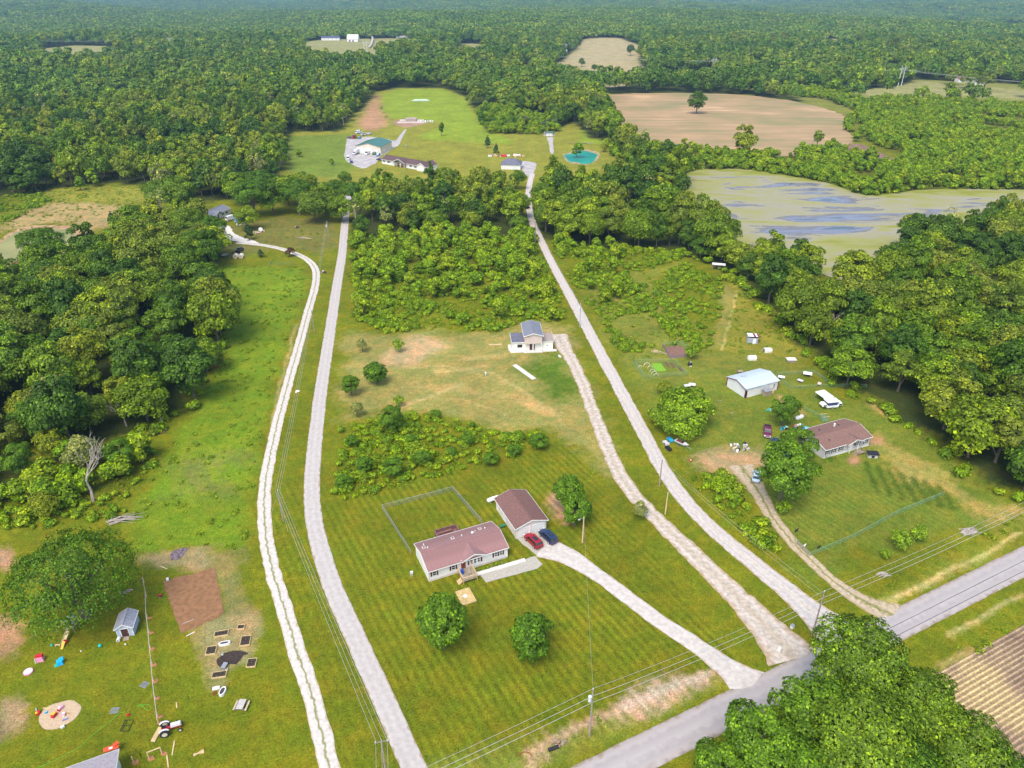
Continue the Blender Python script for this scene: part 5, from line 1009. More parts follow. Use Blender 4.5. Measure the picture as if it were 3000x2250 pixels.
def gable_roof(root, L, W, hw, hr, rm, over=.35, ov=.3, t=.12, x0=0, y0=0, fascia=None, panels=0, name='roof'):
    sl = (hr - hw) / (W / 2); lift = .04
    yf, yb = y0 - over, y0 + W + over; ym = y0 + W / 2; ze = hw - over * sl + lift; zr = hr + lift
    xa, xb = x0 - ov, x0 + L + ov
    b = MB(); b.yprism([], 0, 0) if False else None
    pr = [(yf, ze), (ym, zr), (yb, ze), (yb, ze + t), (ym, zr + t), (yf, ze + t)]
    v = [(xa, y, z) for y, z in pr] + [(xb, y, z) for y, z in pr]
    r = MB().add(v, [(0, 1, 4, 5)[::-1], (1, 2, 3, 4)[::-1], (6, 7, 10, 11), (7, 8, 9, 10), (5, 4, 10, 11)[::-1], (4, 3, 9, 10)[::-1], (0, 6, 7, 1)[::-1], (1, 7, 8, 2)[::-1], (0, 5, 11, 6)[::-1], (2, 8, 9, 3)[::-1]]).build(name, rm, root)
    if fascia:
        for x in (xa - .02, xb + .02):
            f = MB(); vv = [(x - .03, y, z - .14 if k < 3 else z + .02) for k, (y, z) in enumerate(pr)] + [(x + .03, y, z - .14 if k < 3 else z + .02) for k, (y, z) in enumerate(pr)]
            f.add(vv, [(0, 1, 4, 5), (1, 2, 3, 4), (6, 11, 10, 7), (7, 10, 9, 8), (5, 4, 10, 11), (4, 3, 9, 10), (0, 6, 7, 1), (1, 7, 8, 2), (0, 5, 11, 6), (2, 8, 9, 3)]).build('gable_fascia', fascia, root)
        for y in (yf - .03, yb + .03): MB().box(((xa + xb) / 2, y, ze + .03), (xb - xa, .06, .17)).build('gutter', fascia, root)
    MB().box(((xa + xb) / 2, ym, zr + t + .02), (xb - xa, .34, .07)).build('ridge_cap', rm, root)
    if panels:   # ribbed metal sheets laid from ridge to eave
        n = int(round((xb - xa) / panels)); pw = (xb - xa) / n; run = math.hypot(W / 2 + over, zr - ze)
        pb = MB().box((0, 0, .012), (pw - .03, run - .1, .016))
        for k in range(3): pb.box((-pw / 2 + .04 + k * pw / 3, 0, .04), (.06, run - .1, .045))
        pm = pb.mesh('roof_panel', rm); a = math.atan2(zr - ze, W / 2 + over)
        for s in (-1, 1):
            for i in range(n):
                yc = (yf + ym) / 2 if s < 0 else (yb + ym) / 2
                link('roof_panel', pm, root, (xa + (i + .5) * pw, yc, (ze + zr) / 2 + t), rot=(a if s < 0 else -a, 0, 0))
    return r
def cross_gable(root, xc, hwid, W, hw, hr, rm, wm, over=.4, t=.12, fascia=None, y0=0, name='dormer_roof', depth=None):
    d = depth or W / 2; lift = .06; z1 = hw - .1
    v = [(xc - hwid, y0 - .03, hw), (xc + hwid, y0 - .03, hw), (xc, y0 - .03, hr)]
    MB().add(v + [(a, y0 + .2, c) for a, b_, c in v], [(0, 1, 2), (3, 5, 4), (0, 2, 5, 3), (1, 4, 5, 2), (0, 3, 4, 1)]).build('gable_wall', wm, root)
    sl = (hr - hw) / hwid; hx = hwid + .35; ze = hr - sl * hx + lift
    pr = [(xc - hx, ze), (xc, hr + lift), (xc + hx, ze), (xc + hx, ze + t), (xc, hr + lift + t), (xc - hx, ze + t)]
    v = [(x, y0 - over, z) for x, z in pr] + [(x, y0 + d, z) for x, z in pr]
    g = MB().add(v, [(0, 1, 4, 5), (1, 2, 3, 4), (5, 4, 10, 11), (4, 3, 9, 10), (0, 6, 7, 1), (1, 7, 8, 2), (0, 5, 11, 6), (2, 8, 9, 3)]).build(name, rm, root)
    if fascia:
        vv = [(x, y0 - over - .05, z - (.12 if k < 3 else -.02)) for k, (x, z) in enumerate(pr)] + [(x, y0 - over - .004, z - (.12 if k < 3 else -.02)) for k, (x, z) in enumerate(pr)]
        MB().add(vv, [(0, 1, 4, 5), (1, 2, 3, 4), (6, 11, 10, 7), (7, 10, 9, 8), (5, 4, 10, 11), (4, 3, 9, 10), (0, 6, 7, 1), (1, 7, 8, 2), (0, 5, 11, 6), (2, 8, 9, 3)]).build('gable_fascia', fascia, root)

# ---- house with the pink metal roof
pink = mat('dusty_pink_metal', (.265, .14, .128), .45, .12, .3, spec=.5)
A0 = va(560, 1026); YA = yaw(va(560, 1026), va(1285, 799)); LA = dist(va(560, 1026), va(1285, 799)); WA = 8.1
h = thing('manufactured_house', 'long white house with dusty pink ribbed metal roof on the striped lawn', 'house', A0, YA)
shell(h, LA, WA, 2.75, 3.95, vinyl); gable_roof(h, LA, WA, 2.75, 3.95, pink, .35, .18, .08, fascia=white, panels=.9)
cross_gable(h, 9.3, 2.35, WA, 2.75, 3.75, pink, vinyl, .5, fascia=white)
for x, sh in ((1.15, 1), (5.0, 1)): add_window(h, x, 0, 1.75, .85, 1.15, 'front', maroon_sh)
for x in (8.75, 9.5, 10.25): add_window(h, x, 0, 1.75, .62, 1.2, 'front')
for x in (8.15, 10.85): link('shutter', _wm[('sh', 1.15, 'maroon_shutter')], h, (x, 0, 1.75))
for x in (13.9, 14.95): add_window(h, x, 0, 1.75, .7, 1.15, 'front', maroon_sh)
add_door(h, 7.05, 0, .75, .95, 2.05, 'front', mat('red_brown_door', (.20, .04, .025), .5, .2, 2))
add_window(h, 0, 2.4, 1.8, .5, .6, 'west', mull=0)
for i, x in enumerate((1.2, 4, 8, 13)): add_window(h, x, WA, 1.75, .8, 1.0, 'back')
MB().box((LA / 2, -.012, .22), (LA - .1, .02, .44)).build('skirting', mat('pinkish_skirting', (.60, .52, .50), .8, .1, 1), h)
for x, y in ((1.0, 5.6), (7.1, 5.9), (13.2, 6.6)):
    zz = 2.75 + (1 - abs(y - WA / 2) / (WA / 2)) * 1.2 + .12
    v_ = MB().box((x, y, zz + .1), (.62, .62, .22)).build('skylight', white, h); MB().box((x, y, zz + .215), (.48, .48, .03)).build('pane', mat('skylight_pane', (.2, .12, .09), .3, .2, 2), v_)
for x, y, r_ in ((1.3, 6.6, .12), (1.6, 4.9, .15), (9.0, 5.7, .14), (11.2, 5.6, .3), (11.9, 5.9, .1), (14.1, 6.0, .15)):
    zz = 2.75 + (1 - abs(y - WA / 2) / (WA / 2)) * 1.2 + .1; MB().cyl((x, y, zz - .1), (x, y, zz + .35), r_ * .6, n=8).cyl((x, y, zz + .35), (x, y, zz + .45), r_, r_ * .4, n=8).build('roof_vent', white, h)
MB().box((.05, -.05, 1.5), (.1, .1, 2.5)).box((LA - .05, -.05, 1.5), (.1, .1, 2.5)).build('downspout', white, h)
# porch with steps, grill and clutter
pd = thing('front_porch', 'small weathered wooden porch with rails and steps before the red-brown front door', 'porch', (A0[0] + math.cos(YA) * 7.2 + math.sin(YA) * 1.75, A0[1] + math.sin(YA) * 7.2 - math.cos(YA) * 1.75), YA)
pl = MB().box((0, 0, 0), (2.9, .19, .05)).mesh('plank', wood)
for i in range(15): link('plank', pl, pd, (0, -1.55 + i * .22, .72))
for x in (-1.4, 1.4):
    for y in (-1.6, 0, 1.55): MB().box((x, y, .8), (.1, .1, 1.6)).build('post', newwood, pd)
for x in (-1.4, 1.4): MB().box((x, 0, 1.58), (.12, 3.2, .06)).box((x, 0, 1.15), (.05, 3.2, .09)).build('rail', newwood, pd)
MB().box((0, -1.6, 1.58), (2.8, .12, .06)).box((0, -1.6, 1.15), (2.8, .05, .09)).build('rail', newwood, pd)
st_ = MB().box((-.0, 0, .12), (.3, 1.2, .06)).mesh('step', newwood)
for i in range(3): link('step', st_, pd, (-1.65 - i * .28, -.9, .43 - i * .2))
gr = thing('covered_grill', 'grill under a bright blue cover on the front porch', 'grill', (0, 0)); gr.location = (*(Matrix.Rotation(YA, 2) @ Vector((6.3, -1.2)) + Vector(A0)), .75)
MB().box((0, 0, .45), (.65, .55, .9), taper=.8).dome((0, 0, .88), .3, .26, .25).build('cover', mat('blue_tarp', (.01, .07, .38), .5, .2, 3, bump=.3), gr)
MB().cyl((-.25, 0, 0), (-.25, 0, .1), .09, n=8).cyl((.25, 0, 0), (.25, 0, .1), .09, n=8).build('wheels', rubber, gr)
def local(A, Y, x, y, z=0): return (A[0] + math.cos(Y) * x - math.sin(Y) * y, A[1] + math.sin(Y) * x + math.cos(Y) * y, z)
ch = thing('porch_chair', 'folded brown lounge chair lying among pots on the front porch', 'chair', local(A0, YA, 7.6, -1.7, .75), YA)
MB().box((0, 0, .32), (.6, .9, .05), rx=.1).build('seat', wood, ch); MB().box((0, .5, .6), (.6, .06, .6), rx=-.4).build('backrest', wood, ch)
for dx in (-.27, .27):
    for dy in (-.4, .4): MB().box((dx, dy, .16), (.05, .05, .32)).build('leg', wood, ch)
dk = thing('back_deck', 'dark maroon wooden deck with solid railing behind the pink-roofed house', 'deck', local(A0, YA, 5.3, WA + .08), YA)
pl = MB().box((2.3, 0, 0), (4.6, .13, .05)).mesh('plank', deckwood)
for i in range(24): link('plank', pl, dk, (0, .1 + i * .15, .6))
for (x, y, sx, sy) in ((2.3, 3.75, 4.7, .1), (-.02, 1.9, .1, 3.6), (4.62, 1.9, .1, 3.6)):
    MB().box((x, y, .95), (sx, sy, 1.25)).box((x, y, 1.6), (sx + .14, sy + .1, .06)).build('railing', deckwood, dk)
MB().box((1.9, 3.3, .95), (3.4, .6, .08)).box((.4, 1.9, .95), (.6, 2.2, .08)).build('bench_seat', deckwood, dk)
cb = thing('sand_square', 'square patch of straw-coloured play boards beside the larger lawn tree', 'platform', va(900, 1165), YA)
for i in range(6): MB().box((0, -1.5 + i * .6, .1), (2.6, .58, .05)).build('board', mat('straw_boards', (.50, .36, .15), .9, .2, 2), cb)
for s in (-1, 1): MB().box((s * 1.36, 0, .12), (.08, 3.7, .2)).box((0, s * 1.84, .12), (2.8, .08, .2)).build('edge_board', newwood, cb)
MB().box((-.1, .1, .17), (.8, .8, .06), rz=.6).build('pale_mat', concrete, cb)
# flower bed shrubs
for i, (x, s) in enumerate(((9.0, .34), (9.8, .42), (10.6, .4), (11.6, .5), (12.6, .55), (13.4, .5), (14.5, .5))):
    m_ = shrub_mesh(300 + i, 1.3, 1.5, 140, .3, leaf_pale if i in (1, 4, 6) else leaf_shrub)
    p_ = local(A0, YA, x, -1.0 - .1 * (i % 2)); link('bed_shrub', m_, None, p_, i, ('pale flowering shrub' if i in (1, 4, 6) else 'small dark green shrub') + ' in the bed along the front wall of the pink-roofed house', 'shrub', ('pale flowering shrubs of the front bed' if i in (1, 4, 6) else 'dark shrubs of the front bed')).scale = (s,) * 3
ut = thing('utility_box', 'small white utility pedestal by the gable end of the pink-roofed house', 'utility box', va(393, 975), YA)
MB().box((0, 0, .35), (.08, .08, .7)).box((.3, 0, .35), (.08, .08, .7)).build('post', white, ut); MB().box((.15, 0, .95), (.55, .22, .6)).build('meter_box', white, ut)

# ---- garage
G0 = va(1365, 627); YG = yaw(va(1365, 627), va(1640, 545)); LG = 6.9; DG = 10.6
brownsh = mat('red_brown_shingles', (.20, .105, .09), .9, .12, 3, extra=shingle)
g_ = thing('garage', 'detached white two-door garage with a red-brown shingle roof', 'garage', G0, YG)
def turned(root):   # a child frame whose ridge runs away from the viewer
    return root
def shell_y(root, W, D, hw, hr, wm, x0=0, y0=0, z0=0, name='wall'):
    v = []
    for y in (y0, y0 + D): v += [(x0, y, z0), (x0 + W, y, z0), (x0 + W, y, hw), (x0 + W / 2, y, hr), (x0, y, hw)]
    return MB().add(v, [(0, 1, 2, 3, 4), (5, 6, 7, 8, 9)[::-1], (0, 4, 9, 5), (1, 6, 7, 2), (2, 7, 8, 3), (3, 8, 9, 4)]).build(name, wm, root)
def roof_y(root, W, D, hw, hr, rm, over=.35, ov=.35, t=.12, x0=0, y0=0, fascia=None, name='roof', panels=0):
    sl = (hr - hw) / (W / 2); xa, xm, xb = x0 - over, x0 + W / 2, x0 + W + over; ze = hw - over * sl + .04; zr = hr + .04
    pr = [(xa, ze), (xm, zr), (xb, ze), (xb, ze + t), (xm, zr + t), (xa, ze + t)]; ya, yb = y0 - ov, y0 + D + ov
    v = [(x, ya, z) for x, z in pr] + [(x, yb, z) for x, z in pr]
    F = [(0, 1, 4, 5), (1, 2, 3, 4), (6, 11, 10, 7), (7, 10, 9, 8), (5, 4, 10, 11), (4, 3, 9, 10), (0, 6, 7, 1), (1, 7, 8, 2), (0, 5, 11, 6), (2, 8, 9, 3)]
    r = MB().add(v, F).build(name, rm, root)
    if fascia:
        for y in (ya - .035, yb + .005):
            vv = [(x, y, z - (.13 if k < 3 else -.02)) for k, (x, z) in enumerate(pr)] + [(x, y + .03, z - (.13 if k < 3 else -.02)) for k, (x, z) in enumerate(pr)]
            MB().add(vv, F).build('gable_fascia', fascia, root)
        for x in (xa - .03, xb + .03): MB().box((x, (ya + yb) / 2, ze + .03), (.06, yb - ya, .16)).build('gutter', fascia, root)
    MB().box((xm, (ya + yb) / 2, zr + t + .02), (.32, yb - ya, .06)).build('ridge_cap', rm, root)
    if panels:
        n = int(round((yb - ya) / panels)); pw = (yb - ya) / n; run = math.hypot(W / 2 + over, zr - ze); a = math.atan2(zr - ze, W / 2 + over)
        pb = MB().box((0, 0, .012), (run - .1, pw - .03, .016))
        for k in range(3): pb.box((0, -pw / 2 + .04 + k * pw / 3, .04), (run - .1, .06, .045))
        pm = pb.mesh('roof_panel', rm)
        for s in (-1, 1):
            for i in range(n): link('roof_panel', pm, root, ((xa + xm) / 2 if s < 0 else (xb + xm) / 2, ya + (i + .5) * pw, (ze + zr) / 2 + t), rot=(0, -a if s < 0 else a, 0))
    return r
whitepinkish = mat('warm_white_siding', (.72, .64, .58), .6, .05, .5, extra=siding)
shell_y(g_, LG, DG, 2.75, 3.9, whitepinkish); roof_y(g_, LG, DG, 2.75, 3.9, brownsh, .35, .35, fascia=white)
garage_door(g_, 1.85, 0, 2.6, 2.15); garage_door(g_, 5.1, 0, 2.6, 2.15)
add_door(g_, 0, 6.0, .1, .9, 2.0, 'west'); add_window(g_, 0, 8.6, 1.6, .7, .8, 'west')
MB().box((0, 0, .08), (.2, .2, .16)).build('corner_block', concrete, g_)
t_ = thing('propane_tank', 'white propane tank lying behind the garage', 'tank', va(1152, 282), YG + .12)
b = MB().tube([(-1.5, 0, .75), (-1.42, 0, .75), (-1.2, 0, .75), (1.2, 0, .75), (1.42, 0, .75), (1.5, 0, .75)], [.05, .3, .48, .48, .3, .05], 14); b.build('tank_body', paint('tank_white', (.8, .79, .76), .4), t_, smooth=True)
MB().dome((0, 0, 1.18), .22, .22, .22).build('valve_dome', white, t_)
for x in (-.8, .8): MB().box((x, 0, .15), (.15, .7, .3)).build('foot', concrete, t_)
cart = thing('garden_cart', 'small green garden cart beside the garage wall', 'cart', va(1240, 520), YG)
MB().box((0, 0, .4), (.9, .55, .28), taper=1.15).build('tub', mat('green_plastic', (.02, .2, .1), .5, .2, 3), cart)
for x in (-.3, .3):
    for y in (-.28, .28): MB().cyl((x, y - .04, .14), (x, y + .04, .14), .14, n=10).build('wheel', rubber, cart)
MB().tube([(.45, 0, .4), (.95, 0, .75), (.95, .2, .75)], .025, 5).build('handle', black, cart)

# ---- chain-link fences
def chain_fence(pts, label, hgt=1.2, step=2.6, m=steel, mesh_step=.28, name='wire_fence', post=.035, mm=None):
    c = pts[0]; root = thing(name, label, 'fence', c)
    pm = MB().cyl((0, 0, 0), (0, 0, hgt + .05), post, n=6).mesh('post', m)
    for a, b_ in zip(pts[:-1], pts[1:]):
        L_ = dist(a, b_); n = max(1, int(round(L_ / step))); y_ = yaw(a, b_)
        for i in range(n + 1):
            if i == 0 and a != pts[0]: continue
            t = i / n; link('post', pm, root, (a[0] + (b_[0] - a[0]) * t - c[0], a[1] + (b_[1] - a[1]) * t - c[1], 0))
        sl_ = L_ / n; w = MB(); k = int(sl_ / mesh_step)
        for j in range(k): x = (j + .5) * sl_ / k; w.box((x, 0, hgt / 2), (.022, .02, hgt))
        for z_ in np.linspace(.1, hgt - .15, 4): w.box((sl_ / 2, 0, z_), (sl_, .018, .022))
        wm_ = w.mesh('mesh_panel', mm or m); rm_ = MB().cyl((0, 0, hgt), (sl_, 0, hgt), post * .8, n=5).mesh('top_rail', m)
        for i in range(n):
            t = i / n; lc = (a[0] + (b_[0] - a[0]) * t - c[0], a[1] + (b_[1] - a[1]) * t - c[1], 0)
            link('mesh_panel', wm_, root, lc, y_); link('top_rail', rm_, root, lc, y_)
    return root
chain_fence([va(392, 770), va(128, 352), va(780, 182), va(1050, 492)], 'grey chain-link fence closing the yard behind the pink-roofed house')
green_wire = mat('green_wire', (.12, .26, .14), .6, .2, 2)

# ---- vehicles
def wheel_pair(root, x, halfw, r, w=.22):
    tm = MB().cyl((0, -w / 2, 0), (0, w / 2, 0), r, n=16).mesh('wheel', rubber); rm_ = MB().cyl((0, -w / 2 - .012, 0), (0, w / 2 + .012, 0), r * .6, n=10).mesh('rim', rimm)
    for s in (-1, 1): o = link('wheel', tm, root, (x, s * (halfw - w / 2 + .02), r)); link('rim', rm_, o)
lamp_w = mat('headlight_lens', (.7, .7, .68), .15, .1, 3); lamp_r = mat('tail_light_lens', (.35, .01, .01), .2, .1, 3)
def vehicle(name, label, cat, loc, rz, color, kind='sedan', group=None, z=0.05, roofm=None):
    root = thing(name, label, cat, (loc[0], loc[1], z), rz, group); pm = paint('paint_%.2f_%.2f_%.2f' % color, color)
    if kind == 'sedan': L, W, st, cab = 4.7, 1.8, [(-2.35, .45, .85, .74), (-2.2, .3, .95, .84), (-1.2, .22, .98, .9), (0, .22, .92, .9), (1.2, .22, .88, .9), (2.1, .3, .72, .82), (2.35, .42, .6, .7)], (-1.75, -1.05, .55, 1.25, 1.42, .66)
    elif kind == 'suv': L, W, st, cab = 4.8, 1.9, [(-2.4, .5, 1.05, .82), (-2.3, .32, 1.1, .9), (-1.2, .28, 1.08, .94), (0, .28, 1.05, .94), (1.2, .28, 1.02, .94), (2.2, .35, .85, .88), (2.4, .48, .72, .78)], (-2.3, -2.0, .6, 1.3, 1.72, .72)
    elif kind == 'van': L, W, st, cab = 5.6, 2.0, [(-2.8, .5, 1.4, .95), (-2.75, .35, 1.45, .98), (-1, .32, 1.42, 1.0), (1.4, .32, 1.35, 1.0), (2.3, .35, 1.05, .95), (2.75, .48, .85, .85)], (-2.78, -2.7, 1.2, 2.0, 2.4, .86)
    else: L, W, st, cab = 5.4, 1.9, [(-2.7, .55, 1.0, .9), (-2.6, .45, 1.02, .94), (-1.2, .4, 1.02, .95), (0, .38, 1.02, .95), (1.4, .38, 1.02, .95), (2.5, .42, .95, .9), (2.7, .5, .8, .84)], (-.75, -.6, .75, 1.25, 1.72, .74)
    v = []; f = []
    for x, zl, zb, hw in st: v += [(x, -hw * .94, zl), (x, -hw, (zl + zb) / 2), (x, -hw * .93, zb), (x, -hw * .5, zb + .03), (x, hw * .5, zb + .03), (x, hw * .93, zb), (x, hw, (zl + zb) / 2), (x, hw * .94, zl)]
    n = len(st)
    for i in range(n - 1):
        for k in range(8): a, b_ = i * 8 + k, i * 8 + (k + 1) % 8; f.append((a, b_, b_ + 8, a + 8))
    f.append(tuple(range(8))); f.append(tuple(8 * (n - 1) + k for k in range(8))[::-1])
    MB().add(v, f).build('body', pm, root)
    x1, x2, x3, x4, zt, ht = cab; zb = st[2][2]; hb = st[3][3] * .92
    MB().add([(x1, -hb, zb), (x4, -hb, zb - .04), (x4, hb, zb - .04), (x1, hb, zb), (x2, -ht, zt - .05), (x3, -ht, zt - .05), (x3, ht, zt - .05), (x2, ht, zt - .05)],
             [(0, 1, 5, 4), (1, 2, 6, 5), (2, 3, 7, 6), (3, 0, 4, 7), (4, 5, 6, 7)]).build('windows', cglass, root)
    MB().add([(x2 - .06, -ht - .03, zt - .06), (x3 + .06, -ht - .03, zt - .06), (x3 + .06, ht + .03, zt - .06), (x2 - .06, ht + .03, zt - .06), (x2, -ht + .06, zt), (x3, -ht + .06, zt), (x3, ht - .06, zt), (x2, ht - .06, zt)],
             [(0, 1, 5, 4), (1, 2, 6, 5), (2, 3, 7, 6), (3, 0, 4, 7), (4, 5, 6, 7), (3, 2, 1, 0)]).build('roof', roofm or pm, root)
    pil = MB()
    for s in (-1, 1):
        for xa, xb in ((x1, x2), (x4, x3), ((x1 + x4) / 2, (x2 + x3) / 2)): pil.tube([(xa, s * (hb + .01), zb - .02), (xb, s * (ht + .01), zt - .04)], .05, 4)
    if kind == 'van': pil.box((-.9, 0, 1.9), (3.5, 1.9, .85), taper=.94)
    pil.build('pillars', pm, root)
    if kind == 'suv' or kind == 'sedan':
        MB().box(((x2 + x3) / 2, 0, zt + .012), ((x3 - x2) * .5, ht * 1.1, .02)).build('sunroof', cglass, root)
    if kind == 'pickup': MB().box((-1.75, 0, 1.045), (1.75, 1.5, .03)).build('bed_liner', black, root); MB().box((-1.75, -.86, 1.1), (1.8, .1, .12)).box((-1.75, .86, 1.1), (1.8, .1, .12)).box((-2.62, 0, 1.08), (.08, 1.7, .14)).build('bed_rail', pm, root)
    if kind == 'pickup': MB().box((2.74, 0, .55), (.14, 1.75, .2)).build('bumper', rimm, root)
    for s in (-1, 1):
        MB().box((st[-2][0] + .1, s * st[-2][3] * .75, st[-2][2] - .08), (.25, .36, .14)).build('headlight', lamp_w, root)
        MB().box((st[0][0] + .03, s * st[0][3] * .82, st[0][2] - .12), (.14, .28, .2)).build('tail_light', lamp_r, root)
        MB().box((x4 - .25, s * (hb + .14), zb + .08), (.14, .2, .13)).build('mirror', pm, root)
    for x in (-L * .3, L * .31): wheel_pair(root, x, W / 2, .34 if kind in ('sedan',) else .38)
    return root
YC = YG + RAD(100)
vehicle('parked_car', 'dark red hatchback parked nose-in before the near garage door', 'car', va(1524, 668), YC, (.30, .008, .02), 'suv', z=.07)
vehicle('parked_car', 'dark navy blue car parked beside the red one before the garage', 'car', va(1660, 628), YC, (.015, .035, .10), 'suv', z=.07)
vehicle('pickup_truck', 'purple-maroon old pickup with white bumper on the grass near the barn', 'pickup', vr(781, 1168), yaw(vr(782, 1110), vr(781, 1215)), (.13, .015, .06), 'pickup', z=0)
for (x, y, c, k, l, cat, nm, yy) in ((520, 375, (.7, .7, .7), 'van', 'white van parked in front of the grey-roofed house', 'van', 'parked_van', 1.0), (625, 400, (.25, .45, .65), 'suv', 'pale blue car parked next to the white van at the grey-roofed house', 'car', 'parked_car', 1.0), (655, 445, (.62, .55, .42), 'sedan', 'tan car half hidden under the trees at the end of the west drive', 'car', 'parked_car', .3), (632, 780, (.015, .02, .03), 'pickup', 'black pickup with stripes parked above the two round bales', 'pickup', 'pickup_truck', 1.5)):
    vehicle(nm, l, cat, vd(x, y), yy, c, k, z=.05)
for (x, y, c, k, l, cat, nm, yy) in ((515, 500, (.75, .75, .75), 'van', 'white van standing before the middle door of the green-roofed barn', 'van', 'parked_van', -1.8), (607, 500, (.02, .22, .05), 'suv', 'green car before the small door of the green-roofed barn', 'car', 'parked_car', 1.4), (655, 515, (.03, .2, .5), 'pickup', 'bright blue pickup at the barn corner by the long low house', 'pickup', 'pickup_truck', -1.7),
    (268, 562, (.75, .75, .75), 'van', 'white van at the outer edge of the far courtyard', 'van', 'parked_van', 1.7), (308, 606, (.03, .08, .16), 'sedan', 'dark blue car at the bottom of the far courtyard', 'car', 'parked_car', 1.9), (350, 285, (.3, .01, .03), 'van', 'dark red van behind the far courtyard barn', 'van', 'parked_van', 1.6), (412, 295, (.02, .25, .45), 'suv', 'bright blue car beside the dark red van behind the barn', 'car', 'parked_car', 1.6),
    (290, 290, (.15, .03, .06), 'sedan', 'dark maroon car at the edge of the stone yard behind the barn', 'car', 'parked_car', .1), (680, 575, (.03, .03, .05), 'sedan', 'dark car parked against the gable of the long brown-roofed house', 'car', 'parked_car', -.2), (460, 250, (.6, .6, .62), 'suv', 'silver car in the row behind the green-roofed barn', 'car', 'parked_car', 1.2), (405, 225, (.7, .7, .72), 'van', 'white van at the head of the row behind the green-roofed barn', 'van', 'parked_van', .9), (500, 245, (.55, .55, .55), 'sedan', 'grey car next in the row behind the green-roofed barn', 'car', 'parked_car', 1.2), (545, 240, (.72, .7, .7), 'sedan', 'pale car last in the row behind the green-roofed barn', 'car', 'parked_car', 1.2)):
    vehicle(nm, l, cat, vm(x, y), yy, c, k, z=.06)
def box_truck(label, loc, rz, cabc, boxc, name='box_truck'):
    r = thing(name, label, 'truck', (loc[0], loc[1], .06), rz); pm = paint('cab_%.2f_%.2f_%.2f' % cabc, cabc); pb = paint('boxp_%.2f_%.2f_%.2f' % boxc, boxc, .5)
    MB().box((2.6, 0, 1.3), (1.8, 2.1, 1.7), taper=.9).box((3.7, 0, .95), (1.0, 1.9, .9), taper=.9).build('cab', pm, r); MB().box((3.46, 0, 1.75), (.12, 1.6, .6)).build('windscreen', cglass, r)
    MB().box((-.9, 0, 1.95), (4.9, 2.4, 2.3)).build('cargo_box', pb, r); MB().box((.4, 0, .65), (6.2, 1.0, .25)).build('chassis', black, r)
    for x in (-2.2, 3.3): wheel_pair(r, x, 1.05, .48, .3)
    for s in (-1, 1): MB().box((4.2, s * .7, .9), (.08, .3, .2)).build('headlight', lamp_w, r)
box_truck('red lorry with a long red box before the cream barn', vm(405, 440), -1.75, (.45, .01, .02), (.40, .02, .03))
box_truck('white lorry nosing out in front of the red one in the far courtyard', vm(372, 492), -1.8, (.65, .65, .68), (.6, .6, .62))

# ---- utility poles and wires
def pole(x, y, hgt, label, arm=None, transformer=False, lamp=False, name='utility_pole', lean=0, m=polewood, metal=None):
    p = G(x, y); r = thing(name, label, 'pole', p)
    MB().tube([(0, 0, 0), (0, 0, hgt)], [.17, .11], 8).build('shaft', m, r)
    if arm is not None:
        MB().box((0, 0, hgt - .35), (1.9, .1, .12), rz=arm).build('crossarm', m, r)
        for k in (-.85, 0, .85):
            MB().cyl((k * math.cos(arm), k * math.sin(arm), hgt - .3), (k * math.cos(arm), k * math.sin(arm), hgt - .08), .06, n=6).build('insulator', white, r)
    else: MB().cyl((0, 0, hgt), (0, 0, hgt + .25), .06, n=6).build('insulator', white, r)
    if transformer: MB().cyl((-.38, -.1, hgt - 2.4), (-.38, -.1, hgt - 1.4), .27, n=12).build('transformer', mat('transformer_grey', (.6, .62, .64), .4, .05, 1), r)
    if lamp: a = MB().tube([(0, 0, hgt - .3), (-.6, -.2, hgt - .05), (-.9, -.3, hgt - .1)], .035, 5).build('lamp_arm', steel, r); MB().dome((-.95, -.32, hgt - .25), .28, .22, .14).build('lamp_head', steel, a)
    return Vector((p[0], p[1], hgt))
roadarm = math.atan2(RN[1], RN[0])
p1 = pole(1273, 1591, 10.7, 'utility pole with a white transformer in the washed ditch by the county road', transformer=True)
p2 = pole(1754, 1373, 10.5, 'tall brown utility pole at the junction of lanes and county road')
p3 = pole(835, 1680, 8.5, 'utility pole at the bottom of the picture between the two west lanes', arm=.2)
p4 = pole(612, 1125, 8.0, 'utility pole on the grass where the wires split beside the west drive')
p5 = pole(680, 720, 8.3, 'grey utility pole on the grass midway up between the west lanes')
p6 = pole(711, 519, 8.5, 'utility pole near the top of the west lane by the dark grove', transformer=True)
p7 = pole(1252, 705, 8.2, 'grey pole beside the centre lane just past the white two-storey house', lamp=False, transformer=True, m=mat('grey_pole', (.36, .38, .42), .8, .15, 2))
p8 = pole(1424, 1050, 7.4, 'light brown pole on the verge of the centre lane')
p9 = pole(1156, 525, 10, 'brown pole at the edge of the creek wood by the centre lane')
yl_ = pole(1258, 1172, 6.5, 'yard light pole on the lawn beside the front drive', lamp=True, name='light_pole', m=newwood)
pole(1437, 1110, 5.5, 'slim yellowish pole leaning between centre lane and lot drive', name='guy_pole', m=newwood)
wirem = mat('overhead_wire', (.34, .35, .33), .6, .1, 1)
def wire(a, b_, sag=.8, n=16, r=.022):
    pts = []
    for i in range(n + 1):
        t = i / n; p = a.lerp(b_, t); pts.append((p.x, p.y, p.z - sag * 4 * t * (1 - t)))
    return pts
def wires(label, spans, r=.022, sag=.8):
    b = MB()
    o = thing('overhead_wires', label, 'wires', (spans[0][0].x, spans[0][0].y))
    for a, c in spans:
        w = wire(a, c, sag); w = [(x - spans[0][0].x, y - spans[0][0].y, z) for x, y, z in w]; MB().tube(w, r, 4, False).build('wire', wirem, o)
up = Vector((0, 0, 1)); offR = Vector((RN[0], RN[1], 0)) * .7
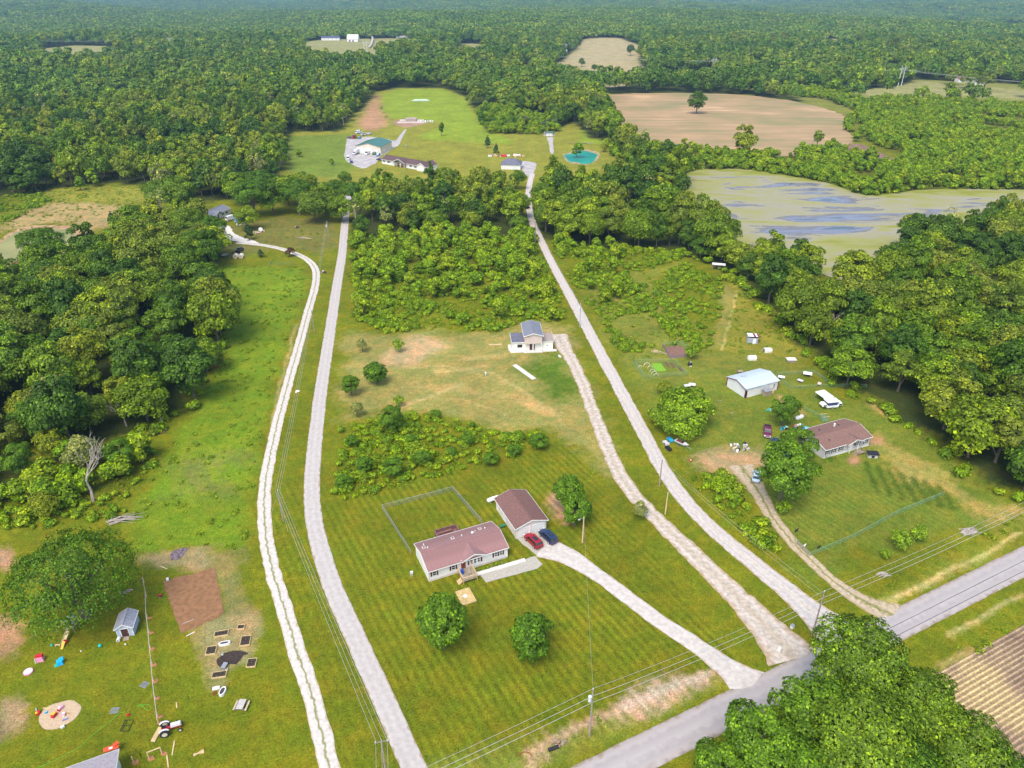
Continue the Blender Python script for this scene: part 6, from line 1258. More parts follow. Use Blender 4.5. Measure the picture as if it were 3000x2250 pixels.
pL = Vector((*roadpt(-75, 0), 10)) ; pL = p1 + Vector((-RD[0], -RD[1], 0)) * 62; pR = p2 + Vector((RD[0], RD[1], 0)) * 64
for k, (dz, lab) in enumerate(((.15, 'top'), (-1.5, 'middle'), (-2.9, 'lowest'))):
    wires('%s power line strung along the county road verge' % lab, [(pL + up * dz, p1 + up * dz), (p1 + up * dz, p2 + up * dz), (p2 + up * dz, pR + up * dz)], r=.035 if k else .025)
p0 = p3 + Vector((6, -34, 0))
for k, dx in enumerate((-.8, 0, .8)):
    d_ = Vector((dx, 0, -.1)); wires('%s of three wires strung over the grass between the west lanes' % ('western strand', 'middle strand', 'eastern strand')[k], [(p0 + d_, p3 + d_), (p3 + d_, p4 + d_ * .6), (p4 + d_ * .6, p5 + d_ * .5), (p5 + d_ * .5, p6 + d_ * .4)], r=.024)
wires('service wire from the roadside transformer pole across the striped lawn', [(p1 - up * .1, yl_ - up * .1)], r=.016, sag=.6)
for k in (0, 1): wires('%s wire following the centre lane' % ('upper', 'lower')[k], [(p2 - up * (.4 + k), p8 - up * (.1 + k * .7)), (p8 - up * (.1 + k * .7), p7 - up * (.2 + k)), (p7 - up * (.2 + k), p9 - up * (.2 + k))], r=.02)
for dx, dy in ((-5, -7), (4, -6)): 
    g1 = thing('guy_wire', 'stay wire running down to the grass from the pole by the west drive, %s side' % ('road' if dx > 0 else 'meadow'), 'wire', (p4.x, p4.y)); MB().tube([(0, 0, 7.6), (dx * .5, dy * .6, .1)], .02, 4).build('strand', wirem, g1); MB().tube([(dx * .5, dy * .6, 0), (dx * .42, dy * .5, 1.3)], .04, 5).build('guard', mat('yellow_guard', (.6, .5, .05), .5, .1, 2), g1)
# transmission structures far off
def hframe(x, y, hgt, label):
    p = G(x, y); r = thing('transmission_pole', label, 'pylon', p, .35)
    mm_ = mat('pale_transmission_pole', (.62, .63, .62), .6, .05, 1)
    for s in (-1, 1): MB().tube([(s * 2.4, 0, 0), (s * 2.4, 0, hgt)], [.38, .26], 8).build('pole', mm_, r)
    MB().box((0, 0, hgt - 2.2), (10.5, .3, .35)).build('crossarm', mm_, r); MB().tube([(-2.4, 0, hgt - 4), (2.4, 0, hgt - 8)], .12, 5).tube([(2.4, 0, hgt - 4), (-2.4, 0, hgt - 8)], .12, 5).build('brace', mm_, r)
    for k in (-4.6, 0, 4.6): MB().tube([(k, 0, hgt - 2.4), (k, 0, hgt - 3.8)], .12, 5).build('insulator', white, r)
    return Vector((p[0], p[1], hgt))
t1 = hframe(1943, 186, 21, 'tall white twin transmission pole at the edge of the pale meadow'); t2 = hframe(1540, 160, 19, 'white twin transmission pole behind the trees above the tan field')
t3 = hframe(372, 108, 21, 'far white twin transmission pole rising from the unbroken woods'); t4 = hframe(790, 112, 17, 'twin transmission pole beside the far white buildings')
tE = G(2560, 226); tE = Vector((tE[0], tE[1], 20)); tW = G(-160, 100); tW = Vector((tW[0], tW[1], 20))
for k in (-4.6, 0, 4.6):
    d_ = Vector((k * .94, k * .34, -3.8)); wires('%s conductor of the far transmission line' % {-4.6: 'front', 0: 'centre', 4.6: 'rear'}[k], [(tE + d_, t1 + d_), (t1 + d_, t2 + d_), (t2 + d_, t4 + d_), (t4 + d_, t3 + d_), (t3 + d_, tW + d_)], r=.06 if k else .08, sag=5)
for (x, y, hh, lab) in ((2087, 178, 12, 'lone wooden pole on the pale meadow beyond the scrub'), (1592, 62, 14, 'far thin pole standing above the woods'),): pole(x, y, hh, lab, name='distant_pole')

# ---- white two-storey house on the outlined lot
X0 = vw(560, 936); YW = yaw(vw(560, 936), vw(1215, 912)); LW = dist(vw(560, 936), vw(1215, 912))
wh = thing('two_storey_house', 'new white two-storey house with grey gable roof and roof deck on the mown lot', 'house', X0, YW)
greysh = mat('blue_grey_shingles', (.20, .21, .25), .9, .12, 2.5, extra=shingle); dgrey = mat('dark_grey_roofing', (.13, .13, .17), .85, .15, .8, bump=.2)
stucco = mat('white_stucco', (.80, .76, .68), .8, .04, .6, bump=.1)
MB().box((1.95, 3.4, 1.45), (3.9, 6.8, 2.9)).build('wall', stucco, wh); MB().box((1.9, 3.4, 2.98), (4.3, 7.2, .14)).build('roof', dgrey, wh)
MB().box((1.9, -.22, 2.98), (4.4, .08, .22)).box((-.27, 3.4, 2.98), (.08, 7.3, .22)).build('roof_trim', white, wh)
MB().box((6.3, 4.2, 1.45), (4.8, 8.2, 2.88)).build('ground_floor_wall', stucco, wh)
MB().box((10.7, 3.2, 1.45), (4.0, 6.2, 2.9)).build('wing_wall', stucco, wh)
shell_y(wh, 5.4, 9.4, 5.6, 6.4, vinyl_pink, x0=3.75, y0=-1.1, z0=2.92, name='upper_wall'); roof_y(wh, 5.4, 9.4, 5.6, 6.4, greysh, .35, .4, .12, x0=3.75, y0=-1.1, fascia=white, name='main_roof')
MB().box((10.85, 3.1, 2.97), (4.2, 6.5, .12)).build('deck_base', white, wh)
pk = MB().box((0, 0, 0), (.34, 6.3, .05)).mesh('plank', mat('grey_brown_decking', (.33, .27, .24), .85, .2, 2))
for i in range(11): link('plank', pk, wh, (9.2 + i * .36, 3.1, 3.06))
for (x, y, sx, sy) in ((11, 6.35, 3.9, .08), (12.9, 4.4, .08, 3.9)): 
    MB().box((x, y, 3.95), (sx, sy, .08)).box((x, y, 3.55), (sx, sy * .8, .06)).build('deck_rail', newwood, wh)
for x, y in ((9.1, 6.35), (11, 6.35), (12.9, 6.35), (12.9, 2.6), (12.9, 4.4)): MB().box((x, y, 3.5), (.1, .1, 1.0)).build('rail_post', newwood, wh)
add_window(wh, 2.3, 0, 1.75, 1.5, 1.0, 'front', mull=0, fm=black_sh); add_door(wh, 5.8, .1, .15, .85, 2.1, 'front', mat('dark_door', (.09, .03, .02), .5, .2, 2)); add_window(wh, 6.75, .1, 1.2, .5, 1.9, 'front', mull=0, fm=black_sh)
add_window(wh, 3.75, 3, 4.6, .9, 1.0, 'west'); add_window(wh, 0, 3.6, 1.6, 1.1, 1.0, 'west', mull=0, fm=maroon_sh); add_window(wh, 10.9, .1, 1.6, .35, .25, 'front', mull=0, fm=black_sh)
for x in (4.0, 6.4, 8.9): MB().box((x, -1.25, 1.5), (.2, .2, 2.85)).build('porch_post', white, wh)
MB().box((6.4, -.55, .1), (6.0, 2.2, .2)).build('porch_slab', concrete, wh)
MB().box((1.6, -.55, .06), (4.6, 1.1, .12)).box((11.6, -.4, .06), (4.4, 1.4, .12)).box((-.6, 2.4, .06), (1.0, 4.5, .12)).build('walkway', concrete, wh)
sl = thing('concrete_strip', 'long narrow concrete slab lying diagonally in the grass before the white two-storey house', 'slab', tuple((a + b_) / 2 for a, b_ in zip(vw(600, 1165), vw(905, 1385))), yaw(vw(600, 1165), vw(905, 1385)))
n_ = 6; ll = dist(vw(600, 1155), vw(905, 1390)) / n_; sm_ = MB().box((0, 0, .09), (ll - .05, 1.35, .18)).mesh('slab_section', concrete)
for i in range(n_): link('slab_section', sm_, sl, ((i - n_ / 2 + .5) * ll, 0, 0))
rk = thing('white_boulder', 'white oblong stone on the grass beside the lot drive', 'stone', vw(1325, 1015), 1.9); MB().dome((0, 0, -.05), 1.0, .4, .35).build('stone', concrete, rk, smooth=True)
wp = thing('well_pipe', 'white well head standing alone on the mown lot', 'well head', vw(127, 1320)); MB().cyl((0, 0, 0), (0, 0, .8), .14, n=10).build('casing', white, wp); MB().cyl((0, 0, .8), (0, 0, 1.0), .25, .2, n=10).build('cap', white, wp); MB().box((.35, 0, .3), (.3, .3, .6)).build('control_box', steel, wp)
lum = thing('lumber_stack', 'short stack of boards on the grass west of the white two-storey house', 'lumber stack', vw(285, 830), .05)
for i in range(5): MB().box((0, (i % 3) * .28 - .28, .08 + .12 * (i // 3)), (4.2, .24, .1)).build('board', newwood, lum)

# ---- east homestead
R0 = vr(1300, 1405); YR = yaw(vr(1300, 1405), vr(1690, 1290)); LR = 14.6; WR = 8.6
rh = thing('manufactured_house', 'long pale house with a brown shingle roof and front bay behind the dirt yard', 'house', R0, YR)
bsh = mat('brown_shingles', (.23, .13, .105), .9, .12, 3, extra=shingle)
shell(rh, LR, WR, 2.75, 3.95, vinyl_grey); gable_roof(rh, LR, WR, 2.75, 3.95, bsh, .4, .25, .1, fascia=white)
cross_gable(rh, 9.0, 2.3, WR, 2.75, 3.6, bsh, vinyl, .9, fascia=white)
for x in (1.0, 2.9, 5.2): add_window(rh, x, 0, 1.7, .75, 1.25, 'front', black_sh)
for x in (10.6, 13.2): add_window(rh, x, 0, 1.7, .75, 1.25, 'front', black_sh)
add_door(rh, 8.3, 0, .6, .95, 2.05, 'front'); add_window(rh, 9.5, 0, 1.8, 1.1, 1.1, 'front')
add_window(rh, 0, 2.6, 1.7, .6, .9, 'west', black_sh)
MB().box((LR / 2, -.012, .25), (LR - .1, .02, .5)).build('skirting', white, rh)
for x in (7.4, 10.0): MB().box((x, -.75, 1.4), (.12, .12, 2.6)).build('porch_post', white, rh)
MB().cyl((8.6, 6.2, 3.2), (8.6, 6.2, 4.3), .2, n=8).cyl((8.6, 6.2, 4.3), (8.6, 6.2, 4.45), .28, .1, n=8).build('chimney_pipe', white, rh)
for x, y in ((4, 6.4), (10, 6.2), (3, 2)): MB().box((x, y, 2.85 + (1 - abs(y - 4.3) / 4.3) * 1.2 + .1), (.3, .3, .16)).build('roof_vent', black, rh)
sp_ = thing('wooden_steps', 'small wooden landing with steps at the front of the brown-roofed house', 'steps', local(R0, YR, 9.9, -1.6), YR)
for i in range(5): MB().box((0, -.6 + i * .3, .5), (1.9, .28, .05)).build('board', wood, sp_)
for x in (-.9, .9):
    for y in (-.7, .7): MB().box((x, y, .6), (.09, .09, 1.2)).build('post', wood, sp_)
MB().box((0, -.72, 1.15), (1.9, .06, .08)).box((.92, 0, 1.15), (.06, 1.5, .08)).build('rail', wood, sp_)
for i in range(3): MB().box((-1.1 - i * .28, 0, .36 - i * .16), (.3, 1.1, .05)).build('step', wood, sp_)
for i, (x, s, mm_) in enumerate(((-.3, .6, leaf_shrub), (.9, .75, leaf_dark), (2.5, .55, leaf_yel), (4.6, .3, leaf_shrub), (6, .3, leaf_shrub))):
    link('bed_shrub', shrub_mesh(320 + i, 1.3, 1.6, 150, .3, mm_), None, local(R0, YR, x, -1.1), i, ('small shrub at the gable corner of the brown-roofed house', 'dark shrub at the front corner of the brown-roofed house', 'yellow bush at the front of the brown-roofed house', 'low green clump below the front windows of the brown-roofed house', 'low green clump near the porch of the brown-roofed house')[i], 'shrub').scale = (s,) * 3
# barn
B0 = vr(572, 842); YB = yaw(vr(572, 842), vr(872, 762)); LB = dist(vr(572, 842), vr(872, 762)); WB = 7.6
bn = thing('metal_barn', 'white metal barn with pale blue-grey roof and dark red corner trim', 'barn', B0, YB); bw = mat('white_ribbed_metal', (.68, .68, .68), .5, .05, .5); br_ = mat('pale_blue_metal_roof', (.50, .56, .64), .4, .06, .3, metallic=.1, spec=.5)
shell(bn, LB, WB, 2.9, 3.9, bw); gable_roof(bn, LB, WB, 2.9, 3.9, br_, .3, .25, .08, panels=.95); redtrim = mat('dark_red_trim', (.16, .01, .03), .5, .1, 2)
for x in (-.02, LB + .02):
    for y in (-.02, WB + .02): MB().box((x, y, 1.4), (.2, .2, 2.8)).build('corner_trim', redtrim, bn)
for s in (0, 1):
    y0_, y1_ = (0, WB / 2) if s == 0 else (WB, WB / 2); MB().tube([(-.29, y0_, 2.88), (-.29, y1_, 3.9)], .09, 4).build('gable_trim', redtrim, bn)
MB().box((.35, -.04, 1.1), (.6, .06, 2.2)).build('open_doorway', mat('dark_doorway', (.012, .01, .01), .9, .1, 1), bn)
MB().box((2.3, -.08, 1.15), (2.8, .06, 2.25)).build('sliding_door', white, bn); add_window(bn, 10.2, 0, 1.6, .6, 1.4, 'front', mull=0); MB().box((6.8, -.05, 1.3), (.05, .05, 2.5)).box((8.0, -.05, 1.3), (.05, .05, 2.5)).build('batten', steel, bn)
rc = thing('animal_pen_shed', 'small weathered wooden lean-to shed against the front of the white barn', 'shed', local(B0, YB, 6.8, -1.1), YB)
for i in range(8): MB().box((-.9 + i * .26, -.7, .75), (.23, .05, 1.5)).build('board', wood, rc)
MB().box((0, 0, 1.62), (2.4, 1.7, .08), rx=.12).build('roof', steel, rc); MB().box((-1.0, 0, .75), (.06, 1.4, 1.5)).box((1.0, 0, .75), (.06, 1.4, 1.5)).build('side_wall', wood, rc)
bl = thing('round_tank', 'rounded tan water tank standing at the barn corner beside the lean-to shed', 'tank', local(B0, YB, 9.0, -.9)); MB().cyl((0, 0, 0), (0, 0, .9), .5, n=12).dome((0, 0, .9), .5, .5, .3).build('tank_body', mat('tan_plastic', (.55, .4, .25), .5, .1, 2), bl); MB().cyl((0, 0, 1.15), (0, 0, 1.3), .15, n=8).build('lid', black, bl)
# small shed with red and white roof
S0 = vr(600, 335); YS = yaw(vr(600, 333), vr(680, 336)); 
sh = thing('grey_shed', 'small grey open-fronted shed with patched red and white roof on the east pasture', 'shed', S0, YS - .05)
gw_ = mat('grey_blue_boards', (.38, .40, .46), .8, .15, 1.5)
MB().box((1.5, 2.4, 1.1), (3.2, .08, 2.2)).box((-.06, 1.2, 1.15), (.08, 2.5, 2.3)).box((3.06, 1.2, 1.15), (.08, 2.5, 2.3)).build('wall', gw_, sh)
for i in range(9): MB().box((.15 + i * .33, 0, 1.0), (.3, .06, 2.0)).build('board', gw_, sh)
MB().box((2.0, -.05, .95), (.9, .05, 1.8)).build('door', white, sh)
for i in range(6): MB().box((.1 + i * .6, 1.2, 2.5), (.58, 3.4, .07), rx=-.1).build('roof_panel', mat('roof_red', (.22, .04, .06), .6, .2, 1) if i in (3, 5) else white, sh)
rn = thing('lean_to_shelter', 'low white-roofed open shelter against the trees at the top of the pasture', 'shelter', q(2, 1, 230, 90), -.25)
MB().box((0, 1, 2.1), (5.2, 3.2, .12), rx=-.08).build('roof', white, rn); MB().box((0, 2.3, 1), (4.8, .1, 1.9)).build('back_wall', wood, rn)
for x in (-2.3, 0, 2.3): MB().box((x, -.3, 1), (.14, .14, 2.0)).build('post', wood, rn)
# huts
def hut(label, loc, rz, kind):
    r = thing('calf_hut', label, 'hut', loc, rz)
    m1 = mat('cream_hut_plastic', (.68, .58, .50), .5, .06, 1)
    pr_ = [(-.8, 0), (-.85, .7), (-.5, 1.25), (.5, 1.25), (.85, .7), (.8, 0)]
    b = MB(); v = [(-1.2, y, z) for y, z in pr_] + [(1.2, y * .85, z * .9) for y, z in pr_]; b.add(v, [(0, 1, 2, 3, 4, 5)[::-1], tuple(range(6, 12))] + [(i, (i + 1) % 6, 6 + (i + 1) % 6, 6 + i) for i in range(6)]); b.build('shell', white, r)
    MB().box((-1.24, 0, .5), (.05, .8, 1.0)).build('opening', black, r)
    for i in range(4): MB().box((.25 + i * .28, 0, 1.2 - i * .02), (.14, 1.15, .06)).build('roof_rib', m1, r)
hut('white rounded animal hut higher up the grass behind the barn', vr(785, 412), .1, 0); hut('white animal hut with ribbed end nearest the pasture path', vr(638, 484), 3.2, 1)
cp = thing('hay_box', 'white-topped wooden crate hutch on the grass beyond the barn', 'hutch', vr(1001, 505), .0); MB().box((0, 0, .45), (2.4, 1.5, .8)).build('crate', wood, cp); MB().box((0, 0, .95), (2.8, 1.9, .12)).build('lid', white, cp)
pg = mat('mesh_green', (.20, .34, .18), .7, .2, 2)
chain_fence([vr(870, 632), vr(1215, 612), vr(1385, 740), vr(1010, 760), vr(905, 690)], 'green wire pen fence behind the white barn', 1.1, 3.0, pg)
chain_fence([vr(1385, 742), vr(1560, 735), vr(1700, 745)], 'wire fence running from the pen toward the eastern woods', 1.0, 3.0, pg)
chain_fence([vr(1120, 945), vr(1290, 1035)], 'short wire fence below the popup camper', 1.0, 2.5, pg)
chain_fence([q(2, 2, 725, 195), q(2, 2, 820, 290), q(2, 2, 1120, 160), q(2, 2, 1385, 15), q(2, 1, 1690, 1550)], 'wire paddock fence across the lawn beside the dirt drive', 1.1, 4.0, pg)
def goat_house(label, loc, rz, s=1.0, m=white):
    r = thing('pen_shelter', label, 'shelter', loc, rz)
    MB().box((0, 0, .85 * s), (2.0 * s, 1.2 * s, .09), rx=.15).build('roof', m, r)
    for x in (-.8, .8):
        for y in (-.45, .45): MB().box((x * s, y * s, .4 * s), (.09, .09, .8 * s)).build('leg', wood, r)
    MB().box((0, .5 * s, .45 * s), (1.7 * s, .06, .6 * s)).build('back_panel', wood, r)
goat_house('white-topped shelter at the back of the green wire pen', vr(1152, 640), -.35, 1.2); goat_house('small white board shelter beside the barn corner in the pen', vr(910, 665), -.4, .9); goat_house('tipped pale ramp shelter in the middle of the pen', vr(1085, 695), -.8, .8, vinyl_grey); goat_house('pinkish shelter near the front corner of the pen', vr(1262, 725), 1.0, .8, vinyl_pink)
goat_house('pale board hutch beside the bright dome-shaped tree', vr(40, 745), .2, .9, vinyl_grey); goat_house('white and brown hutch next to the pale board one', vr(85, 735), -.2, .9)
goat_house('tan wooden crate stand behind the barn roof', vr(530, 610), .3, .8, wood)
# camper and awning
cm = thing('popup_camper', 'white popup camper with dark blue windows on the grass', 'camper', vr(1365, 925), yaw(vr(1270, 935), vr(1440, 920)))
MB().box((0, 0, .75), (3.4, 2.1, .6)).build('body', paint('camper_white', (.78, .78, .78), .4), cm); MB().box((0, 0, 1.55), (2.6, 1.9, 1.0)).build('canvas', mat('navy_canvas', (.05, .07, .18), .7, .2, 2), cm); MB().box((0, 0, 2.12), (3.5, 2.2, .2)).build('roof', white, cm)
for s in (-1, 1): MB().box((s * 2.25, 0, 1.25), (1.3, 2.0, .7), taper=.7).build('bunk_end', white, cm); MB().box((s * 2.25, -1.0, 1.2), (.9, .06, .4)).build('bunk_window', cglass, cm)
wheel_pair(cm, 0, 1.05, .32); MB().tube([(1.7, 0, .5), (2.9, 0, .45)], .06, 5).build('tow_bar', black, cm)
aw = thing('awning_sheet', 'flat white canopy on poles next to the popup camper', 'canopy', vr(1300, 862), yaw(vr(1215, 835), vr(1290, 890)))
MB().box((0, 0, 1.9), (4.2, 3.0, .07), rx=.05).build('canopy', white, aw)
for x in (-1.9, 1.9):
    for y in (-1.3, 1.3): MB().cyl((x, y, 0), (x, y, 1.9), .04, n=6).build('pole', steel, aw)
bt = thing('white_rowboat', 'white upturned tub-like boat on the grass beside the round yard tree', 'boat', vr(1082, 1028), .55); MB().tube([(-1.5, 0, .3), (-1.1, 0, .32), (.8, 0, .32), (1.6, 0, .3)], [.25, .6, .6, .08], 10).build('hull', paint('boat_white', (.75, .74, .68), .4), bt); MB().box((-.1, 0, .88), (.9, .06, .05), rz=.5).build('oar', wood, bt)
dh = thing('dog_kennel', 'black-roofed kennel on the lawn beside the brown-roofed house', 'kennel', vr(1752, 1385), -.08); MB().box((0, 0, .5), (2.2, 1.2, 1.0)).build('box', vinyl_grey, dh); MB().box((0, 0, 1.1), (2.7, 1.7, .12), rx=.1).build('roof', black, dh); MB().box((0, -.62, .4), (.7, .04, .6)).build('doorway', black, dh)
ck = thing('wire_cage', 'open-topped green cage with boards beside the camper fence', 'cage', vr(1308, 1050), .1)
for x in (-.8, .8):
    for y in (-.7, .7): MB().box((x, y, .8), (.08, .08, 1.6)).build('post', wood, ck)
for s in (-1, 1): MB().box((0, s * .7, .75), (1.6, .03, 1.2)).build('side', pg, ck); MB().box((s * .8, 0, .75), (.03, 1.4, 1.2)).build('end', pg, ck)
MB().box((0, -.75, 1.6), (1.9, .14, .06), rz=.1).box((0, .75, 1.6), (1.9, .14, .06)).build('top_board', newwood, ck)
pool = thing('wading_pool', 'round blue wading pool behind the brown-roofed house', 'pool', vr(1142, 1135)); MB().cyl((0, 0, 0), (0, 0, .35), 1.0, 1.05, n=18).build('wall', mat('pool_blue', (.02, .4, .65), .3, .1, 2), pool); MB().cyl((0, 0, .352), (0, 0, .36), .93, n=18).build('water', mat('pool_water', (.15, .55, .7), .05, .1, 2), pool)
def heap(label, loc, rz, cols, n, spread, seed, name='junk_pile', cat='junk pile', size=(.9, .35, .25), plank=False):
    g = random.Random(seed); r = thing(name, label, cat, loc, rz)
    for i in range(n):
        c = cols[i % len(cols)]; b = MB(); x, y = g.uniform(-1, 1) * spread[0], g.uniform(-1, 1) * spread[1]
        if plank: b.box((x, y, .1 + .12 * g.random()), (size[0] * g.uniform(.6, 1.3), .14, .07), rz=g.uniform(-.4, .4), ry=g.uniform(-.08, .08)); b.build('board', c, r)
        else:
            k = g.randrange(3)
            if k == 0: b.box((x, y, .25), (size[0] * g.uniform(.5, 1), size[1] * g.uniform(.7, 1.6), size[2] * 2), rz=g.uniform(0, 3), ry=g.uniform(-.3, .3)); b.build('crate', c, r)
            elif k == 1: b.tube([(x - .6, y, .12), (x + .5, y + g.uniform(-.5, .5), .5)], .09, 6); b.build('pipe', c, r)
            else: b.cyl((x, y, .02), (x, y, .5), .28, n=9); b.build('barrel', c, r)
    return r
blue_p = mat('blue_plastic', (.02, .35, .6), .5, .1, 2); teal_p = mat('teal_plastic', (.02, .5, .42), .5, .1, 2); red_p = mat('red_plastic', (.5, .02, .03), .45, .1, 2); pink_p = mat('pink_plastic', (.75, .3, .45), .5, .1, 2); yel_p = mat('yellow_plastic', (.75, .45, .03), .5, .1, 2)
heap('pile of scrap, boards and wheels on the bare yard east of the lane', vr(520, 1300), .2, [white, newwood, steel, vinyl_grey, black], 22, (2.2, 1.6), 1)
heap('clutter of toys and tubs under the round yard tree', vr(930, 1130), .2, [teal_p, black, blue_p, white], 8, (1.0, .6), 2)
heap('teal and white playthings beside the round yard tree', vr(815, 960), .2, [teal_p, white, teal_p], 6, (.7, .5), 3)
heap('coloured clutter behind the gable of the brown-roofed house', vr(1060, 1105), .1, [newwood, blue_p, white, red_p], 8, (1.1, .7), 4)
heap('junk between the trees at the mouth of the dirt yard', vr(985, 1365), .2, [white, blue_p, steel, white], 14, (1.6, 1.0), 5)
vehicle('parked_car', 'dark blue car half hidden by the trees in the dirt yard', 'car', vr(895, 1280), -.9, (.03, .06, .12), 'sedan', z=.03)
vehicle('parked_car', 'pale blue car showing under the big loose tree by the dirt drive', 'car', vr(680, 1585), 1.2, (.45, .6, .7), 'sedan', z=.03)
jk = [( 'grey boat on a trailer parked below the bright dome-shaped tree', (475, 620), 2.6)]
bo = thing('motor_boat', jk[0][0], 'boat', vj(480, 625), yaw(vj(400, 590), vj(560, 665)))
MB().add([(-1.8, -.7, .9), (.8, -.7, .95), (2.1, 0, 1.1), (.8, .7, .95), (-1.8, .7, .9), (-1.7, -.4, .35), (.8, -.35, .35), (1.7, 0, .6), (.8, .35, .35), (-1.7, .4, .35)], [(0, 1, 2, 3, 4), (0, 5, 6, 1), (1, 6, 7, 2), (2, 7, 8, 3), (3, 8, 9, 4), (4, 9, 5, 0), (9, 8, 7, 6, 5)]).build('hull', paint('hull_grey', (.6, .6, .6), .4), bo)
MB().box((-.4, 0, 1.02), (1.9, .9, .1)).build('cockpit', mat('maroon_seats', (.15, .05, .06), .6, .2, 2), bo); MB().box((.3, 0, 1.15), (.1, .9, .3), ry=.3).build('windscreen', cglass, bo); wheel_pair(bo, -.4, .9, .28, .16); MB().tube([(1.5, 0, .35), (3.0, 0, .35)], .05, 5).build('tow_bar', steel, bo)
for (x, y, lab, m_) in ((255, 610, 'pale covered trailer by the wire fence below the bright tree', vinyl_grey), (290, 690, 'dark engine block and seats heap by the wire fence', black), (315, 560, 'blue and white covered cycle below the bright tree', blue_p)):
    r = thing('small_trailer', lab, 'trailer', vj(x, y), 2.0); MB().box((0, 0, .45), (1.9, 1.0, .45), taper=.9).build('bed', m_, r); wheel_pair(r, 0, .6, .25, .14); MB().tube([(.9, 0, .35), (1.6, 0, .3)], .04, 5).build('tow_bar', steel, r)
bb = thing('beach_ball', 'red and white ball on the bare earth below the bright dome tree', 'ball', vj(612, 862)); MB().dome((0, 0, .35), .35, .35, .35, low=-1.4, m=8).build('ball', red_p, bb, smooth=True); MB().box((0, -.18, .5), (.22, .3, .3)).build('white_panel', white, bb)
bk = thing('black_ball_tank', 'black round tank with a white lid beside the small bright tree', 'tank', vk(1108, 610)); MB().dome((0, 0, .55), .72, .72, .6, low=-1.2, m=8).build('tank_body', black, bk, smooth=True); MB().cyl((.15, -.1, 1.1), (.15, -.1, 1.2), .18, n=8).build('lid', white, bk); MB().box((.1, -.7, .06), (.7, .3, .12)).build('step_block', concrete, bk)
for (x, y, lab) in ((337, 920, 'clothes-line post nearer the barn on the east lawn'), (450, 1032, 'clothes-line post nearer the bright dome-shaped tree')):
    r = thing('clothes_post', lab, 'post', vr(x, y)); MB().cyl((0, 0, 0), (0, 0, 1.9), .06, n=6).build('upright', steel, r); MB().box((0, 0, 1.85), (1.3, .07, .07), rz=.3).build('crossbar', steel, r)
# fenced garden plots
gp = chain_fence([vk(205, 580), vk(375, 830), vk(1060, 770), vk(850, 560), vk(205, 580)], 'green net fence round the vegetable garden with white hoops', 1.3, 2.6, pg, .35, 'garden_fence')
sheet('garden_grass', [vk(480, 585), vk(640, 572), vk(730, 700), vk(560, 710)], .04, mat('vivid_green_seedlings', (.16, .34, .02), .9, .15, 2, bump=.4), .1)
for i, (x, y, w_) in enumerate(((690, 590, 1.4), (900, 660, 1.5), (780, 600, 1.2))): sheet('garden_bed', [vk(x, y - 30), vk(x + 40, y - 30), vk(x + 110, y + 45), vk(x + 60, y + 50)], .045, mat('brown_garden_soil', (.13, .075, .055), .95, .3, 2), .1)
for i, (x, y, s) in enumerate(((300, 640, .55), (410, 620, 1.0), (465, 655, .75), (505, 710, .75), (530, 745, .8), (562, 780, .75))):
    r = thing('garden_hoop', 'white hoop arching over the vegetable rows in the net-fenced garden', 'hoop', vk(x, y), .25, 'white hoops of the vegetable garden')
    MB().tube([(s * math.cos(a), 0, s * 1.1 * math.sin(a)) for a in np.linspace(0, math.pi, 11)], .05, 5).build('hoop', white, r)
pk_ = thing('brush_fenced_pen', 'pen walled with purple-grey boards around bare brown earth', 'pen', vk(690, 300))
def W_(a, b_, hh=1.2, n=None, m=None, root=pk_, base=None):
    base = base or vk(690, 300); L_ = dist(a, b_); n = n or int(L_ / .55)
    bm_ = MB().box((0, 0, hh / 2), (L_ / n - .06, .06, hh)).mesh('board', m or mat('purple_grey_boards', (.25, .18, .19), .9, .25, 2))
    for i in range(n): t = (i + .5) / n; link('board', bm_, root, (a[0] + (b_[0] - a[0]) * t - base[0], a[1] + (b_[1] - a[1]) * t - base[1], 0), yaw(a, b_))
W_(vk(665, 300), vk(790, 498)); W_(vk(790, 498), vk(1040, 475), 1.0)
chain_fence([vk(665, 300), vk(990, 285), vk(1060, 370), vk(1045, 475)], 'thin wire side of the brown earth pen', 1.4, 2.6, pg)
sheet('pen_earth', [vk(690, 305), vk(985, 300), vk(1040, 380), vk(1030, 470), vk(800, 490)], .045, mat('pen_brown_earth', (.20, .11, .08), .95, .25, 1.5, bump=.5), .3)
heap('heap of split logs and boards beside the brown earth pen', vk(620, 400), -.4, [newwood, wood, newwood], 18, (1.9, .9), 8, 'log_pile', 'log pile', (1.8, .3, .2), True)

# ---- house among trees by the west drive
D0 = vd(240, 415); YD = yaw(vd(240, 412), vd(470, 310))
dhs = thing('grey_roofed_house', 'white house with blue-grey roof half hidden in the dark grove', 'house', D0, YD)
shell(dhs, 17, 8, 2.7, 4.2, vinyl); gable_roof(dhs, 17, 8, 2.7, 4.2, greysh, .4, .3, fascia=white); cross_gable(dhs, 7.5, 2.2, 8, 2.7, 3.8, greysh, vinyl, .9, fascia=white)
for x in (1.8, 4.2, 11, 14): add_window(dhs, x, 0, 1.6, .9, 1.2, 'front', black_sh)
add_door(dhs, 7.2, 0, .3, .95, 2.05, 'front', mat('red_brown_door', (.2, .04, .025))); 
for x in (5.8, 9.2): MB().box((x, -.7, 1.35), (.14, .14, 2.7)).build('porch_post', white, dhs)
sheet('house_driveway', smooth([vd(*p) for p in ((350, 470), (450, 430), (520, 470), (540, 540), (660, 600), (880, 660), (860, 690), (620, 655), (400, 620), (385, 560))], 1), .04, concrete, .4)
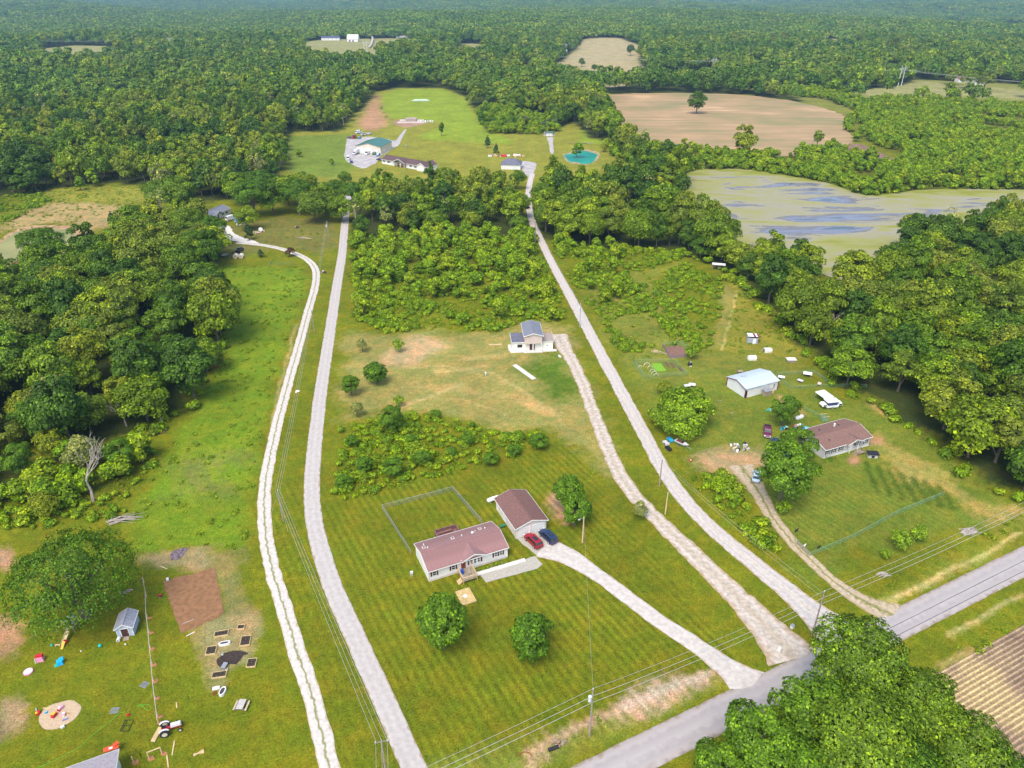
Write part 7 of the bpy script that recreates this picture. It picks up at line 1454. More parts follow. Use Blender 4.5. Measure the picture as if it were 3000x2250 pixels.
tr = thing('black_trailer', 'black enclosed box trailer near the western wood edge', 'trailer', vd(352, 765), 1.45); MB().box((0, 0, 1.3), (3.9, 2.0, 1.9)).build('box', paint('trailer_black', (.02, .02, .03), .4), tr); wheel_pair(tr, 0, 1.05, .32); MB().box((-1.98, 0, 1.2), (.05, 1.7, 1.5)).build('rear_door', mat('rust_door', (.1, .05, .05), .6, .2, 2), tr)
tr = thing('flat_trailer', 'flat utility trailer loaded with orange boards beside the black one', 'trailer', vd(447, 840), 1.5); MB().box((0, 0, .5), (3.2, 1.9, .12)).build('bed', steel, tr)
for i in range(5): MB().box((0, -.6 + i * .3, .62), (2.6, .26, .08)).build('board', newwood, tr)
for s in (-1, 1): MB().box((0, s * .95, .7), (3.2, .06, .35)).build('side_rail', steel, tr)
wheel_pair(tr, 0, 1.1, .3)
for (x, lab) in ((583, 'left'), (655, 'right')):
    r = thing('round_tank', 'round white cistern with straw-coloured end, %s' % ('the one nearer the loaded trailer' if lab == 'left' else 'the one nearer the blue-green spruce'), 'tank', vd(x, 868)); MB().cyl((0, -.9, .95), (0, .9, .95), .95, n=18).build('barrel', paint('cistern_white', (.72, .68, .6), .5), r); MB().cyl((0, -.93, .95), (0, -.9, .95), .7, n=16).build('end_cap', newwood, r); MB().box((0, 0, .12), (1.2, 1.7, .22)).build('cradle', wood, r)
heap('scattered rubbish around a satellite dish under the grove', vd(880, 540), .1, [white, newwood, red_p, vinyl_grey], 14, (2.6, 1.6), 9)
sdh = thing('satellite_dish', 'white satellite dish on the ground at the edge of the grove', 'dish', vd(905, 530), .4); MB().cyl((0, 0, 0), (0, 0, 1.0), .07, n=6).build('stand', steel, sdh); MB().cyl((0, -.1, 1.3), (0, -.35, 1.35), .35, .95, n=16).build('reflector', white, sdh)
heap('long stack of cut tree trunks on the grass near the west lane', vd(1460, 605), -.25, [bark_pale, wood, newwood], 14, (2.2, 1.0), 10, 'log_pile', 'log pile', (4.6, .3, .2), True)
mw_ = thing('lawn_tractor', 'small dark riding mower with yellow trim at the grove edge', 'mower', vd(1370, 480), .2); MB().box((.4, 0, .6), (1.1, .7, .5)).build('hood', mat('mower_dark', (.05, .05, .12), .4, .1, 2), mw_); MB().box((-.6, 0, .75), (.5, .6, .4)).build('seat', yel_p, mw_); wheel_pair(mw_, -.6, .55, .38); wheel_pair(mw_, .8, .5, .26)
mb_ = thing('riding_mower', 'small mower stopped on the grass between the two west lanes', 'mower', vd(1722, 1060), -.5); MB().box((.35, 0, .5), (.9, .6, .45)).build('hood', mat('mower_plum', (.2, .03, .08), .4, .1, 2), mb_); MB().box((-.35, 0, .7), (.5, .6, .35)).build('seat', white, mb_); wheel_pair(mb_, -.5, .5, .34); wheel_pair(mb_, .6, .45, .22)
gf = thing('pipe_rack', 'low green rectangular pipe frame on the edge of the rough meadow', 'frame', vd(1155, 985)); 
for s in (-1, 1): MB().cyl((s * 4.6, 0, 0), (s * 4.6, 0, 1.3), .06, n=6).cyl((s * 4.6, 2.6, 0), (s * 4.6, 2.6, 1.3), .06, n=6).build('leg', green_wire, gf)
MB().tube([(-4.6, 0, 1.3), (4.6, 0, 1.3), (4.6, 2.6, 1.3), (-4.6, 2.6, 1.3), (-4.6, 0, 1.3)], .06, 5).build('top_rail', green_wire, gf)
for i in range(7):
    p_ = vd(930 + i * 92, 690 + i * 12 + (8 if i > 3 else 0)); link('fence_stake', MB().box((0, 0, .6), (.12, .12, 1.2)).mesh('fence_stake', wood), None, (p_[0], p_[1], 0), 0, 'short weathered stake of the broken fence along the west drive', 'fence post', 'stakes of the broken fence')
wr = thing('white_marker_sheet', 'white folded sheet lying on the grass between the west lanes', 'sheet', q(0, 1, 1928, 880), .4); MB().add([(-.7, -.4, .05), (.5, -.5, .3), (.8, .3, .05), (-.3, .5, .35), (-.7, -.4, 0), (.5, -.5, .25), (.8, .3, 0), (-.3, .5, .3)], [(0, 1, 2, 3), (4, 7, 6, 5), (0, 4, 5, 1), (1, 5, 6, 2), (2, 6, 7, 3), (3, 7, 4, 0)]).build('sheet', white, wr)
# lumber by olive pond
heap('scattered planks and frames on the meadow by the olive pond', vl(775, 355), .1, [newwood, white, wood], 12, (6, 3.2), 12, 'plank_pile', 'plank pile', (5, .3, .2), True)
for i, (x, y) in enumerate(((12, 398), (64, 380), (172, 355), (404, 352), (536, 362))):
    p_ = vl(x, y); link('pond_post', MB().box((0, 0, .7), (.22, .22, 1.4)).mesh('pond_post', newwood), None, (p_[0], p_[1], 0), 0, 'pale wooden post on the bank round the olive pond', 'post', 'posts on the olive pond bank')
def brushpile(label, p, n, L_, m, seed, name='brush_pile', hgt=.7):
    g = random.Random(seed); b = MB(); 
    for i in range(n):
        a = g.uniform(-.5, .5); x, y = g.uniform(-.6, .6), g.uniform(-.8, .8); l = L_ * g.uniform(.5, 1)
        b.tube([(x - l / 2 * math.cos(a), y - l / 2 * math.sin(a), .08), (x, y + g.uniform(-.2, .2), g.uniform(.2, hgt)), (x + l / 2 * math.cos(a), y + l / 2 * math.sin(a), g.uniform(.05, .4))], [.11, .08, .03], 5)
    r = thing(name, label, 'brush pile', p, .25); b.build('branches', m, r); return r
brushpile('brown heap of cut branches at the foot of the western woods', q(0, 1, 1020, 1145), 34, 4.5, mat('brown_sticks', (.20, .12, .07), .9, .3, 2), 3)
brushpile('tangle of long bleached fallen limbs beside the huge oak', q(0, 2, 800, 50), 18, 8, bark_pale, 4, 'fallen_branches', .9)
brushpile('rust-brown dead branches caught in the wood edge', q(0, 1, 1360, 690, 2), 30, 4.5, mat('rust_sticks', (.26, .11, .05), .9, .3, 2), 5, 'dead_branches', 1.6)

# ---- west yard
s0 = thing('garden_shed', 'small pale blue shed with grey gable roof under the huge oak', 'shed', q(0, 2, 800, 812), yaw(q(0, 2, 765, 812), q(0, 2, 878, 795)))
blu = mat('pale_blue_boards', (.42, .47, .60), .7, .06, .8, extra=siding)
s0.location = (*q(0, 2, 766, 815), 0); shell_y(s0, 2.7, 3.6, 2.1, 2.95, blu); roof_y(s0, 2.7, 3.6, 2.1, 2.95, mat('light_grey_shingles', (.33, .33, .38), .9, .1, 3, extra=shingle), .22, .2, .08, fascia=white)
add_door(s0, 1.35, 0, .12, 1.15, 1.75, 'front', mat('dark_red_door', (.07, .03, .03), .6, .2, 2)); 
for x in (.05, 2.65): MB().box((x, -.03, 1.05), (.1, .06, 2.1)).build('corner_board', white, s0)
MB().box((1.5, -.6, .12), (.9, .8, .06), rx=.12).build('ramp', wood, s0)
sw = thing('play_tower', 'weathered wooden play tower with tan slide below the huge oak', 'playset', q(0, 2, 458, 790), 0)
for x in (-.75, .75):
    for y in (.2, 1.7): MB().box((x, y, 1.3), (.1, .1, 2.6)).build('post', wood, sw)
for i in range(6): MB().box((0, .3 + i * .25, 1.3), (1.6, .22, .05)).build('plank', wood, sw)
MB().box((-.45, .95, 2.75), (1.15, 1.9, .05), ry=-.6).box((.45, .95, 2.75), (1.15, 1.9, .05), ry=.6).build('roof', vinyl_grey, sw)
b = MB().box((0, -1.3, .68), (.62, 3.1, .05), rx=.42); b.box((-.33, -1.3, .75), (.05, 3.1, .2), rx=.42).box((.33, -1.3, .75), (.05, 3.1, .2), rx=.42); b.build('slide', mat('tan_slide', (.62, .50, .27), .4, .06, 1), sw)
MB().tube([(-.75, .9, 2.3), (-2.6, .9, 2.3)], .06, 5).tube([(-2.6, .4, 0), (-2.6, .9, 2.3), (-2.6, 1.4, 0)], .05, 5).build('swing_beam', wood, sw)
ts = thing('toddler_slide', 'small yellow and red toddler slide beside the play tower', 'toy', vs(375, 805), 0); MB().box((0, -.3, .35), (.4, 1.3, .05), rx=.5).build('slide', yel_p, ts); MB().box((.12, .4, .45), (.5, .1, .9)).build('ladder', red_p, ts)
for (x, y, m_, lab, sz) in ((220, 815, teal_p, 'small teal bucket under the huge oak', .2), (820, 825, teal_p, 'teal toy on the grass between play tower and blue shed', .3), (583, 885, white, 'white ball on the grass below the play tower', .14), (1133, 800, white, 'white ball on the grass before the blue shed', .15)):
    r = thing('yard_toy', lab, 'toy', vs(x, y)); MB().dome((0, 0, sz), sz, sz, sz, low=-1.3, m=6).build('shell', m_, r); MB().cyl((0, 0, sz * 1.8), (0, 0, sz * 2.3), sz * .3, n=6).build('knob', m_, r)
lb = thing('picket_bench', 'small pale bench board under the oak edge', 'bench', vs(297, 820)); MB().box((0, 0, .4), (.9, .3, .06)).build('seat', newwood, lb); MB().box((-.35, 0, .18), (.06, .28, .36)).build('leg', newwood, lb); MB().box((.35, 0, .18), (.06, .28, .36)).build('leg', newwood, lb)
wbx = thing('white_tank', 'white cylinder tank leaning at the corner of the pale blue shed', 'tank', q(0, 2, 775, 822)); MB().cyl((0, 0, .3), (.1, -.7, .3), .3, n=12).build('cylinder', white, wbx); MB().cyl((.1, -.7, .3), (.1, -.74, .3), .14, n=8).build('cap', black, wbx)
heap('heap of pale bones of driftwood at the edge of the oak shade', vs(1130, 150), .2, [bark_pale, bark_pale, wood], 10, (.9, .5), 21, 'stick_pile', 'stick pile', (1.0, .2, .2), True)
# raised beds
bx = thing('raised_bed', '', 'planter', (0, 0))
def raised_bed(p, L_, W__, rz, lab, ndots):
    r = thing('raised_bed', lab, 'planter', p, rz, None)
    for s in (-1, 1): MB().box((0, s * W__ / 2, .16), (L_ + .08, .07, .32)).build('side_board', newwood, r); MB().box((s * L_ / 2, 0, .16), (.07, W__ - .07, .32)).build('end_board', newwood, r)
    MB().box((0, 0, .12), (L_ - .08, W__ - .08, .22)).build('soil', soil, r)
    sp = shrub_mesh(400, .5, .5, 26, .22, leaf_bright, 3); g = random.Random(int(p[0] * 10))
    nx_ = max(2, int(L_ / .45)); ny_ = max(1, int(W__ / .5))
    for i in range(nx_):
        for j in range(ny_):
            if g.random() < ndots: o = link('seedling', sp, r, ((i + .5) / nx_ * L_ - L_ / 2, (j + .5) / ny_ * W__ - W__ / 2, .24)); o.scale = (.22,) * 3
bpy.data.objects.remove(bx)
raised_bed(ve(1153, 208), 1.15, .95, .1, 'smallest raised bed, farthest up beside the west drive', 0)
raised_bed(ve(950, 275), 2.3, 1.15, .22, 'long raised bed with seedlings nearest the tilled plot', .8)
raised_bed(ve(1200, 350), 1.6, 2.1, .16, 'upright raised bed of seedlings on the drive side', .8)
raised_bed(ve(845, 450), 1.6, 1.7, .14, 'squarish raised bed of leafy plants left of the dark compost', 1)
raised_bed(ve(1263, 578), 1.45, 1.7, .1, 'raised bed with four rows of seedlings right of the dark compost', .8)
raised_bed(ve(928, 700), 2.2, 1.15, .18, 'raised bed at the foot of the dark compost patch', .8)
def tub(p, rz, lab, ax=.85, ay=.38):
    r = thing('stock_tub', lab, 'tub', p, rz); n = 16
    ring = [(ax * math.cos(a) * (1 if abs(math.cos(a)) > .4 else 1), ay * math.sin(a)) for a in np.linspace(0, 2 * math.pi, n + 1)[:-1]]
    ring = [(x + (.15 if x > 0 else -.15) * min(1, abs(x) * 4), y) for x, y in ring]
    inner = [(x * .8, y * .72) for x, y in ring]
    v = [(x, y, 0) for x, y in ring] + [(x, y, .5) for x, y in ring] + [(x, y, .5) for x, y in inner] + [(x, y, .36) for x, y in inner]
    f = []
    for k in range(3): f += [(k * n + i, k * n + (i + 1) % n, (k + 1) * n + (i + 1) % n, (k + 1) * n + i) for i in range(n)]
    MB().add(v, f).build('rim', white, r); MB().prism(inner, .3, .38).build('soil', mat('tub_soil', (.07, .055, .06), .9, .3, 3), r)
tub(ve(983, 382), .25, 'white oval tub of soil between the raised beds'); tub(ve(963, 880), 1.5, 'white oval tub below the raised beds beside a white lid', .7, .48)
lidp = thing('tray_board', 'white rectangular lid lying beside the lower oval tub', 'lid', ve(893, 835), .25); MB().box((0, 0, .06), (1.1, .65, .08)).build('board', white, lidp); MB().box((0, 0, .12), (.2, .08, .05)).build('handle', white, lidp)
rs = thing('rusty_implement', 'small rusty iron wheel lying below the white lid', 'implement', ve(880, 890)); MB().tube([(.22 * math.cos(a), .42 * math.sin(a), .12) for a in np.linspace(0, 6.28, 12)], .05, 5).build('ring', mat('rust', (.25, .06, .02), .9, .3, 3), rs); MB().box((0, 0, .12), (.4, .05, .05)).box((0, 0, .12), (.05, .8, .05)).build('spokes', MATS['rust'], rs)
per = thing('wheelbarrow', 'grey wheelbarrow with blue handles parked at the dark compost', 'wheelbarrow', ve(985, 620), 1.4)
MB().box((0, 0, .5), (.9, .6, .25), taper=1.25).build('tray', steel, per); MB().tube([(-.3, -.25, .4), (-1.2, -.3, .65)], .03, 5).tube([(-.3, .25, .4), (-1.2, .3, .65)], .03, 5).build('handles', blue_p, per); MB().cyl((.55, -.06, .2), (.55, .06, .2), .2, n=12).build('wheel', rubber, per)
for (x, y, lab) in ((962, 490, 'white bucket standing on the dark compost'), (1008, 652, 'white bucket next to the wheelbarrow')):
    r = thing('bucket', lab, 'bucket', ve(x, y)); MB().cyl((0, 0, .05), (0, 0, .4), .17, .2, n=12).build('shell', white, r); MB().cyl((0, 0, .401), (0, 0, .405), .15, n=12).build('soil', soil, r)
pt = thing('picnic_table', 'grey picnic table with two benches alone on the grass by the west drive', 'table', ve(1160, 1030), 1.52)
for i in range(5): MB().box((0, -.44 + i * .22, .75), (1.8, .19, .05)).build('plank', mat('grey_planks', (.50, .46, .42), .85, .12, 2), pt)
for s in (-1, 1): MB().box((0, s * .95, .45), (1.8, .27, .05)).build('bench', mat('tan_planks', (.48, .38, .27), .85, .15, 2), pt)
for x in (-.65, .65): MB().box((x, 0, .42), (.07, 1.9, .08)).box((x, -.35, .38), (.07, .09, .8), rx=-.35).box((x, .35, .38), (.07, .09, .8), rx=.35).build('leg', wood, pt)
# tractor
tq = yaw(ve(345, 1290), ve(510, 1240)); tc_ = thing('farm_tractor', 'old white and red tractor standing by the unfinished fence', 'tractor', ve(428, 1268), tq)
tw = paint('tractor_white', (.72, .72, .76), .35); tred = paint('tractor_red', (.42, .02, .03), .4)
MB().box((.85, 0, 1.05), (1.5, .5, .5), taper=.9).build('hood', tw, tc_); MB().box((1.62, 0, .95), (.08, .48, .6)).build('grille', steel, tc_); MB().box((.5, 0, .68), (2.3, .36, .36)).build('frame', tred, tc_); MB().box((-.75, 0, .72), (.9, .55, .5)).build('axle_housing', tred, tc_)
MB().box((-.75, 0, 1.15), (.5, .48, .1)).box((-.98, 0, 1.32), (.1, .45, .35)).build('seat', black, tc_); MB().tube([(.0, 0, 1.25), (-.25, 0, 1.55)], .03, 5).tube([(-.25 + .1 * math.sin(a), .24 * math.cos(a), 1.55 + .2 * math.sin(a)) for a in np.linspace(0, 6.28, 12)], .025, 4).build('steering_wheel', black, tc_); MB().cyl((1.1, .15, 1.25), (1.1, .15, 1.75), .04, n=6).build('exhaust', black, tc_)
for s in (-1, 1):
    MB().tube([(-.75 + .72 * math.cos(a), s * .75, .72 + .72 * math.sin(a)) for a in np.linspace(.5, 2.7, 8)], .14, 4).build('fender', tw, tc_)
    o = MB().cyl((-.75, s * .95 - .15, .66), (-.75, s * .95 + .15, .66), .66, n=20).build('rear_wheel', rubber, tc_); MB().cyl((-.75, s * .95 - .165, .66), (-.75, s * .95 + .165, .66), .4, n=14).build('rim', mat('cream_rim', (.62, .58, .46), .5, .1, 2), o)
    o = MB().cyl((1.35, s * .7 - .08, .32), (1.35, s * .7 + .08, .32), .32, n=16).build('front_wheel', rubber, tc_); MB().cyl((1.35, s * .7 - .09, .32), (1.35, s * .7 + .09, .32), .18, n=12).build('rim', MATS['cream_rim'], o)
MB().box((1.35, 0, .42), (.1, 1.35, .1)).build('front_axle', tred, tc_)
pal = thing('lumber_stack', 'stack of yellow new boards behind the tractor wheel', 'lumber stack', ve(282, 1318), 1.5)
for i in range(8): MB().box((0, -.26 + (i % 4) * .17, .1 + .1 * (i // 4)), (2.4, .15, .08)).build('board', newwood, pal)
# unfinished fence: posts leaning out from dug earth, with rails
fp = [(172, 45, 185, 110), (190, 200, 204, 262), (203, 365, 218, 425), (221, 525, 236, 590), (236, 695, 250, 762), (252, 870, 268, 938), (268, 1060, 294, 1130), (282, 1130, 300, 1195), (302, 1360, 335, 1508), (185, 1485, 202, 1560), (22, 1520, 44, 1604)]
fn = thing('unfinished_fence', 'unfinished fence of new posts and grey rails between yard and raised beds', 'fence', ve(236, 590))
fb = ve(236, 590); bases = []
pm_ = MB().box((0, 0, .7), (.15, .15, 1.4)).mesh('post', newwood)
for (_, _, x, y) in fp: p_ = ve(x, y); bases.append(p_); link('post', pm_, fn, (p_[0] - fb[0], p_[1] - fb[1], 0))
up_ = [q(0, 2, 920, 390 + 55)]; 
for a, b_ in zip(bases[:7], bases[1:8]):
    L_ = dist(a, b_); link('rail', MB().box((L_ / 2, 0, 1.35), (L_ + .1, .1, .12)).mesh('rail', mat('grey_rail', (.33, .34, .27), .8, .1, 2)), fn, (a[0] - fb[0], a[1] - fb[1], 0), yaw(a, b_))
pa, pb_ = ve(152, -120), bases[0]; 
for (x, y) in ((922, 430), (940, 520)):
    p_ = q(0, 2, x + 12, y + 30); link('post', pm_, fn, (p_[0] - fb[0], p_[1] - fb[1], 0))
pA = q(0, 2, 934, 460); pB = q(0, 2, 952, 550); pC = bases[0]
for a, b_ in ((pA, pB), (pB, pC)): L_ = dist(a, b_); link('rail', MB().box((L_ / 2, 0, 1.35), (L_ + .1, .1, .12)).mesh('rail', MATS['grey_rail']), fn, (a[0] - fb[0], a[1] - fb[1], 0), yaw(a, b_))
a, b_ = bases[9], bases[8]; L_ = dist(a, b_); link('rail', MB().box((L_ / 2, 0, 1.38), (L_ + .1, .12, .16)).mesh('rail', newwood), fn, (a[0] - fb[0], a[1] - fb[1], 0), yaw(a, b_))
for i, p_ in enumerate(bases): sheet('dug_earth', [(p_[0] + .25 + (.5 + .12 * math.sin(a * 3 + i)) * math.cos(a), p_[1] + (.4 + .1 * math.cos(a * 2 + i)) * math.sin(a)) for a in np.linspace(0, 6.28, 12)[:-1]], .05, mat('orange_clay', (.36, .16, .07), .95, .2, 3, bump=.4), .1, .4)
for i, (x, y, x2, y2, lab, m_) in enumerate(((465, 1380, 440, 1530, 'long new board lying on the grass below the tractor', newwood), (385, 1528, 402, 1659, 'new beam lying at the bottom edge below the tractor', newwood), (485, 985, 487, 1042, 'short board standing alone on the grass above the tractor', newwood), (585, 300, 672, 255, 'white pole lying at the corner of the tilled plot', white), (535, 177, 672, 122, 'long thin pole lying on the tilled plot', bark_pale))):
    a, b_ = ve(x, y), ve(x2, y2); r = thing('loose_board', lab, 'board', a, yaw(a, b_)); MB().box((dist(a, b_) / 2, 0, .09), (dist(a, b_), .18 if i < 3 else .1, .1)).build('plank', m_, r)
r = thing('loose_board', 'fan of three pale boards crossed on the grass right of the tractor', 'boards', ve(715, 1510), .3)
for i in range(3): MB().box((0, 0, .06 + i * .07), (1.5, .2, .06), rz=-.1 + i * .3).build('plank', newwood, r)
a = q(0, 2, 1040, 352); b_ = q(0, 2, 1100, 378); r = thing('loose_board', 'tan board lying above the tilled plot', 'board', a, yaw(a, b_)); MB().box((.9, 0, .06), (1.9, .2, .08)).build('plank', newwood, r)
rm_ = thing('red_tiller', 'small red and black tiller at the side of the tilled plot', 'tiller', q(0, 2, 1040, 550), .3); MB().box((0, 0, .45), (.5, .35, .35)).build('engine', red_p, rm_); wheel_pair(rm_, 0, .32, .22, .12); MB().tube([(-.2, .15, .5), (-.9, .2, .95)], .025, 5).tube([(-.2, -.15, .5), (-.9, -.2, .95)], .025, 5).build('handle', black, rm_)
r = thing('white_bin', 'round white drum on the corner of the tilled plot', 'drum', q(0, 2, 1088, 444)); MB().cyl((0, 0, .05), (0, 0, .5), .24, n=12).build('shell', white, r); MB().cyl((0, 0, .5), (0, 0, .54), .26, n=12).build('lid', white, r)
# toys and the sandbox
def playset(lab, loc, rz, parts, name='toy', cat='toy'):
    r = thing(name, lab, cat, loc, rz)
    for nm, c, d, m_, k in parts:
        b = MB()
        if k == 'b': b.box(c, d, taper=.85)
        elif k == 'd': b.dome(c, d[0] / 2, d[1] / 2, d[2])
        else: b.cyl(c, (c[0], c[1], c[2] + d[2]), d[0] / 2, n=12)
        b.build(nm, m_, r)
playset('red and white toy playhouse on the worn path beside the huge oak', vb(530, 240), .3, [('wall', (0, 0, .5), (1.1, .9, 1.0), pink_p, 'b'), ('roof', (0, 0, 1.1), (1.2, .7, .3), red_p, 'b'), ('side_panel', (-.6, -.1, .45), (.1, .9, .9), white, 'b')], 'playhouse', 'playhouse')
playset('bright blue toy playhouse lying on the grass', vb(780, 285), .5, [('wall', (0, 0, .35), (1.0, .9, .7), mat('sky_blue_plastic', (.02, .42, .8), .4, .1, 2), 'b'), ('roof', (.3, .2, .8), (.8, .7, .2), MATS['sky_blue_plastic'], 'b'), ('step', (-.5, -.3, .15), (.6, .4, .25), teal_p, 'b')], 'playhouse', 'playhouse')
playset('oval pale pink wading pool near the worn path', vb(368, 395), .35, [('rim', (0, 0, .0), (1.5, 1.2, .22), pink_p, 'c'), ('water', (0, 0, .2), (1.25, 1.0, .04), mat('milky_water', (.7, .66, .75), .2, .1, 3), 'c')], 'kiddie_pool', 'pool')
playset('pink and white ride-on toy at the top of the sand circle', vb(795, 870), 1.2, [('body', (0, 0, .3), (.8, .45, .35), pink_p, 'b'), ('seat', (-.2, 0, .5), (.35, .35, .2), white, 'b'), ('tray', (-.4, 0, .2), (.3, .5, .2), red_p, 'b')])
playset('yellow and red toy car in the sand circle', vb(708, 965), 1.3, [('body', (0, 0, .3), (.9, .55, .4), red_p, 'b'), ('roof', (0, 0, .65), (.5, .5, .1), yel_p, 'b'), ('wheel', (-.3, 0, .1), (.2, .2, .2), black, 'c')])
playset('pink toy table in the sand circle', vb(825, 965), .3, [('top', (0, 0, .4), (.6, .4, .06), pink_p, 'b'), ('stand', (0, 0, .2), (.3, .3, .4), white, 'b'), ('tray', (0, .4, .25), (.5, .25, .12), white, 'b')])
playset('small orange toy on the sand', vb(885, 938), .3, [('base', (0, 0, .1), (.25, .25, .2), yel_p, 'b'), ('knob', (0, 0, .2), (.15, .15, .12), red_p, 'd')])
playset('blue and grey toy parts at the lower edge of the sand', vb(845, 1015), .5, [('bar', (0, 0, .12), (.8, .2, .2), mat('slate_blue_plastic', (.15, .2, .4), .5, .1, 2), 'b'), ('bar', (.2, .25, .1), (.4, .2, .15), vinyl_grey, 'b')])
playset('red toy basketball stand with blue post lying by the sand circle', vb(490, 935), 2.2, [('base', (0, -.1, .2), (.7, .6, .4), red_p, 'b'), ('backboard', (-.1, .1, .45), (.35, .35, .1), yel_p, 'b'), ('post', (.75, .1, .12), (1.0, .15, .15), mat('grey_blue_plastic', (.3, .4, .5), .5, .1, 2), 'b')])
playset('small blue bucket toy at the edge of the sand circle', vb(600, 925), 0, [('shell', (0, 0, 0), (.4, .4, .3), blue_p, 'c'), ('handle', (0, 0, .3), (.4, .05, .06), white, 'b')])
playset('white crumpled toy just below the sand circle', vb(815, 1115), .9, [('body', (0, 0, .2), (.55, .35, .3), white, 'b'), ('arm', (.3, .1, .15), (.4, .12, .12), steel, 'b')])
playset('red plastic crate on the grass above the black metal frame', vb(1663, 955), .3, [('shell', (0, 0, .15), (.4, .35, .3), red_p, 'b'), ('handle', (0, 0, .33), (.3, .06, .06), red_p, 'b')])
r = thing('loose_board', 'short board edging the top of the sand circle', 'board', vb(612, 865), .05); MB().box((0, 0, .08), (1.25, .2, .12)).build('plank', newwood, r)
for (x, y, rz_, lab) in ((1487, 895, .1, 'grey wire panel lying on the grass near the sand circle'), (1872, 560, -.4, 'grey wire panel lying beside the unfinished fence')):
    r = thing('wire_grid', lab, 'panel', vb(x, y), rz_); b = MB()
    for i in range(9): b.box((-.6 + i * .15, 0, .05), (.035, 1.0, .03)); b.box((0, -.5 + i * .125, .07), (1.25, .035, .03))
    b.build('grid', steel, r); MB().box((0, .5, .06), (1.3, .06, .06)).box((0, -.5, .06), (1.3, .06, .06)).build('edge', steel, r)
fr_ = thing('metal_rack', 'black rectangular metal frame lying on the grass', 'frame', vb(1645, 1090), 1.6); 
for y in (-.65, .35, .65): MB().box((0, y, .08), (1.9, .06, .06)).build('bar', black, fr_)
for x in (-.95, 0, .95): MB().box((x, 0, .09), (.06, 1.3, .06)).build('crossbar', black, fr_)
hs = thing('garden_hose', 'bright green hose trailing in a long curve over the grass', 'hose', vb(1200, 1180)); hp = [(480, 1637), (700, 1550), (900, 1440), (1020, 1380), (1130, 1270), (1260, 1160), (1400, 1060), (1500, 970), (1560, 925), (1620, 910)]
o0 = vb(1200, 1180); MB().tube([(vb(x, y)[0] - o0[0], vb(x, y)[1] - o0[1], .05) for x, y in hp], .035, 5).build('hose', mat('green_hose', (.10, .42, .03), .4, .1, 2), hs)
MB().tube([(vb(x, y)[0] - o0[0], vb(x, y)[1] - o0[1], .05) for x, y in ((1780, 840), (1800, 815), (1840, 815), (1850, 840), (1800, 850), (1785, 835), (1850, 825), (1930, 815), (1955, 860), (1930, 890), (1890, 880), (1850, 835))], .035, 5).build('coil', MATS['green_hose'], hs)
# roof in the bottom corner
rf0 = vb(1540, 1390, 3.0)
hc = thing('corner_house', 'house corner with light grey shingle roof cut by the bottom edge of the picture', 'house', (rf0[0], rf0[1]), yaw(vb(850, 1637, 3), vb(1540, 1390, 3)))
lg = mat('light_grey_roof', (.38, .34, .36), .9, .1, 3, extra=shingle)
MB().add([(-14, -.0, 3.0), (0, 0, 3.0), (0, -4.5, 4.6), (-14, -4.5, 4.6), (-14, -9, 3.0), (0, -9, 3.0)], [(0, 3, 2, 1), (3, 4, 5, 2)]).add([(-14, 0, 2.9), (0, 0, 2.9), (0, -4.5, 4.5), (-14, -4.5, 4.5), (-14, -9, 2.9), (0, -9, 2.9)], [(0, 1, 2, 3), (3, 2, 5, 4)]).build('roof', lg, hc)
MB().add([(-13.7, -.4, 0), (-.4, -.4, 0), (-.4, -8.6, 0), (-13.7, -8.6, 0), (-13.7, -.4, 2.85), (-.4, -.4, 2.85), (-.4, -8.6, 2.85), (-13.7, -8.6, 2.85), (-.4, -4.5, 4.4), (-13.7, -4.5, 4.4)], [(0, 4, 5, 1), (1, 5, 8, 6, 2), (2, 6, 7, 3), (3, 7, 9, 4, 0)]).build('wall', vinyl, hc)
MB().tube([(.03, 0, 2.97), (.03, -4.5, 4.57)], .06, 4).tube([(-14, .03, 2.95), (0, .03, 2.95)], .06, 4).build('fascia', white, hc)
uc = thing('orange_canopy', 'orange and white crumpled canopy poking out behind the corner roof', 'canopy', vb(1440, 1400, 1.0), .4); MB().box((0, .2, 1.1), (2.0, .7, .15), rx=.2).box((.7, .5, 1.3), (.7, .6, .2), rz=.5).build('cloth', mat('orange_cloth', (.65, .08, .03), .7, .1, 2), uc); MB().box((0, .1, 1.25), (.5, .3, .1)).build('white_stripe', white, uc); MB().box((-.8, .2, .5), (.06, .06, 1.0)).box((.8, .4, .5), (.06, .06, 1.0)).build('pole', steel, uc)

# ---- culvert, sign, small things by the road
cv = thing('culvert_pipe', 'black culvert pipe end sticking out of the washed ditch', 'pipe', q(1, 2, 1370, 1540), .35); MB().cyl((-.7, 0, .25), (.9, 0, .3), .28, n=12).build('pipe', black, cv); heap('mound of clods and roots at the culvert mouth', q(1, 2, 1425, 1500), .2, [mat('clod', (.32, .2, .12), .95, .2, 2), wood], 9, (.9, .5), 31, 'clod_heap', 'heap', (.7, .4, .2))
hy = thing('junction_box', 'small pale utility box on the verge between the two lane mouths', 'utility box', q(2, 2, 708, 752), .6); MB().box((0, 0, .35), (.6, .5, .7)).build('case', mat('pale_box', (.6, .65, .62), .5, .05, 1), hy); MB().box((0, 0, .73), (.66, .56, .06)).build('lid', steel, hy)
sg = thing('realty_sign', 'small white folding sign at the mouth of the lot drive', 'sign', q(2, 2, 628, 900), .3); MB().box((-.18, 0, .45), (.05, .6, .95), ry=.22).build('face', white, sg); MB().box((.18, 0, .45), (.05, .6, .95), ry=-.22).build('face', white, sg)
mbx = thing('rock_stone', 'white stone at the mouth of the front drive', 'stone', q(2, 2, 355, 1005), .4); MB().dome((0, 0, 0), .5, .35, .3).build('stone', concrete, mbx, smooth=True)
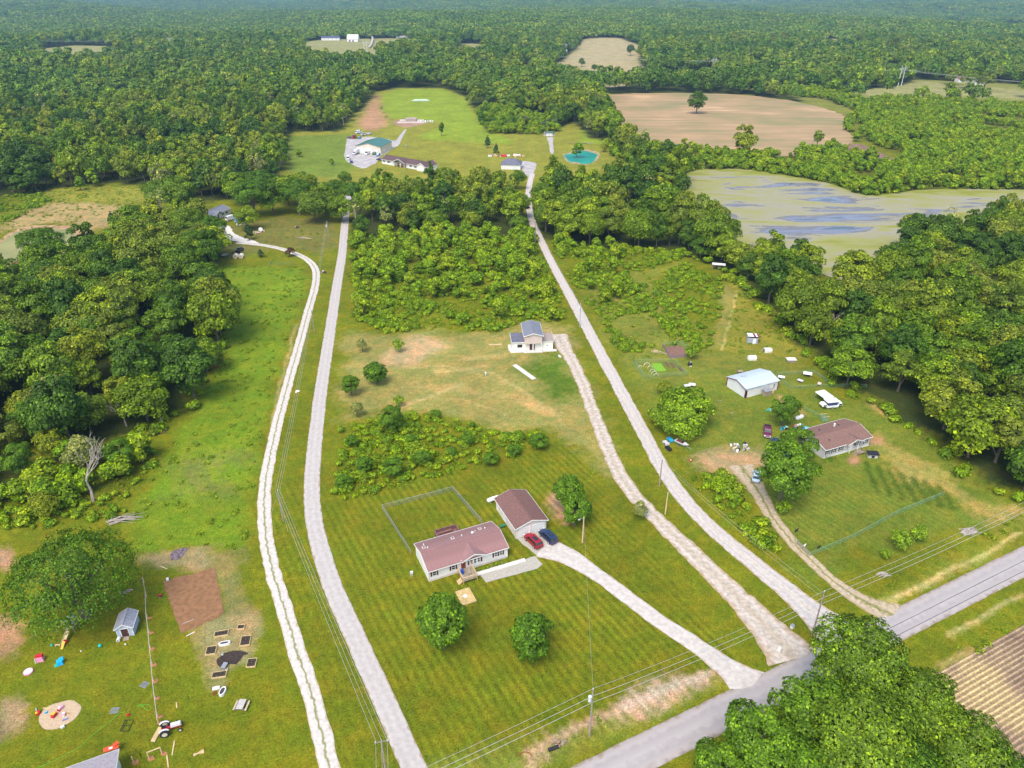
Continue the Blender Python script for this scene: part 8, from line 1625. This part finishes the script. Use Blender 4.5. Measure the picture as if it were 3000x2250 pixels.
rt = thing('roadside_shrub_tree', 'small grey-green leaning tree between front lawn and lot drive', 'tree', G(1382, 1118)); link('trunk', young[1], rt); link('crown', palet[0], rt).scale = (.42, .42, .38)
for i, (x, y, s, lab) in enumerate(((1510, 185, 1.1, 'small upright tree in the paddock corner nearest the road'), (1405, 240, 1.25, 'rounded small tree on the lawn nearest the paddock fence'), (1310, 300, .6, 'spindly sapling below the rounded small tree'), (640, 15, 1.0, 'sapling at the head of the weedy strip by the dirt drive'))):
    place_tree(young, 'young_tree', q(2, 2, x, y), s, lab)
for (x, y, lab) in ((735, 130, 'black and white goat grazing on the paddock by the dirt drive'), (780, 235, 'white goat standing at the paddock gate'), (878, 240, 'dark goat lying near the paddock fence')):
    r = thing('goat', lab, 'goat', q(2, 2, x, y), .6)
    cm_ = white if 'white goat' in lab and 'black' not in lab else black; b = MB()
    b.tube([(-.42, 0, .52), (-.3, 0, .56), (.25, 0, .56), (.4, 0, .62), (.58, 0, .78), (.62, 0, .8), (.82, 0, .72)], [.06, .17, .17, .13, .08, .09, .04], 8)
    for x_ in (-.28, .28):
        for y_ in (-.1, .1): b.tube([(x_, y_, .5), (x_ + .03, y_, .25), (x_, y_, 0)], [.07, .035, .03], 5)
    b.tube([(.62, .04, .84), (.55, .1, .95)], [.02, .01], 4).tube([(.62, -.04, .84), (.55, -.1, .95)], [.02, .01], 4).tube([(-.42, 0, .58), (-.5, 0, .68)], [.03, .01], 4)
    b.build('body', cm_, r, smooth=True)
gt = thing('field_gate', 'low weathered gate of rails beside the dirt drive', 'gate', q(2, 2, 775, 245), yaw(q(2, 2, 740, 205), q(2, 2, 815, 280)))
for z_ in (.35, .7, 1.05): MB().box((0, 0, z_), (3.4, .06, .1)).build('rail', wood, gt)
for x in (-1.7, 0, 1.7): MB().box((x, 0, .6), (.1, .1, 1.2)).build('post', wood, gt)
b1 = brushpile('grey heap of dead canes in the roadside weeds', q(2, 2, 1860, 130), 26, 3.5, bark_pale, 6, 'cane_heap', .6); brushpile('small grey heap of dead stalks beside the roadside weeds', q(2, 2, 1300, 410), 12, 2.0, bark_pale, 7, 'cane_heap', .5)
gr_ = thing('rusty_grader_blade', 'rusty hoop of wire fencing lying in the ditch grass', 'wire hoop', q(1, 2, 1190, 1580)); MB().tube([(.9 * math.cos(a), .4 * math.sin(a), .1 + .25 * math.sin(a)) for a in np.linspace(0, 3.6, 12)], .06, 5).build('hoop', MATS['rust'], gr_)

# ---- far courtyard and houses
pad_pale = mat('pale_courtyard_stone', (.38, .345, .33), .95, .18, .25, bump=.3, detail=7)
sheet('stone_courtyard', smooth([vm(*p) for p in ((250, 290), (340, 300), (400, 300), (500, 260), (780, 300), (880, 330), (935, 250), (1000, 170), (1030, 165), (955, 300), (930, 380), (840, 420), (760, 490), (690, 500), (640, 610), (560, 640), (470, 690), (330, 640), (210, 560), (225, 440))], 1), .045, pad_pale, .8, 2)
C0 = vm(375, 482); YCb = yaw(vm(375, 482), vm(692, 497)); LCb = 17.5
cbn = thing('pole_barn', 'cream metal barn with dark green roof and three doors in the far courtyard', 'barn', C0, YCb)
shell_y(cbn, LCb, 21, 4.8, 7.0, cream); roof_y(cbn, LCb, 21, 4.8, 7.0, mat('dark_green_metal', (.06, .17, .15), .45, .08, .3, spec=.5), .5, .5, .15, panels=1.8)
garage_door(cbn, 4.2, 0, 3.9, 3.6, n=5); garage_door(cbn, 9.3, 0, 4.1, 3.8, n=5); garage_door(cbn, 13.8, 0, 3.0, 2.9, n=4)
add_door(cbn, LCb, 6, .1, 1.0, 2.1, 'east'); add_window(cbn, LCb, 12, 2.2, 1.2, 1.2, 'east')
E0 = vm(705, 615); YE = yaw(vm(705, 612), vm(1190, 700))
rnh = thing('ranch_house', 'long white ranch house with brown roof and central gabled porch beside the green-roofed barn', 'house', E0, YE)
rb = mat('dark_brown_shingles', (.13, .08, .08), .9, .15, 2, extra=shingle)
LE = dist(vm(705, 612), vm(1240, 690)); shell(rnh, LE, 9, 2.9, 4.6, vinyl); gable_roof(rnh, LE, 9, 2.9, 4.6, rb, .6, .4, fascia=white)
cross_gable(rnh, LE * .50, 5.2, 9, 2.9, 5.0, rb, vinyl, 2.0, fascia=white)
for x in (2.0, 6.0, LE - 4, LE - 8): add_window(rnh, x, 0, 1.7, 1.3, 1.2, 'front', black_sh)
MB().box((LE * .5, -.06, 1.3), (8.5, .08, 2.6)).build('brick_front', mat('brick_red_wall', (.28, .10, .07), .9, .2, 4), rnh); add_door(rnh, LE * .5, -.12, .1, 1.1, 2.2); add_window(rnh, LE * .5 - 3, -.12, 1.7, 1.2, 1.2); add_window(rnh, LE * .5 + 3, -.12, 1.7, 1.2, 1.2)
for x in (-4.8, -1.6, 1.6, 4.8): MB().box((LE * .5 + x, -1.8, 1.45), (.18, .18, 2.9)).build('porch_post', white, rnh)
shell_y(rnh, 7.5, 10.5, 2.9, 4.9, vinyl, x0=LE - 1.5, y0=-1.5, name='wing_wall'); roof_y(rnh, 7.5, 10.5, 2.9, 4.9, rb, .4, .4, x0=LE - 1.5, y0=-1.5, fascia=white, name='wing_roof')
for i, (x, y) in enumerate(((900, 655), (955, 660), (1045, 668), (1090, 665))):
    link('clipped_shrub', shrub_mesh(340 + i, 1.4, 1.5, 200, .4, leaf_shrub), None, vm(x, y), i, 'dark clipped shrub before the porch of the long ranch house', 'shrub', 'clipped shrubs of the ranch house').scale = (1.3, 1.1, .9)
gg = thing('grey_garage', 'garage with slate-grey hip roof half hidden by the light green tree', 'garage', vp(215, 370), -.12)
MB().box((6, 5, 1.5), (12, 9, 3.0)).build('wall', vinyl, gg); MB().add([(-.5, 0, 3), (12.5, 0, 3), (12.5, 10, 3), (-.5, 10, 3), (4, 5, 6), (8, 5, 6)], [(0, 1, 5, 4), (1, 2, 5), (2, 3, 4, 5), (3, 0, 4), (3, 2, 1, 0)]).build('roof', dgrey, gg)
garage_door(gg, 3, .5, 2.6, 2.3); garage_door(gg, 8.5, .5, 2.6, 2.3)
sheet('garage_yard', smooth([vp(*p) for p in ((380, 300), (430, 290), (540, 305), (545, 330), (530, 380), (510, 420), (470, 450), (400, 360))], 1), .05, pad_pale, .5, 2)
sheet('bunker_drive', smooth([vp(*p) for p in ((640, 70), (710, 66), (695, 110), (712, 225), (672, 226), (662, 130))], 1), .045, pad_pale, .5, 2)
bk2 = thing('earth_shelter', 'small white-fronted shelter set into the bank at the end of the far drive', 'shelter', vp(665, 60), 0); MB().box((0, 2, 1.4), (9, 4, 2.8), taper=.8).build('bank_wall', mat('stone_bank', (.35, .3, .28), .9, .2, 1), bk2); MB().box((0, -.1, 1.3), (5, .3, 2.4)).build('front', white, bk2); MB().box((0, .5, 2.95), (7, 3, .3)).build('roof', MATS['dark_green_metal'], bk2)
fd = thing('building_foundation', 'unfinished foundation with stacked blocks on the far dirt patch', 'foundation', vm(1080, 85), .02)
MB().box((0, -2, .5), (22, .8, 1.0)).box((0, 7, .7), (20, .8, 1.4)).build('footing', concrete, fd); MB().box((0, 4, 1.5), (9, 6, 3.0)).build('block_room', mat('grey_brown_block', (.38, .3, .27), .9, .2, 1), fd)
for i in range(7): MB().box((6 + i * 2, -1 + (i % 3), 1.0), (1.3, 1.3, 1.6)).build('block_stack', white if i % 2 else concrete, fd)
heap('row of building materials and machines behind the grey-roofed garage', vp(290, 245), .0, [red_p, newwood, white, wood, mat('rust_red', (.3, .08, .04), .9, .2, 2)], 30, (13, 3), 41, size=(3.2, 1.2, .6))
heap('dark pile of logs on the mown field above the teal pond', vp(960, 128), .0, [wood, bark_pale, soil], 20, (7, 2), 42, 'log_pile', 'log pile', (5, .4, .3), True)
heap('crates and a yellow machine at the side of the green-roofed barn', vm(790, 420), .2, [yel_p, white, wood, steel], 12, (3.2, 3.0), 43, size=(2, 1, .5))
heap('tractor implements left on the mown field beside the far courtyard', vm(1015, 395), 0, [wood, green_wire, steel], 8, (3, 1.2), 44, size=(2, .8, .4))
def far_house(name, lab, x, y, L_, W__, hw, hr, wm, rm, rz=0, cat='house', doors=0, win=4):
    p_ = G(x, y); zz = float(hills(p_[0], p_[1])); r = thing(name, lab, cat, (p_[0], p_[1], zz), rz)
    shell(r, L_, W__, hw, hr, wm, z0=-4); gable_roof(r, L_, W__, hw, hr, rm, .5, .5, .25)
    for i in range(win): add_window(r, L_ * (i + .7) / (win + .4), 0, hw * .55, 1.8, 1.5, 'front', mull=0)
    return r
navy_r = mat('dark_blue_roof', (.07, .08, .14), .7, .15, .3); redr = mat('dull_brown_roof', (.2, .15, .14), .8, .15, .3)
far_house('far_house', 'far long white house with dark blue roof in the upper clearing', 694, 84, 38, 11, 5, 8, vinyl, navy_r, .02)
fb_ = far_house('far_barn', 'far white barn with white roof next to the long blue-roofed house', 750, 88, 22, 18, 6, 13, vinyl, white, .0, 'barn', win=0); MB().box((5, -.2, 2), (3, .4, 3)).box((12, -.2, 2), (3, .4, 3)).build('door', dgrey, fb_)
far_house('far_house', 'far white house with brown roof at the end of the upper clearing', 856, 80, 33, 11, 5, 8, vinyl, redr, .0)
r = far_house('brick_house', 'far two-storey brick house with grey roof among the trees above the pale field', 1198, 112, 21, 12, 10, 13, mat('pale_brick', (.34, .17, .14), .9, .2, 1), greysh, .0); 
for i in range(4): add_window(r, 3 + i * 5, 0, 7.6, 1.8, 1.6, 'front', mull=0)
MB().box((17, -5, 2), (8, 8, 4)).build('annex', vinyl, r)
far_house('far_house', 'far low house with dark roof at the right-hand wood edge of the pale field', 1385, 93, 36, 12, 4, 7, vinyl_grey, navy_r, .05)
far_house('far_shed', 'far small white shed with red roof in the little clearing', 1000, 110, 9, 7, 4, 6, vinyl, mat('dull_red_roof', (.3, .08, .07), .8, .1, .3), 0, 'shed', win=1)
far_house('far_house', 'white house with red roof half behind trees on the pale meadow', 2070, 178, 13, 9, 4, 6, vinyl, mat('dull_red_roof', (.3, .08, .07)), 0, win=2)
far_house('far_house', 'white house tucked between the dark trees of the pale meadow', 2106, 184, 10, 8, 4, 6, vinyl, greysh, 0, win=2)
far_house('far_house', 'far pink-roofed house at the edge of the picture among woods', 2190, 136, 34, 12, 4, 7, vinyl, MATS['dull_red_roof'], 0)
for i, (x, y, lab) in enumerate(((2095, 172, 'broad dark tree before the white house on the pale meadow'), (2130, 178, 'second broad dark tree on the pale meadow'), (2222, 190, 'dark tree at the picture edge on the pale meadow'), (2060, 165, 'dark tree behind the red-roofed white house'))):
    p_ = G(x, y, 9); place_tree(wood_protos[3], 'meadow_tree', p_, 1.5, lab)
for i, (x, y, lab, s) in enumerate(((1257, 133, 'small rounded tree on the pale far field beside the brick house', .9), (1284, 142, 'lower flat bush-tree on the pale far field', .7), (1362, 110, 'dark tree at the right side of the pale far field', 1.3))):
    p_ = G(x, y, 7); place_tree(wood_protos[1], 'field_tree', p_, s, lab)
for k, pts in enumerate(([(800, 76), (806, 84), (803, 96), (798, 104)],)): ribbon('far_lane', [G(*p) for p in pts], 3.5, .3, gravel_old, rag=.3, step=6, nc=3)
for i, o_ in enumerate([o for o in bpy.data.objects if o.name.startswith('far_lane')]): o_.location.z = 2.0
rsd = thing('grey_satellite_mound', 'long white covered boat-shaped tarp on the bright far meadow', 'tarp', G(909, 219)); MB().tube([(-9, 0, .3), (-6, 0, .8), (6, 0, .8), (9, 0, .3)], [.3, 1.2, 1.2, .3], 8).build('cover', mat('pale_green_tarp', (.45, .55, .45), .6, .1, .5), rsd)

# ------------------------------------------------------------------ air
hz_m = bpy.data.materials.new('haze_air'); hz_m.use_nodes = True; hn = hz_m.node_tree.nodes; hn.remove(hn['Principled BSDF']); pv = hn.new('ShaderNodeVolumePrincipled')
pv.inputs['Color'].default_value = (.36, .60, 1.0, 1); pv.inputs['Density'].default_value = .85e-4; pv.inputs['Anisotropy'].default_value = .2
hz_m.node_tree.links.new(pv.outputs[0], hn['Material Output'].inputs['Volume'])
hb_ = MB().box((0, 8000, 34.5), (45000, 32400, 141)).build('haze', hz_m, None, kind='stuff'); tag(hb_, 'thin bluish summer haze over the far woods', 'haze')
for o in list(bpy.data.objects):
    if o.type == 'EMPTY' and not o.children and o.users_collection: print('empty thing', o.name)
print('total', round(time.time() - T0, 1), len(bpy.data.objects))
